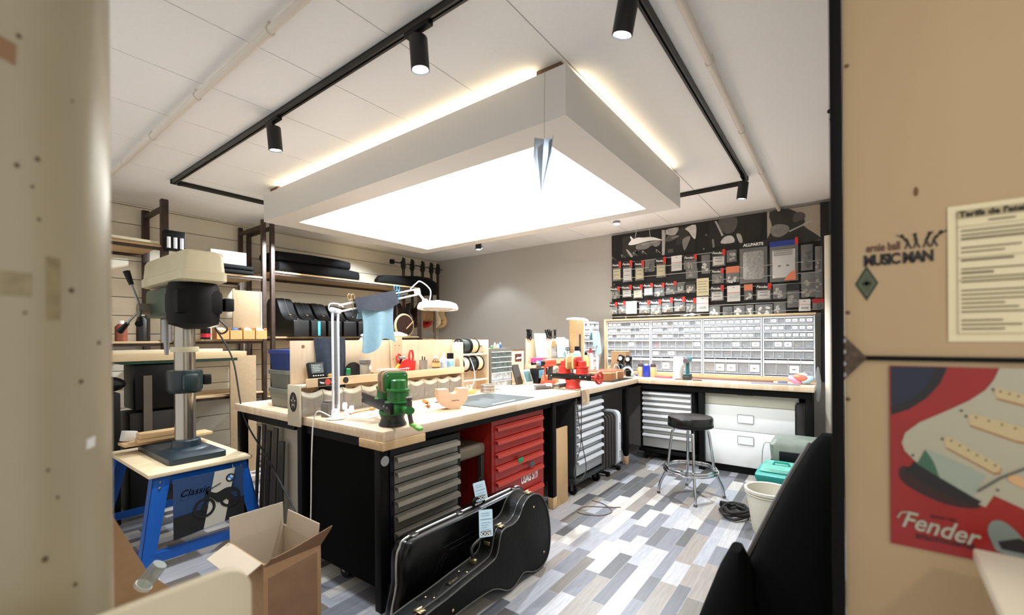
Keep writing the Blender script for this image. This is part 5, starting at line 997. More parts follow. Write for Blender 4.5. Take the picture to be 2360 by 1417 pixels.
for x, z in ((-2.56, 2.63), (-2.42, 2.65), (-2.25, 2.655), (-2.12, 2.665), (-1.93, 2.66)):
    m = MB(); m.tube([(x-.012, -.03, z-.02), (x-.02, -.05, z+.0), (x-.014, -.055, z+.014), (x-.004, -.05, z+.008), (x+.03, -.012, z-.03)], .0028, 6, smooth=4); m.build('hook', CHROME, pb)
HEADB = mat('packet_header_black', (26, 22, 22), .5); HEADR = mat('packet_header_red', (214, 50, 36), .5)
CONT = {'cream': mat('part_cream', (222, 212, 172), .5), 'white': mat('part_white', (228, 226, 224), .5), 'dark': mat('part_dark', (52, 50, 48), .5), 'clear': mat('part_grey', (164, 160, 150), .5, noise=.35, nscale=50), 'orange': mat('part_orange', (226, 130, 92), .5), 'metal': mat('part_metal', (186, 186, 182), .3, .5, noise=.3, nscale=40)}
PK = [[(-2.507,2.573,.125,.268,'F','cream'),(-2.352,2.572,.135,.295,'F','white'),(-2.178,2.554,.125,.268,'F','cream'),(-2.032,2.57,.135,.182,'B','dark'),(-1.887,2.567,.13,.267,'F','cream'),(-1.685,2.564,.136,.196,'W','metal'),(-1.513,2.553,.165,.178,'F','clear'),(-1.495,2.39,.142,.139,'B','clear'),(-1.324,2.559,.101,.263,'B','white'),(-1.175,2.576,.15,.203,'F','white'),(-1.033,2.574,.113,.164,'B','metal'),(-1.189,2.346,.136,.184,'F','clear'),(-1.022,2.355,.149,.195,'O','white'),(-.798,2.623,.288,.488,'A','metal'),(-.492,2.593,.278,.466,'U','white'),(-.275,2.559,.11,.324,'B','dark'),(-.261,2.235,.136,.302,'B','clear'),(-.166,2.562,.066,.639,'B','metal')],
[(-2.531,2.223,.135,.168,'F','clear'),(-2.36,2.231,.135,.168,'F','white'),(-2.205,2.226,.135,.186,'F','cream'),(-2.054,2.235,.129,.17,'F','white'),(-1.907,2.224,.14,.175,'F','clear'),(-1.754,2.232,.14,.166,'F','clear'),(-1.629,2.22,.097,.148,'B','metal'),(-1.51,2.211,.121,.141,'D','white'),(-1.366,2.242,.145,.221,'C','cream'),(-1.195,2.138,.15,.192,'F','white'),(-1.013,2.121,.145,.191,'W','white'),(-.855,2.125,.092,.184,'O','white'),(-.695,2.121,.155,.192,'F','white'),(-.535,2.125,.135,.193,'B','metal'),(-.404,2.096,.118,.269,'D','clear')],
[(-2.555,2.003,.12,.167,'F','clear'),(-2.43,2.012,.11,.172,'F','clear'),(-2.295,2.004,.15,.172,'W','clear'),(-2.115,2.004,.145,.172,'F','metal'),(-1.956,2.006,.145,.194,'F','metal'),(-1.805,2.024,.141,.191,'F','clear'),(-1.645,2.023,.135,.184,'F','metal'),(-1.507,1.999,.125,.178,'F','clear'),(-1.367,2.007,.140,.186,'W','white'),(-1.226,1.898,.124,.14,'B','white'),(-1.081,1.884,.108,.131,'B','dark'),(-.953,1.89,.122,.142,'B','white'),(-.843,1.896,.086,.151,'B','white'),(-.694,1.896,.178,.159,'B','white'),(-.534,1.904,.121,.136,'B','metal'),(-.298,1.914,.11,.132,'W','white'),(-.175,1.912,.105,.113,'R','dark')]]
ORD = ['first', 'second', 'third', 'fourth', 'fifth', 'sixth', 'seventh', 'eighth', 'ninth', 'tenth', 'eleventh', 'twelfth', 'thirteenth', 'fourteenth', 'fifteenth', 'sixteenth', 'seventeenth', 'eighteenth']
ROWN = ['upper', 'middle', 'lower']; KINDN = {'F': 'clear with black-and-red header', 'B': 'clear bag', 'W': 'white card with red line', 'O': 'orange and white packet', 'A': 'large, headed ALLPARTS', 'U': 'large, white with blue band', 'D': 'packet with a dark header', 'C': 'cream printed card', 'R': 'red topped packet'}
CN = {'cream': 'cream parts', 'white': 'white parts', 'dark': 'dark parts', 'clear': 'greyish parts', 'metal': 'silvery parts', 'orange': 'orange parts'}
rr = random.Random(5)
def packet(x, z, w, h, kind, cont, label):
    y0 = 5.862+rr.uniform(-.008, .012)
    t = T('parts_packet', label, 'packet', (x, y0, z), R(rr.uniform(-5, 5)), 'packets hanging on the black wall panel')
    hh = {'F': .36, 'A': .15, 'U': .13, 'D': .3, 'O': .4, 'R': .4}.get(kind, .12)*h
    if kind == 'F': hh = min(hh, .085)
    # hanging edge
    if kind in 'WC':
        m = MB(); m.b2((-w/2, -.002, -h), (w/2, .0, 0)); m.build('card', PAPER if kind == 'W' else CREAM, t, smooth=False)
        m = MB()
        if kind == 'W': m.b2((-w/2, -.0026, -h*.46), (w/2, -.0022, -h*.43), mi=1); m.b2((-.012, -.0026, -.025), (.012, -.0022, -.018), mi=0); m.b2((-w*.3, -.008, -h*.8), (w*.3, -.0022, -h*.66), mi=2)
        else:
            for k in range(5): m.b2((-w*.4, -.0026, -h*(.2+.15*k)), (w*(.4-.1*(k % 2)), -.0022, -h*(.2+.15*k)+.006), mi=0)
        m.build('print', [mat('grey_text', (120, 112, 104), .7), mat('red_line', (206, 60, 60), .6), CONT['metal']], t, smooth=False)
        if kind == 'W' and h > .15:
            m = MB(); m.surf(lambda u, v: Vector(((u-.5)*w, -.004-.016*sin(pi*u)*sin(pi*v), -h*(.48+.52*v))), 6, 6, 0); m.build('clear_window', CLEARB, t)
        return
    m = MB(); hb = h-hh
    m.surf(lambda u, v: Vector(((u-.5)*w*(1-.04*sin(v*pi)), -.003-.020*sin(pi*u)*min(1, 2.2*sin(pi*min(1, v*.9+.1)))+.002*sin(9*u+7*v+x*40), -hh-hb*v+.004*sin(u*6+x*9)*v)), 10, 8, 0)
    m.surf(lambda u, v: Vector(((u-.5)*w, -.001, -hh-hb*v)), 2, 2, 0); m.build('clear_pouch', CLEARB, t)
    m = MB(); r2 = random.Random(int(x*1000))
    cm = CONT[cont]
    if kind == 'A': m.loft([[(x*k_, -.004-.012*(1-k_), z_-hh-hb*.5) for x, z_ in rrect(w*.74, hb*.8, .03)] for k_ in (1, .7)])
    elif cont in ('cream', 'white') and kind in 'FU': m.box((0, -.007, -hh-hb*.5), (w*.8, .006, hb*.78), None, .002); 
    else:
        for k in range(7): m.sph(((r2.random()-.5)*w*.6, -.008, -hh-hb*(.3+.6*r2.random())), (w*.15, .006, min(hb*.12, w*.2)), 0, 8, (0, r2.random()*3, 0))
    m.build('contents', cm, t)
    if cont in ('cream', 'white') and kind == 'F':
        m = MB(); 
        for k in range(2): m.b2((-w*.26, -.0108, -hh-hb*(.3+.28*k)), (w*.26, -.0102, -hh-hb*(.3+.28*k)+.008))
        m.build('part_print', mat('grey_text', (120, 112, 104)), t, smooth=False)
    if kind in 'FADUOR':
        m = MB(); hm = {'F': HEADB, 'A': HEADB, 'D': HEADB, 'U': mat('header_blue', (36, 56, 150), .5), 'O': CONT['orange'], 'R': mat('header_darkred', (170, 30, 30), .5)}[kind]
        m.b2((-w/2, -.0045, -hh), (w/2, -.0005, 0)); hd = m.build('header_card', hm, t, smooth=False)
        if kind == 'F':
            m = MB(); m.b2((w*.5-.036, -.0056, -hh), (w*.5, -.0046, 0)); m.build('red_corner', HEADR, hd, smooth=False)
            m = MB(); m.text('Fender', min(.042, w*.29), (-.016, -.0052, -hh*.55), (1, 0, -.06), AZ, 0, .32, .0009, .0003); m.build('script_lettering', PAPER, hd, smooth=False)
        if kind == 'A':
            m = MB(); m.text('ALLPARTS', .046, (0, -.0054, -hh*.5), AX, AZ, 0, 0, .0022, .0004); m.build('lettering', PAPER, hd, smooth=False)
        if kind == 'U':
            m = MB(); m.b2((w*.5-.03, -.0056, -hh), (w*.5, -.0046, .02)); m.build('red_edge', HEADR, hd, smooth=False)
            m = MB(); m.prism([(-.0, -h*.98), (w*.42, -h*.98), (w*.42, -h*.74), (w*.24, -h*.80), (.1*w, -h*.9)], .001, (0, -.024, 0), AX, AZ); m.build('orange_corner', CONT['orange'], t, smooth=False)
            m = MB(); 
            for dx in (-.04, .04): m = MB(); m.prism(circ(.016, 12, dx, -h*.62, .6), .001, (0, -.024, 0), AX, AZ); m.build('printed_dot', mat('grey_text', (120, 112, 104)), t, smooth=False)
            m = MB()
            for k in range(3): m.b2((-w*.36, -.024, -h*(.26+.05*k)), (w*.3, -.0234, -h*(.26+.05*k)+.006))
            m.build('printed_picture', mat('grey_text', (120, 112, 104)), t, smooth=False)
for ri, row in enumerate(PK):
    for i, (x, z, w_, h_, k, c) in enumerate(row):
        packet(x, z, w_, h_, k, c, '%s packet from left in the %s row: %s, %s' % (ORD[i], ROWN[ri], KINDN[k], CN[c]))
t = T('clear_bag', 'crumpled clear bag lying on top of the small-parts drawers', 'bag', (-1.50, 5.82, 1.762)); m = MB(); m.surf(lambda u, v: Vector(((u-.5)*.24, (v-.5)*.09, .012+.03*sin(pi*u)*sin(pi*v)+.006*sin(u*17+v*9))), 14, 6, .001); m.build('bag', CLEARB, t)
t = T('paper_dragon', 'white cut-out guitar shape hanging on two threads before the black panel', 'hanging ornament', (-2.02, 5.56, 2.76))
m = MB(); m.prism(sp2([(-.19, -.035), (-.11, -.045), (.0, -.03), (.1, -.022), (.2, -.03), (.26, -.04), (.18, .0), (.11, .022), (.0, .03), (-.06, .04), (-.12, .03), (-.155, .07), (-.165, .05), (-.15, .02)], 3), .012, (0, 0, 0), (1, .0, 0), AZ, 0, .002); m.build('ornament', PAPER, t)
for xa, xb in ((-.1, -.06), (.10, .07)):
    m = MB(); m.tube([(xa, -.005, .03), (xb, -.005, .24)], .0022, 5); m.build('thread', PAPER, t)
# ============================================================ small-parts drawer cabinets on the wall bench
FR = mat('drawer_frame_grey', (206, 209, 212), .4)
DCL = glassy('drawer_clear', (222, 224, 226), .22, .15)
CT = [mat('small_parts%d' % i, c, .4, .3 if i < 2 else 0, noise=.5, nscale=90) for i, c in enumerate(((136, 136, 132), (176, 176, 176), (96, 94, 90), (196, 170, 120), (206, 204, 200)))]
ACC = [mat('accent%d' % i, c, .5) for i, c in enumerate(((60, 170, 220), (230, 70, 60), (214, 176, 90)))]
LBL = mat('drawer_label', (244, 244, 244), .6)
DM = {}
def drawer_mesh(w, h, kind, ci):
    k = (round(w, 4), round(h, 4), kind, ci)
    if k in DM: return DM[k]
    r2 = random.Random(hash(k) % 1000 if False else int(w*9999)+int(h*999)+kind*13+ci*7)
    m = MB(); d = .115
    m.b2((-w/2, -.004, 0), (w/2, 0, h*.80), mi=0); m.b2((-w/2, 0, 0), (-w/2+.001, d, h*.7), mi=0); m.b2((w/2-.001, 0, 0), (w/2, d, h*.7), mi=0); m.b2((-w/2, 0, 0), (w/2, d, .001), mi=0)
    m.prism([(0, 0), (-.012, -.002), (-.012, .004), (0, .008)], w*.98, (-w*.49, -.004, h*.74), (0, 1, 0), (0, 0, 1), mi=3) if False else m.b2((-w*.49, -.014, h*(.72 if h > .09 else .76)), (w*.49, 0, h*.90), mi=1)
    if kind in (1, 2):
        dx = .0 if kind == 1 else w*.06
        m.b2((-w*.42+dx, -.006, h*.12), (w*.36+dx, -.0042, h*.58), mi=1); m.b2((-w*.2+dx, -.0066, h*.3), (w*.1+dx, -.006, h*.38), mi=4)
    for q in range(7): m.sph(((r2.random()-.5)*w*.7, .02+.06*r2.random(), h*(.08+.2*r2.random())), (w*.13*(1+r2.random()*.6), .012, h*.11), 2, 8, (r2.random()*3, r2.random()*3, 0))
    m.b2((-w*.45, .085, .002), (w*.45, .11, h*.62), mi=2)
    o = m.build('drawer', [DCL, LBL, CT[ci % 5] if ci < 5 else ACC[ci-5], FR, mat('grey_text', (120, 112, 104))]); me = o.data; bpy.data.objects.remove(o); DM[k] = me
    return me
def module(label, x0, W, y, z0, z1, seed, rz=0., loc=None, ns=9, nm=6, nl=5):
    t = T('small_parts_cabinet', label, 'drawer cabinet', loc or (x0, y, z0), rz, 'small-parts drawer cabinets on the wall bench'); Ht = z1-z0; r2 = random.Random(seed)
    rows = [(ns, .082)]*3+[(nm, .12)]*2+[(nl, .185)]; tot = sum(r[1] for r in rows); sc_ = (Ht-.03)/tot; z = Ht-.008
    m = MB(); m.b2((0, .0, 0), (.012, .15, Ht)); m.b2((W-.012, 0, 0), (W, .15, Ht)); m.b2((0, .145, 0), (W, .15, Ht)); m.b2((.012, 0, Ht-.008), (W-.012, .145, Ht)); m.b2((.012, 0, 0), (W-.012, .145, .01))
    cells = []
    for n, h in rows:
        h *= sc_; cw = (W-.024)/n
        m.b2((.012, 0, z-h), (W-.012, .145, z-h+.005))
        for i in range(n):
            if i: m.b2((.012+cw*i-.0015, .002, z-h+.005), (.012+cw*i+.0015, .145, z))
            cells.append((.012+cw*(i+.5), z-h+.006, cw-.005, h-.006))
        z -= h
    m.build('frame', FR, t, smooth=False)
    for cx_, cz_, w_, h_ in cells:
        big = h_ > .09; kind = (r2.choice((0, 0, 0, 1)) if big else r2.choice((0, 1, 1, 2, 1))); ci = r2.choice((0, 1, 1, 2, 4, 3) if not big else (0, 1, 4, 4, 2, 3))
        if r2.random() < .035: ci = 5+r2.randrange(3)
        d = bpy.data.objects.new('drawer', drawer_mesh(w_, h_, kind, ci)); COL.objects.link(d); d.parent = t; d.location = (cx_, .012-(.004 if r2.random() < .2 else 0), cz_)
    return t
ZB = 1.045
for i, (xa, xb, lab) in enumerate(((-2.605, -1.992, 'first'), (-1.985, -1.346, 'second'), (-1.339, -.70, 'third'), (-.693, -.20, 'fourth'))):
    module('grey cabinet of clear drawers on the wall bench, %s from the corner' % lab, xa, xb-xa, 5.735, ZB, 1.735, 11+i, ns=9 if i < 3 else 7, nm=6 if i < 3 else 5, nl=5 if i < 3 else 4)
module('grey cabinet of clear drawers beside the corner, turned to face the room', 0, .50, 0, ZB, 1.725, 31, R(90), (-2.725, 5.225, ZB), 7, 5, 4)
t = T('cabinet_shelf', 'thin wooden frame board over and beside the small-parts cabinets', 'shelf frame', (-1.41, 5.80, 0)); m = MB(); m.b2((-1.23, -.085, 1.737), (1.22, .105, 1.757), .001); m.build('top_board', PINE, t); m = MB(); m.b2((-1.23, -.085, BZ+.001), (-1.2, .1, 1.736), .001); m.build('side_board', PINE, t); m = MB(); m.b2((-1.199, -.08, BZ+.001), (1.21, .1, BZ+.042), .001); m.build('plinth', PINE, t)
t = T('corner_post', 'pale wooden end board of the cabinet that faces the room', 'board', (-2.80, 5.19, BZ)); m = MB(); m.b2((-.10, 0, 0), (.10, .03, .748), .001); m.build('board', PINE, t)
m = MB(); m.b2((.101, 0, 0), (.115, .028, .748)); m.build('edge_strip', PLY, t)
# ============================================================ things on the wall bench
t = P('cardboard_box', 'brown cardboard box at the corner of the wall bench behind the black parts', 'box', (-2.35, 5.62, BZ)); m = MB(); m.b2((-.11, -.08, 0), (.10, .08, .315), .002); m.build('box', CARD, t, smooth=False); m = MB(); m.b2((-.111, -.081, .3152), (.101, .081, .319)); m.build('lid_flaps', mat('cardboard_light', (196, 164, 124), .8), t, smooth=False)
for i, (x, z, lab) in enumerate(((-2.285, .235, 'left of two black machine heads with white discs at the corner'), (-2.185, .225, 'right of two black machine heads with white discs at the corner'))):
    t = P('machine_head', lab, 'machine head', (x, 5.46, BZ+z-.235)); m = MB(); m.box((0, 0, .225), (.075, .05, .095), (0, R(20), 0), .008); m.b2((-.03, -.02, 0), (.03, .03, .18), .008); m.build('body', BLACKP, t); m = MB(); m.lathe([(0, 0), (.026, 0), (.024, .006), (0, .007)], (0, -.026, .23), 18, 0, Matrix.Rotation(R(90), 3, 'X')); m.build('white_disc', PAPER, t)
    m = MB(); m.lathe([(.02, 0), (.036, .0), (.04, .05), (.03, .05), (.02, 0)], (0.01, -.022, .12), 20, 0, Matrix.Rotation(R(90), 3, 'X')); m.build('round_collar', mat('blue_grey', (92, 104, 112), .3, .4), t)
t = P('wooden_stand', 'dark stand with an orange wooden strip at the bench corner', 'stand', (-2.36, 5.42, BZ)); m = MB(); m.box((0, 0, .04), (.14, .12, .08), None, .01); m.build('stand_body', mat('dark_green_grey', (56, 62, 56), .5), t); m = MB(); m.box((-.07, -.05, .07), (.018, .03, .14), (0, R(22), 0), .002); m.build('wooden_strip', mat('orange_wood', (222, 168, 96)), t); m = MB(); m.tube([(0, -.03, .08), (.03, -.04, .15), (.07, -.02, .12), (.08, 0, .03)], .005, 8, smooth=5); m.build('white_cable', WHITE, t)
t = P('headphones', 'silver grey headset lying by the bench corner', 'headset', (-2.165, 5.38, BZ)); m = MB(); m.tube([(.07*cos(R(a)), 0, .035+.085*sin(R(a))) for a in range(-20, 201, 15)], .013, 10); m.build('band', mat('silver_plastic', (196, 204, 214), .3), t)
for s in (-1, 1): m = MB(); m.sph((s*.066, 0, .032), (.018, .034, .032), n=16); m.build('ear_cup', mat('silver_plastic2', (150, 160, 170), .3), t)
t = P('blue_cloth', 'dark blue cloth lying beside the amber bottles', 'cloth', (-2.07, 5.60, BZ)); m = MB(); m.surf(lambda u, v: Vector(((u-.5)*.16, (v-.5)*.12, .012+.035*sin(pi*u)*sin(pi*v)+.008*sin(u*12+v*7))), 12, 8, .003); m.build('cloth', mat('denim', (58, 92, 136), .9), t)
bp_ = [(0, 0), (.034, 0), (.035, .01), (.035, .085), (.027, .10), (.027, .118), (.030, .12), (.030, .14), (0, .142)]
AM2 = mat('tan_bottle', (206, 172, 124), .3)
def abottle(x, lab):
    t = P('bottle', lab, 'bottle', (x, 5.50, BZ)); m = MB(); m.lathe([(0, 0), (.032, 0), (.034, .01), (.042, .05), (.042, .10), (.034, .128), (0, .13)], n=24); m.build('bottle_body', AM2, t); m = MB(); m.lathe([(.034, .1285), (.036, .14), (.026, .165), (.01, .17), (0, .17)], n=20); m.build('cap', mat('brown_cap', (66, 48, 44), .4), t)
abottle(-2.035, 'tan bottle with a dark cap, left of the blue bottle'); abottle(-1.875, 'tan bottle with a dark cap, right of the blue bottle')
t = P('bottle', 'blue bottle between two tan bottles on the wall bench', 'bottle', (-1.955, 5.48, BZ)); m = MB(); m.lathe([(0, 0), (.042, 0), (.044, .006), (.044, .14), (.036, .15), (0, .15)], n=24); m.build('bottle_body', mat('cobalt', (32, 54, 170), .3), t); m = MB(); m.lathe([(.02, .15), (.016, .165), (0, .166)]); m.build('cap', PAPER, t)
t = P('red_case', 'flat red case lying on the wall bench beside the bottles', 'case', (-1.73, 5.45, BZ)); m = MB(); m.box((0, 0, .012), (.20, .06, .024), R(-3), .006); m.build('case', mat('coral_red', (226, 84, 90), .4), t)
t = P('paper_towel_roll', 'white paper roll standing on the wall bench', 'paper roll', (-1.545, 5.42, BZ)); m = MB(); m.lathe([(.02, 0), (.056, 0), (.057, .004), (.057, .262), (.055, .265), (.02, .265), (.02, 0)], n=36); m.build('roll', mat('towel_white', (242, 242, 240), .9), t)
t = P('cordless_drill', 'teal cordless driver standing on its battery on the wall bench', 'drill', (-1.42, 5.35, BZ)); TE = mat('teal_plastic', (24, 120, 136), .4)
m = MB(); m.box((0, 0, .028), (.085, .12, .055), None, .014); m.build('battery', DARK, t); m = MB(); m.box((0, 0, .062), (.08, .11, .014), None, .006); m.build('battery_plate', mat('teal_dark', (24, 76, 84), .4), t); m = MB(); m.tube([(0, 0, .06), (0, .004, .14), (0, .0, .21)], .021, 12); m.build('grip', mat('teal_grip', (34, 92, 100), .5), t)
m = MB(); m.tube([(0, .07, .235), (0, .0, .235), (0, -.045, .232)], .036, 16); m.build('motor_housing', TE, t); m = MB(); m.cyl((0, -.047, .230), (0, -.09, .226), .036, .026, n=18); m.build('chuck', mat('grey_chuck', (110, 100, 100), .4), t)
for k, (x, y, lab) in enumerate(((-1.50, 5.30, 'left of two dark chisels lying in front of the teal driver'), (-1.30, 5.30, 'right of two dark chisels lying in front of the teal driver'))):
    t = P('chisel', lab, 'chisel', (x, y, BZ)); m = MB(); m.tube([(-.05, 0, .008), (.05, .01, .008)], .008, 8); m.build('handle', mat('dusky_wood', (110, 86, 74), .5), t)
t = P('fret_slotting_rail', 'long brown bar lying along the wall bench', 'bar', (-1.0, 5.53, BZ)); m = MB(); m.box((0, 0, .011), (.86, .04, .022), R(-2), .002); m.build('bar', mat('mauve_wood', (130, 100, 92), .6), t)
t = P('steel_ruler', 'grey straightedge lying near the front edge of the wall bench', 'ruler', (-.53, 5.29, BZ)); m = MB(); m.box((0, 0, .009), (.44, .035, .018), R(-1), .001); m.build('ruler', mat('ruler_grey', (150, 146, 156), .4), t)
t = P('coloured_bag', 'bag of pink and orange packets at the right end of the wall bench', 'bag', (-.33, 5.48, BZ))
for k, (dx, dy, z, c, r_) in enumerate(((-.04, -.02, .05, (226, 150, 184), .5), (.02, -.03, .085, (224, 130, 104), .3), (.08, 0, .06, (176, 206, 218), -.3), (.03, .06, .10, (230, 230, 236), .1))): m = MB(); m.sph((dx*.9, dy, z*.8), (.075, .05, .036), 0, 14, (0, r_, .4*k)); m.build('packet', mat('bag_col%d' % k, c, .4), t)
t = P('small_blue_tool', 'dark blue small tool lying left of the coloured bag', 'tool', (-.475, 5.42, BZ)); m = MB(); m.box((0, 0, .015), (.09, .04, .03), .3, .008); m.build('tool', mat('steel_blue', (110, 120, 150), .5), t)
# ============================================================ left wall racks
RST = mat('rusty_brown_steel', (66, 50, 40), .5, .3, noise=.35, nscale=14); SHB = mat('shelf_board', (206, 176, 132), .6, noise=.14, nscale=4, stretch=(10, 1, 10))
def post(m, x, y, z0, z1, s=.045, bev=.002): m.b2((x-s/2, y-s/2, z0), (x+s/2, y+s/2, z1), bev)
def rack(label, y0, y1, shelves, zt=2.94, s=.045, bars=(2.86,), x0=-6.13, x1=-5.5, ends=(1, 1)):
    t = T('storage_rack', label, 'rack', (x0, y0, 0))
    for yy, on in ((0, ends[0]), (y1-y0, ends[1])):
        if not on: continue
        for xx in (0, x1-x0): m = MB(); post(m, xx, yy, 0, zt if not isinstance(on, float) else on, s); m.build('upright', RST, t)
        for zb in bars: 
            if isinstance(on, float) and zb > on: zb = on-.03
            m = MB(); m.b2((s/2, yy-.018, zb-.02), (x1-x0-s/2, yy+.018, zb+.02)); m.build('cross_bar', RST, t)
    for z in shelves:
        m = MB(); m.b2((-.01, s/2+.001, z-.05), (.02, y1-y0-s/2-.001, z-.022)); m.build('shelf_beam', RST, t); m = MB(); m.b2((x1-x0-.02, s/2+.001, z-.05), (x1-x0+.01, y1-y0-s/2-.001, z-.022)); m.build('shelf_beam', RST, t)
        m = MB(); m.b2((-.02, s/2+.001, z-.021), (x1-x0+.02, y1-y0-s/2-.001, z), .002); m.build('shelf_board', SHB, t)
    return t
rack('brown rack behind the pillar with dark planks on its top shelf', .35, 1.47, (2.47, 1.50), s=.06)
rack('brown steel rack on the left wall with cardboard bins and grey carton', 1.56, 2.43, (2.255, 1.515, .9), ends=(0, 1))
rack('brown steel rack carrying the black cases along the left wall', 2.53, 4.85, (2.345, 1.545, .8), ends=(1, 2.30))
t = T('gig_bag_pile', 'long pile of black soft cases on the top shelf of the left rack', 'soft cases', (-5.80, 3.2, 2.346))
for k, (z, L, h, dy) in enumerate(((0, 1.25, .15, .02), (.151, 1.12, .12, -.06))):
    m = MB(); m.loft([[(x*w_, dy+yy, z+h/2+zz*w2) for x, zz in rrect(.56, h, h*.42)] for yy, w_, w2 in ((-L/2, .55, .6), (-L/2+.05, .85, .95), (-.1, 1, 1.02), (L/2-.25, .95, .98), (L/2-.04, .72, .9), (L/2, .5, .5))]); m.build('soft_case', mat('black_nylon', (6, 6, 6), .8, 0, .2), t)
t = T('gig_bag', 'black soft case lying on the right-hand rack by the hanging guitars', 'soft case', (-5.66, 4.66, 2.347)); m = MB(); m.loft([[(x*w_, yy, .085+dz+zz*w2) for x, zz in rrect(.5, .16, .06)] for yy, w_, w2, dz in ((-.52, .2, .3, -.03), (-.45, .35, .7, 0), (-.1, .5, 1., 0), (.15, .9, 1.2, 0), (.35, 1, 1.4, -.02), (.52, .95, 1.35, -.07), (.66, .5, .6, -.12))]); m.build('case', mat('black_nylon', (15, 14, 14)), t)
# guitar cases on edge on the middle shelf, narrow ends towards the room
CASE = mat('black_case', (9, 8, 8), .5, 0, .3, noise=.2); BLUE = mat('blue_stripe', (80, 190, 210), .5)
def shelf_case(label, y, stripe, hgt, cr=1.):
    t = T('guitar_case', label, 'guitar case', (-5.32, y, 1.5455), 0, 'black cases in a row on the left rack')
    pr = [(0, 0), (0, .185), (-.012, .20)]+[(p.x, p.y) for p in spline([Vector(q) for q in ((-.03, .207, 0), (-.20, .225, 0), (-.30, .28, 0), (-.37, .37, 0), (-.44, hgt-.02, 0), (-.56, hgt, 0), (-.68, hgt*.96, 0), (-.76, .30, 0), (-.77, .0, 0))], 4)]
    m = MB(); m.prism(pr, .20, (0, .20, 0), AX, AZ, 0, .012); m.build('shell', CASE, t)
    m = MB(); m.tube([(a*1.002, .10, b*1.004+.001) for a, b in pr if b > .01], .0035, 6); m.build('seam', mat('case_seam', (70, 66, 60), .4), t)
    for xx, zz in ((-.10, .214), (-.30, .278), (-.56, hgt*.996)): m = MB(); m.box((xx, .10, zz+.004), (.05, .03, .012), (0, R(10), 0), .003); m.build('latch', GOLD if xx < -.2 else CHROME, t)
    if stripe: m = MB(); m.box((.0035, .10, .10), (.004, .034, .18), None, .001); m.build('blue_stripe', BLUE, t)
for i, (y, s, h, lab) in enumerate(((2.695, 0, .50, 'black guitar case beside the rack post, leftmost on the shelf'), (2.920, 1, .46, 'black guitar case with a blue stripe, left of the two striped ones'), (3.145, 1, .46, 'black guitar case with a blue stripe, right of the two striped ones'), (3.370, 0, .44, 'fourth black guitar case on the shelf, right of the striped ones'), (3.595, 0, .42, 'fifth black guitar case on the shelf, behind the white lamp post'), (3.820, 0, .40, 'last black guitar case on the shelf, behind the light blue cloth'))): shelf_case(lab, y, s, h)
# things on the racks
t = T('dark_plank', 'dark brown shaped plank on the top shelf of the rack behind the pillar', 'plank', (-5.72, .95, 2.471)); m = MB(); m.loft([[(x*.9, yy, .02+z) for x, z in rrect(.26, hh, .015)] for yy, hh in ((-.5, .12), (-.2, .10), (-.02, .09), (.12, .05), (.4, .035))]); m.build('plank', mat('dark_brown_wood', (74, 48, 34), .5, noise=.3), t)
t = T('pale_plank', 'pale board lying on the front of that top rack shelf', 'plank', (-5.5, 1.2, 2.471)); m = MB(); m.box((.03, .0, .012), (.10, .42, .024), R(4)); m.build('plank', mat('pale_grey_wood', (190, 178, 150), .7), t)
t = T('tool_set', 'dark tool holder with white handles hanging on the rack post by the drill press', 'tool holder', (-5.438, 1.45, 2.42)); m = MB(); m.b2((-.03, 0, 0), (.03, .17, .2), .004); m.build('holder', BLACKP, t)
for k in range(3): m = MB(); m.tube([(.036, .03+.055*k, .02), (.036, .03+.055*k, .13)], .016, 10); m.build('white_handle', WHITE, t)
t = T('grey_carton', 'light grey carton lying on the top of the middle rack', 'carton', (-5.62, 2.06, 2.36)); m = MB(); m.b2((-.15, -.19, 0), (.15, .17, .145), .002); m.build('carton', mat('grey_cardboard', (186, 178, 166), .8, noise=.03), t); m = MB(); m.prism(circ(.032, 20, -.1, .07), .0006, (.1504, 0, 0), AY, AZ); m.b2((.1504, -.02, .03), (.151, .12, .036)); m.build('print', mat('grey_text', (120, 112, 104)), t, smooth=False)
for k, (z, lab) in enumerate(((2.256, 'lower of two black flat pouches under the grey carton'), (2.309, 'upper of two black flat pouches under the grey carton'))):
    t = T('flat_pouch', lab, 'pouch', (-5.62, 2.10, z), .05*k); m = MB(); m.loft([[(x, yy, .025+zz) for x, zz in rrect(.34*w_, .05*w_, .02*w_)] for yy, w_ in ((-.22, .5), (-.18, .95), (.1, 1), (.2, .9), (.24, .5))]); m.build('pouch', mat('black_nylon', (15, 14, 14)), t)
t = T('plywood_sheet', 'square plywood sheet standing upright on the middle rack beside the cardboard bins', 'board', (-5.50, 2.255, 1.516)); m = MB(); m.b2((-.01, -.16, 0), (.005, .15, .56), .001); m.build('sheet', mat('chipboard', (168, 144, 112), .8, noise=.08, nscale=40), t); m = MB(); m.b2((.0055, .135, 0), (.012, .15, .56)); m.build('pale_edge', PAPER, t)
ORB = mat('orange_cardboard', (214, 164, 104), .8)
for k in range(4):
    t = T('storage_bin', ['leftmost', 'second', 'third', 'rightmost'][k]+' of four tan cardboard bins on the middle rack', 'bin', (-5.40, 1.90+.133*k, 1.516), 0, 'cardboard bins on the middle rack'); m = MB(); m.b2((-.14, 0, 0), (0, .12, .004)); m.b2((-.004, 0, .004), (0, .12, .10)); m.b2((-.14, 0, .004), (-.004, .003, .13)); m.b2((-.14, .117, .004), (-.004, .12, .13)); m.build('bin', ORB, t, smooth=False)
    m = MB(); m.sph((-.07, .06, .10), (.055, .05, .03), n=12); m.build('contents', mat('bin_blue', (70, 90, 130), .7) if k == 1 else PAPER, t)
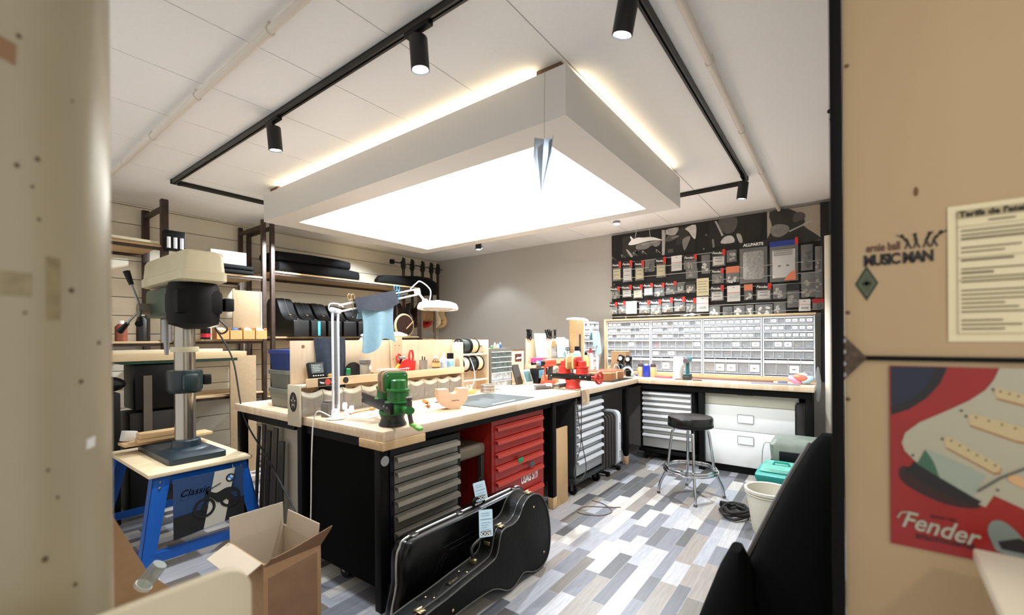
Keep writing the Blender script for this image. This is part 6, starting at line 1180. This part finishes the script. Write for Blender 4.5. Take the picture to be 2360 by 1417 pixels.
t = T('black_can', 'black can with a red label left of the cardboard bins', 'can', (-5.42, 1.80, 1.516)); m = MB(); m.lathe([(0, 0), (.045, 0), (.045, .12), (0, .12)]); m.build('can', BLACKP, t); m = MB(); m.lathe([(.0453, .02), (.0456, .02), (.0456, .06), (.0453, .06)]); m.build('red_label', mat('crimson', (206, 30, 50)), t)
for k, (y, h, c, lab) in enumerate(((1.02, .26, (60, 48, 40), 'dark bottle on the rack shelf left of the drill column'), (1.14, .20, (150, 80, 60), 'reddish can on the rack shelf left of the drill column'), (1.30, .30, (36, 32, 30), 'black bottle on the rack shelf behind the drill column'))): bottle(lab, (-5.55, y, 1.501), [(0, 0), (.045, 0), (.047, .01), (.047, h*.7), (.02, h*.85), (0, h*.85)], mat('rackbottle%d' % k, c, .5), [(.022, h*.82), (.02, h), (0, h)], PAPER)
# planks on the green-topped machine behind the drill press
mc = T('bandsaw', 'dark machine with a green table in the corner behind the drill press', 'machine', (-4.95, 1.30, 0))
m = MB(); m.b2((-.25, -.22, .9), (.1, .17, 1.30), .02); m.build('machine_head', BLACKP, mc); m = MB(); m.b2((-.22, -.25, .0), (.08, .15, .88), .01); m.build('stand', mat('machine_dark', (26, 25, 24), .6), mc); m = MB(); m.b2((-.3, -.3, 1.302), (.12, .58, 1.328), .003); m.build('table', mat('machine_green', (24, 60, 46), .5), mc); m = MB(); m.b2((.085, -.16, .5), (.11, -.1, 1.2)); m.build('post', mat('grey_post', (96, 88, 78), .5), mc); m = MB(); m.b2((.09, .1, .2), (.11, .13, 1.1)); m.build('wood_strip', PINE, mc)
PB2 = mat('pale_plank', (222, 200, 160), .6, noise=.08, nscale=3, stretch=(10, 1, 10))
t = T('plank', 'wide pale plank lying on the machine behind the drill press', 'plank', (-4.95, 1.42, 1.329)); m = MB(); m.box((0, 0, .032), (.26, 1.08, .064), None, .002); m.build('plank', PB2, t)
t = T('plank', 'narrower white-topped plank lying on the wide plank', 'plank', (-4.98, 1.36, 1.3935)); m = MB(); m.box((0, 0, .014), (.18, .82, .028), None, .002); m.build('plank', mat('white_plank', (234, 224, 200), .6), t)
t = T('chipboard_panel', 'tall tan board standing against the rack beside the back bench', 'board', (-5.42, 2.16, .0)); m = MB(); m.b2((-.01, -.13, .0), (.01, .14, 1.33), .001); m.build('panel', mat('chipboard', (168, 144, 112)), t)
t = T('black_cabinet', 'black cabinet in the corner at the far left', 'cabinet', (-4.9, .86, 0)); m = MB(); m.b2((-.25, -.25, 0), (.2, .1, 1.08), .01); m.build('body', BLACKP, t); m = MB(); m.sph((-.02, .02, 1.14), (.18, .16, .07), n=16); m.build('dark_bundle', mat('black_nylon', (15, 14, 14)), t)
# ============================================================ hanging guitars
hr_ = T('guitar_hanger_rail', 'dark wall rail with guitar hangers in the far left corner', 'hanger', (XL, 5.2, 2.73)); m = MB(); m.cyl((.17, -.5, .08), (.17, .70, .08), .009, n=8); m.build('rail', BLACK, hr_)
for y in (-.48, -.25): m = MB(); m.box((.17, y, .08), (.05, .07, .075), None, .004); m.build('holder_block', BLACKP, hr_)
GUIT = [(-.24, (40, 30, 26), 'dark guitar hanging nearest the rack in the corner'), (-.05, (52, 36, 28), 'second dark guitar hanging in the corner'), (.19, (200, 52, 34), 'red guitar hanging in the far left corner'), (.40, (240, 222, 188), 'cream guitar with two knobs hanging in the far left corner'), (.56, (220, 186, 138), 'tan guitar hanging closest to the grey wall')]
for k, (y, c, lab) in enumerate(GUIT):
    t = T('electric_guitar', lab, 'guitar', (XL+.21, 5.2+y, 1.72), R(-72), 'guitars hanging in the far left corner')
    bo = sp2([(-.16, .06), (-.10, .0), (.0, -.02), (.10, .0), (.16, .06), (.165, .15), (.12, .23), (.125, .30), (.15, .38), (.09, .40), (.04, .33), (-.04, .33), (-.10, .41), (-.14, .38), (-.12, .29), (-.115, .23), (-.165, .15)], 4)
    m = MB(); m.prism(bo, .045, (0, 0, 0), AY, AZ, 0, .008); m.build('body', mat('guitar%d' % k, c, .25, noise=.06), t)
    m = MB(); m.b2((.035, -.026, .30), (.056, .026, .97), .006); m.build('neck', mat('dark_fretboard', (58, 42, 32), .5), t)
    m = MB(); m.prism([(-.028, .97), (.028, .97), (.05, 1.03), (.035, 1.16), (-.02, 1.19), (-.05, 1.02)], .016, (.036, 0, 0), AY, AZ, 0, .002); m.build('headstock', mat('dark_headstock', (34, 26, 22), .4), t)
    for q in range(3):
        for s in (-1, 1): m = MB(); m.cyl((.044, s*.045, 1.03+.045*q), (.044, s*.066, 1.03+.045*q), .007, n=8); m.build('tuner', CHROME, t)
    for dz in (.06, .12): m = MB(); m.lathe([(0, 0), (.014, 0), (.012, .018), (0, .019)], (.0455, .09, dz), 14, 0, Matrix.Rotation(R(90), 3, 'Y')); m.build('knob', CHROME, t)
    m = MB(); m.box((.05, 0, .13), (.012, .08, .02)); m.build('bridge', CHROME, t)
tr = T('tool_shelf', 'small brown wooden rack of tools against the left wall in the far corner', 'rack', (-5.75, 5.1, 1.35)); m = MB()
for y in (0, .30): m.b2((-.02, y, 0), (.02, y+.035, .82))
m.build('uprights', mat('weathered_wood', (110, 92, 74), .7, noise=.2), tr)
for z, c in ((.14, (196, 166, 120)), (.46, (120, 84, 54)), (.66, (70, 60, 50))): m = MB(); m.b2((-.03, .036, z), (.03, .299, z+.02)); m.build('shelf', mat('toolshelf%d' % c[0], c, .7), tr)
m = MB(); m.b2((-.01, .036, .485), (.0, .299, .655)); m.build('brown_board', mat('worn_leather', (150, 112, 72), .7, noise=.3, nscale=12), tr); m = MB(); m.b2((.0, .06, .165), (.03, .28, .26), .004); m.build('grey_box', mat('grey_box', (126, 120, 108), .6), tr)
t = T('banjo', 'dark round instrument body with a cream rim standing behind the light blue cloth', 'instrument', (-5.55, 4.55, 1.546)); m = MB(); m.lathe([(0, 0), (.16, 0), (.165, .06), (0, .065)], (0, 0, .17), 32, 0, Matrix.Rotation(R(90), 3, 'Y')); m.build('body', mat('dark_mahogany', (60, 36, 28), .4), t); m = MB(); m.torus((.035, 0, .17), .172, .02, Matrix.Rotation(R(90), 3, 'Y')); m.build('cream_rim', mat('cream_binding', (224, 206, 160)), t); m = MB(); m.tube([(.09, .0, .12), (.09, .14, .24)], .009, 8); m.build('pale_stick', PINE, t)
# ============================================================ drill press on its blue stand
bl = mat('blue_steel', (16, 82, 164), .35); 
sd = T('drill_stand', 'blue steel stand with a pale wooden top under the drill press', 'stand', (-4.10, 1.20, 0))
m = MB(); m.b2((-.54, -.33, .60), (.50, .30, .625), .002); m.build('top_board', mat('stand_top', (220, 198, 160), .6, noise=.08), sd)
for sx, sy in ((1, -1), (1, 1), (-1, -1), (-1, 1)):
    tx, ty = (.47 if sx > 0 else -.50), (.27 if sy > 0 else -.30); fx, fy = tx+sx*.09, ty+sy*.10
    m = MB(); a = Vector((tx, ty, .599)); b_ = Vector((fx, fy, 0)); wv = .085
    for pts in (((0, 0), (-sy*wv, 0)),):
        m.loft([[a+Vector((0, 0, 0)), a+Vector((0, -sy*.10, 0)), a+Vector((-sx*.006, -sy*.10, 0)), a+Vector((-sx*.006, 0, 0))], [b_, b_+Vector((0, -sy*.07, 0)), b_+Vector((-sx*.006, -sy*.07, 0)), b_+Vector((-sx*.006, 0, 0))]])
        m.loft([[a, a+Vector((0, -sy*.006, 0)), a+Vector((-sx*.08, -sy*.006, 0)), a+Vector((-sx*.08, 0, 0))], [b_, b_+Vector((0, -sy*.006, 0)), b_+Vector((-sx*.06, -sy*.006, 0)), b_+Vector((-sx*.06, 0, 0))]])
    lg = m.build('leg', bl, sd)
    for k in range(2): m = MB(); m.sph((tx+sx*(.006+.012*k), ty-sy*(.04-.008*k), .56-.035*k), (.004, .008, .008), n=10); m.build('rivet', STEEL, lg)
for x in (.47, -.50): m = MB(); m.b2((x-.004, -.20, .53), (x+.006, .17, .599)); m.build('apron', bl, sd)
for zz, k in ((.09, .83),):
    dx, dy = .09*k, .10*k
    m = MB(); x = .47+dx; m.b2((x-.012, -.30-dy+.05, zz-.03), (x+.0, .27+dy-.05, zz+.03)); m.b2((x-.05, -.30-dy+.05, zz+.022), (x-.0125, .27+dy-.05, zz+.03)); m.build('front_rail', bl, sd)
    m = MB(); x = -.50-dx; m.b2((x, -.30-dy+.05, zz-.03), (x+.012, .27+dy-.05, zz+.03)); m.build('rear_rail', bl, sd)
    for y in (-.30-dy, .27+dy): m = MB(); s = 1 if y > 0 else -1; m.b2((-.50-dx+.03, y-.012 if s > 0 else y, zz-.025), (.47+dx-.03, y if s > 0 else y+.012, zz+.03)); m.build('side_rail', mat('light_blue_steel', (60, 150, 226), .35) if s > 0 else bl, sd)
dp = T('drill_press', 'bench drill press with a cream belt cover, black motor and thick steel column', 'drill press', (-4.03, 1.20, .6255))
GRN = mat('dark_blue_green_cast', (28, 42, 50), .4)
m = MB(); m.loft([[(x, y, z) for x, y in rrect(w_, l_, .03, 4, -.10, 0)] for z, w_, l_ in ((0, .78, .36), (.04, .78, .36), (.055, .72, .31), (.06, .68, .28))]); m.lathe([(.15, .058), (.13, .07), (.095, .075), (.09, .12), (.085, .125), (0, .125)], (0.02, 0, 0), 28); m.build('base', GRN, dp)
m = MB(); m.lathe([(0, .1255), (.068, .1255), (.068, 1.30), (0, 1.30)], n=32); m.build('column', mat('polished_column', (168, 162, 150), .22, .95), dp)
m = MB(); m.lathe([(.069, .48), (.10, .48), (.115, .51), (.115, .63), (.11, .65), (.069, .65), (.069, .48)], n=28); m.b2((.05, -.05, .50), (.14, .05, .63), .02); m.build('table_bracket', mat('dark_green_cast', (14, 34, 34), .35), dp); m = MB(); m.b2((-.01, .115, .53), (.03, .17, .61), .008); m.build('clamp_lever', BLACKP, dp)
m = MB(); m.lathe([(.069, .79), (.088, .79), (.09, .80), (.09, .82), (.088, .83), (.069, .83), (.069, .79)], n=28); m.build('collar', mat('cream_ring', (206, 196, 166), .4), dp)
m = MB(); m.lathe([(0, .98), (.06, .965), (.10, .98), (.155, 1.0), (.165, 1.05), (.165, 1.26), (.15, 1.304), (0, 1.304)], (.13, .02, 0.0), 32); m.b2((.0, -.13, 1.07), (.28, .17, 1.25), .03); m.build('motor', mat('motor_black', (6, 6, 6), .55, 0, .2), dp)
m = MB(); m.b2((.16, .185, 1.10), (.26, .25, 1.2), .01); m.build('switch_box', BLACKP, dp)
m = MB(); m.b2((-.52, -.115, 1.06), (-.02, .10, 1.29), .03); m.build('head_casting', mat('head_green', (60, 74, 62), .4), dp)
m = MB(); m.loft([[(x, y, z) for x, y in rrect(w_, l_, .04, 5, -.11, .02)] for z, w_, l_ in ((1.305, .90, .26), (1.315, .95, .30), (1.375, .95, .30), (1.385, .93, .28), (1.495, .915, .265), (1.522, .89, .24), (1.535, .82, .18))]); m.build('belt_cover', mat('cream_hammer_paint', (206, 196, 164), .35, noise=.04), dp)
m = MB(); m.cyl((-.42, -.0, 1.05), (-.42, 0, .86), .04, n=18); m.cyl((-.42, 0, .86), (-.42, 0, .76), .022, .014, n=14); m.build('quill_chuck', STEEL, dp)
m = MB(); m.cyl((-.40, -.115, 1.13), (-.40, -.19, 1.13), .045, n=18); m.build('feed_hub', mat('grey_hub', (120, 112, 100), .4, .5), dp)
for a in (100, 215, 335):
    d = Vector((cos(R(a)), -.25, sin(R(a)))).normalized(); o = Vector((-.40, -.17, 1.13)); m = MB(); m.tube([o, o+d*.20], .009, 8); ha = m.build('feed_handle', STEEL, dp); m = MB(); m.tube([o+d*.2, o+d*.31], lambda u: .016+.008*u, 12); m.build('handle_grip', BLACKP, ha)
m = MB(); m.tube([(.19, .15, 1.05), (.20, .22, .97), (.14, .20, .93), (.12, .16, .98)], .007, 8, smooth=6); m.build('motor_cable', mat('grey_cord2', (70, 62, 56)), dp)
t = T('power_cable', 'black cable sagging from the drill press motor down behind the cardboard box', 'cable', (-3.9, 1.3, 1.6)); m = MB(); m.tube([(.0, .06, .0), (.06, .16, -.25), (.16, .2, -.7), (.6, .2, -1.0), (1.2, .12, -1.3), (1.4, .10, -1.596)], .006, 8, smooth=8); m.build('cable', mat('black_cable', (30, 28, 26), .6), t)
for k, (x, y, z, sx, sy, sz, rz, lab) in enumerate(((-4.47, 1.21, .686, .16, .60, .022, .05, 'thin wooden offcut lying across the drill press base, lowest of the pile'), (-4.40, 1.16, .7085, .10, .34, .03, .02, 'wooden block in the pile on the drill press base, second from the bottom'), (-4.40, 1.18, .739, .11, .36, .04, 0.03, 'top wooden block of the pile on the drill press base'))):
    t = T('wood_offcut', lab, 'offcut', (x, y, z), rz, 'wood offcuts on the drill press base'); m = MB(); m.box((0, 0, sz/2), (sx, sy, sz), None, .003); m.build('block', PINE, t)
t = T('grey_box', 'small pale box leaning at the left of the wood pile on the drill stand', 'box', (-4.52, .97, .709), .3); m = MB(); m.box((0, 0, .04), (.05, .09, .08), (R(-12), 0, 0), .003); m.build('box', mat('pale_box', (206, 204, 198), .6), t)
# banner with a motorcycle hanging on the stand's front rail
bn = T('motorcycle_banner', 'dark blue cloth with a motorcycle print and Classic lettering hung on the drill stand', 'banner', (-3.555, .985, .575))
m = MB(); m.surf(lambda u, v: Vector((.004+.006*v+.003*sin(u*5), u*.43, -v*(.40-.04*u))), 10, 10, .002); m.build('cloth', mat('banner_navy', (34, 62, 100), .7), bn)
def bpr(name, pts, mt, k=1, sm=0): 
    m = MB(); m.prism(sp2(pts, sm) if sm else pts, .0006, (.0165+.0012*k, 0, 0), AY, AZ); return m.build(name, mt, bn, smooth=False)
bpr('black_band', [(0, -.395), (0, -.25), (.43, -.22), (.43, -.35)], mat('banner_black', (16, 16, 18), .7), 0)
bpr('grey_stripe', [(.24, 0), (.37, 0), (.345, -.13), (.30, -.368), (.17, -.38)], mat('banner_grey', (196, 188, 172), .7), 1)
m = MB()
for cy, cz, ro, ri in ((.175, -.235, .068, .05), (.335, -.205, .068, .05)):
    for q in range(24): a, b_ = 2*pi*q/24, 2*pi*(q+1)/24; m.prism([(cy+ro*cos(a), cz+ro*sin(a)), (cy+ro*cos(b_), cz+ro*sin(b_)), (cy+ri*cos(b_), cz+ri*sin(b_)), (cy+ri*cos(a), cz+ri*sin(a))], .0006, (.020, 0, 0), AY, AZ)
    m.prism(circ(.022, 14, cy, cz), .0006, (.020, 0, 0), AY, AZ)
m.prism(sp2([(.18, -.12), (.21, -.13), (.25, -.15), (.31, -.13), (.36, -.14), (.35, -.17), (.31, -.21), (.26, -.22), (.23, -.19), (.20, -.16)], 3), .0006, (.0205, 0, 0), AY, AZ)
m.prism([(.19, -.10), (.20, -.10), (.185, -.235), (.17, -.235)], .0006, (.0205, 0, 0), AY, AZ); m.prism([(.20, -.115), (.275, -.085), (.278, -.09), (.20, -.122)], .0006, (.0205, 0, 0), AY, AZ)
m.build('motorcycle_print', mat('print_black', (18, 20, 18), .6), bn, smooth=False)
m = MB(); m.prism(circ(.03, 22, .338, -.065), .0006, (.0195, 0, 0), AY, AZ); ro_ = m.build('roundel_ring', mat('print_black', (18, 20, 18)), bn, smooth=False)
for q, c in enumerate(((200, 206, 210), (60, 120, 190), (200, 206, 210), (60, 120, 190))): m = MB(); m.prism([(.338, -.065)]+[(.338+.02*cos(R(90*q+15*i)), -.065+.02*sin(R(90*q+15*i))) for i in range(7)], .0006, (.0203, 0, 0), AY, AZ); m.build('roundel_quarter', mat('roundel%d' % c[0], c, .5), ro_, smooth=False)
m = MB(); m.text('Classic', .062, (.018, .118, -.105), AY, AZ, 0, .35, 0, .0003)
for v in m.bm.verts: v.co.x = .0175
m.build('script_lettering', mat('banner_script', (92, 112, 132), .6), bn, smooth=False)
t = T('glass_jar', 'clear glass jar lying on the cardboard sheet at the lower left', 'jar', (-1.945, .43, .66)); m = MB(); q = (Vector((-.3, -.5, -.8))).to_track_quat('Z', 'Y').to_matrix(); m.lathe([(.0, 0), (.022, 0), (.024, .01), (.026, .06), (.024, .075), (.0, .075)], (0.06, 0.055, .07), 20, 0, q); m.build('jar', glassy('jar_glass', (190, 196, 190), .5, .1), t)
m = MB(); m.lathe([(.0, .0755), (.027, .0755), (.027, .086), (0, .087)], (0.06, 0.055, .07), 20, 0, q); m.build('lid', mat('pale_lid', (216, 212, 200), .4), t)
# dark strips leaning under the back bench
for k, (y, x, h) in enumerate(((1.545, -3.70, .82), (1.55, -3.62, .84), (1.552, -3.54, .80), (1.56, -3.45, .83), (1.565, -3.36, .74))):
    t = T('dark_strip', ['leftmost', 'second', 'middle', 'fourth', 'rightmost'][k]+' of five dark wood strips leaning under the back bench', 'wood strip', (x, y, 0), 0, 'dark strips under the back bench'); m = MB(); m.box((0, .03, h/2), (.05, .014, h), (R(-2.5), 0, R(6*k-10)), .001); m.build('strip', mat('dark_strip%d' % (k % 2), (58, 50, 44) if k % 2 else (40, 36, 32), .6), t)
t = T('grey_board', 'grey board standing behind the dark strips under the back bench', 'board', (-3.4, 1.66, 0)); m = MB(); m.b2((-.4, 0, 0), (.42, .018, .86), .001); m.build('board', mat('grey_fibreboard', (166, 158, 140), .8, noise=.04), t)
# ============================================================ right side of the room
t = T('black_wall_strip', 'black vertical panel at the right end of the back wall', 'panel', (0, 5.88, 0)); m = MB(); m.b2((-.15, 0, 1.0), (-.0, .03, 2.965), .002); m.build('panel', PBK, t)
t = T('white_tube', 'long white roll standing in the far right corner beside the door frame', 'roll', (-.075, 5.55, 0)); m = MB(); m.lathe([(0, 0), (.035, 0), (.035, 2.53), (0, 2.53)], n=20); m.build('roll', mat('aged_white', (222, 212, 196), .7), t)
t = T('clear_bag_roll', 'crinkled clear bag hanging low at the right end of the wall bench', 'bag', (-.163, 5.28, .90)); m = MB(); m.lathe([(0, -.05), (.012, -.04), (.022, .05), (.026, .16), (.015, .25), (.008, .29), (0, .3)], n=12, sy=.7); m.build('bag', CLEARB, t)
t = T('hanging_tools', 'dark tools hanging on the right wall beside the bench end', 'tools', (XR-.04, 4.95, .55)); m = MB(); m.b2((-.05, -.05, 0), (.02, .3, .42), .02); m.build('bundle', BLACKP, t)
# bucket, toolbox, machine on the floor
bk = T('bucket', 'grey-white plastic bucket on the floor at the right', 'bucket', (-.43, 3.86, 0)); m = MB(); m.lathe([(0, 0), (.11, 0), (.115, .01), (.158, .31), (.17, .315), (.172, .335), (.164, .34), (.152, .335), (.150, .31), (.105, .015), (0, .014)], n=40); m.build('bucket_body', mat('dirty_white_plastic', (196, 192, 176), .5, noise=.05), bk); m = MB(); m.torus((0, 0, .30), .160, .006, n=36); m.build('stiffening_ring', mat('dirty_white_plastic', (196, 192, 176)), bk)
tb_ = T('tool_box', 'teal plastic tool box on the floor behind the bucket', 'tool box', (-.40, 4.42, 0)); m = MB(); m.loft([[(x, y, z) for x, y in rrect(w_, l_, .03)] for z, w_, l_ in ((0, .30, .34), (.28, .34, .38), (.30, .36, .40), (.33, .36, .40), (.36, .28, .32))]); m.build('body', mat('teal_box', (30, 134, 124), .45), tb_); m = MB(); m.loft([[(x, y, z) for x, y in rrect(w_, l_, .03)] for z, w_, l_ in ((.3605, .30, .34), (.385, .27, .31))]); m.build('lid_tray', mat('pale_teal', (96, 168, 150), .5, noise=.3, nscale=14), tb_); m = MB(); m.tube([(-.06, 0, .385), (-.05, 0, .41), (.05, 0, .41), (.06, 0, .385)], .01, 8); m.build('handle', mat('teal_box', (30, 134, 124)), tb_)
cp = T('compressor', 'grey machine with a dark front on the floor by the white cabinet', 'machine', (-.32, 4.86, .0)); m = MB(); m.b2((-.20, -.16, .02), (.22, .2, .36), .02); m.build('base', BLACKP, cp); m = MB(); m.loft([[(x, y, z) for x, y in rrect(w_, l_, .04)] for z, w_, l_ in ((.361, .38, .34), (.50, .40, .36), (.55, .34, .30), (.56, .2, .2))]); m.build('cover', mat('green_grey_cover', (118, 126, 116), .4, noise=.2, nscale=6), cp); m = MB(); m.b2((-.12, -.19, .365), (.14, -.1705, .45), .006); m.build('dark_window', BLACKP, cp); m = MB(); m.tube([(-.205, .0, .48), (-.26, -.02, .47), (-.28, -.02, .3), (-.26, -.04, .12), (-.2, -.06, .06)], .006, 8, smooth=6); m.build('hose', mat('pale_hose', (190, 196, 190), .4), cp)
cb = T('black_cables', 'coil of black cables and a plug lying on the floor beside the bucket', 'cables', (-.70, 4.06, 0))
rr3 = random.Random(3)
for k in range(4): m = MB(); m.tube([(.10*cos(a*2*pi/10+k)+rr3.uniform(-.03, .03), .13*sin(a*2*pi/10+k)+rr3.uniform(-.03, .03), .014+.016*k+rr3.uniform(0, .012)) for a in range(10)], .012, 8, smooth=4, closed=True); m.build('cable', mat('black_cable', (30, 28, 26)), cb)
m = MB(); m.box((-.09, .07, .05), (.09, .05, .05), (R(10), R(10), .6), .012); m.build('plug', BLACKP, cb)
# gig bags leaning on the right wall
NY = mat('black_nylon_bag', (4, 4, 4), .85, 0, .06, bump=.2, nscale=30)
def lean_bag(label, path, group=None):
    t = T('gig_bag', label, 'gig bag', path[0][0], 0, 0.) if False else T('gig_bag', label, 'gig bag', path[0][0])
    o = Vector(path[0][0]); rings = []
    for c, wx, wy in path: rings.append([Vector(c)-o+Vector((wx*.94*(abs(cos(a))**.7)*(1 if cos(a) > 0 else -1), wy*(abs(sin(a))**.7)*(1 if sin(a) > 0 else -1), 0)) for a in [2*pi*i/24 for i in range(24)]])
    m = MB(); m.loft(rings); m.build('bag_body', NY, t); return t
b1 = lean_bag('tall black gig bag leaning on the right wall with its neck end upwards', [((-.17, 1.62, .0), .16, .12), ((-.18, 1.66, .06), .19, .14), ((-.17, 1.74, .30), .195, .14), ((-.15, 1.82, .55), .175, .13), ((-.13, 1.92, .74), .12, .11), ((-.085, 2.04, .92), .085, .09), ((-.04, 2.16, 1.06), .055, .07), ((-.03, 2.19, 1.10), .03, .04)])
m = MB(); m.tube([(-.185, .08, .10), (-.19, .12, .30), (-.15, .20, .55), (-.076, .30, .74), (.003, .42, .92), (.077, .54, 1.06)], .012, 8, smooth=4); m.build('zip_piping', mat('brown_piping', (40, 33, 28), .6), b1)
b2_ = lean_bag('lower black gig bag at the right with red edge and white zip pull', [((-.33, 1.50, .0), .10, .20), ((-.34, 1.53, .05), .125, .23), ((-.335, 1.58, .30), .115, .22), ((-.31, 1.66, .55), .085, .20), ((-.30, 1.72, .68), .05, .12), ((-.30, 1.75, .74), .02, .05)])
m = MB(); m.tube([(-.118, -.02, .50), (-.115, .02, .56)], .004, 6); m.build('red_edge', mat('crimson', (206, 30, 50)), b2_)
m = MB(); m.tube([(-.122, -.08, .42), (-.124, -.082, .38)], .004, 6); m.sph((-.124, -.083, .365), (.004, .009, .012)); m.build('zip_pull', PAPER, b2_)
# hallway lamp behind the viewer lighting the door
t = T('hallway_lamp', 'small ceiling lamp in the hallway behind the viewer', 'ceiling light', (1.35, -.3, H)); m = MB(); m.lathe([(0, 0), (.09, 0), (.09, -.04), (.08, -.045), (0, -.045)]); m.build('housing', WHITE, t); m = MB(); m.lathe([(0, -.046), (.075, -.046), (.06, -.06), (0, -.066)]); m.build('globe', mat('lit_globe', (255, 240, 210), emit=6., emc=(1, .86, .62)), t)
light_spot('spot_light', (1.35, -.3, H-.09), (.55, 1.3, 1.2), 24, 75, t, (1.0, .9, .76), .07, .9)
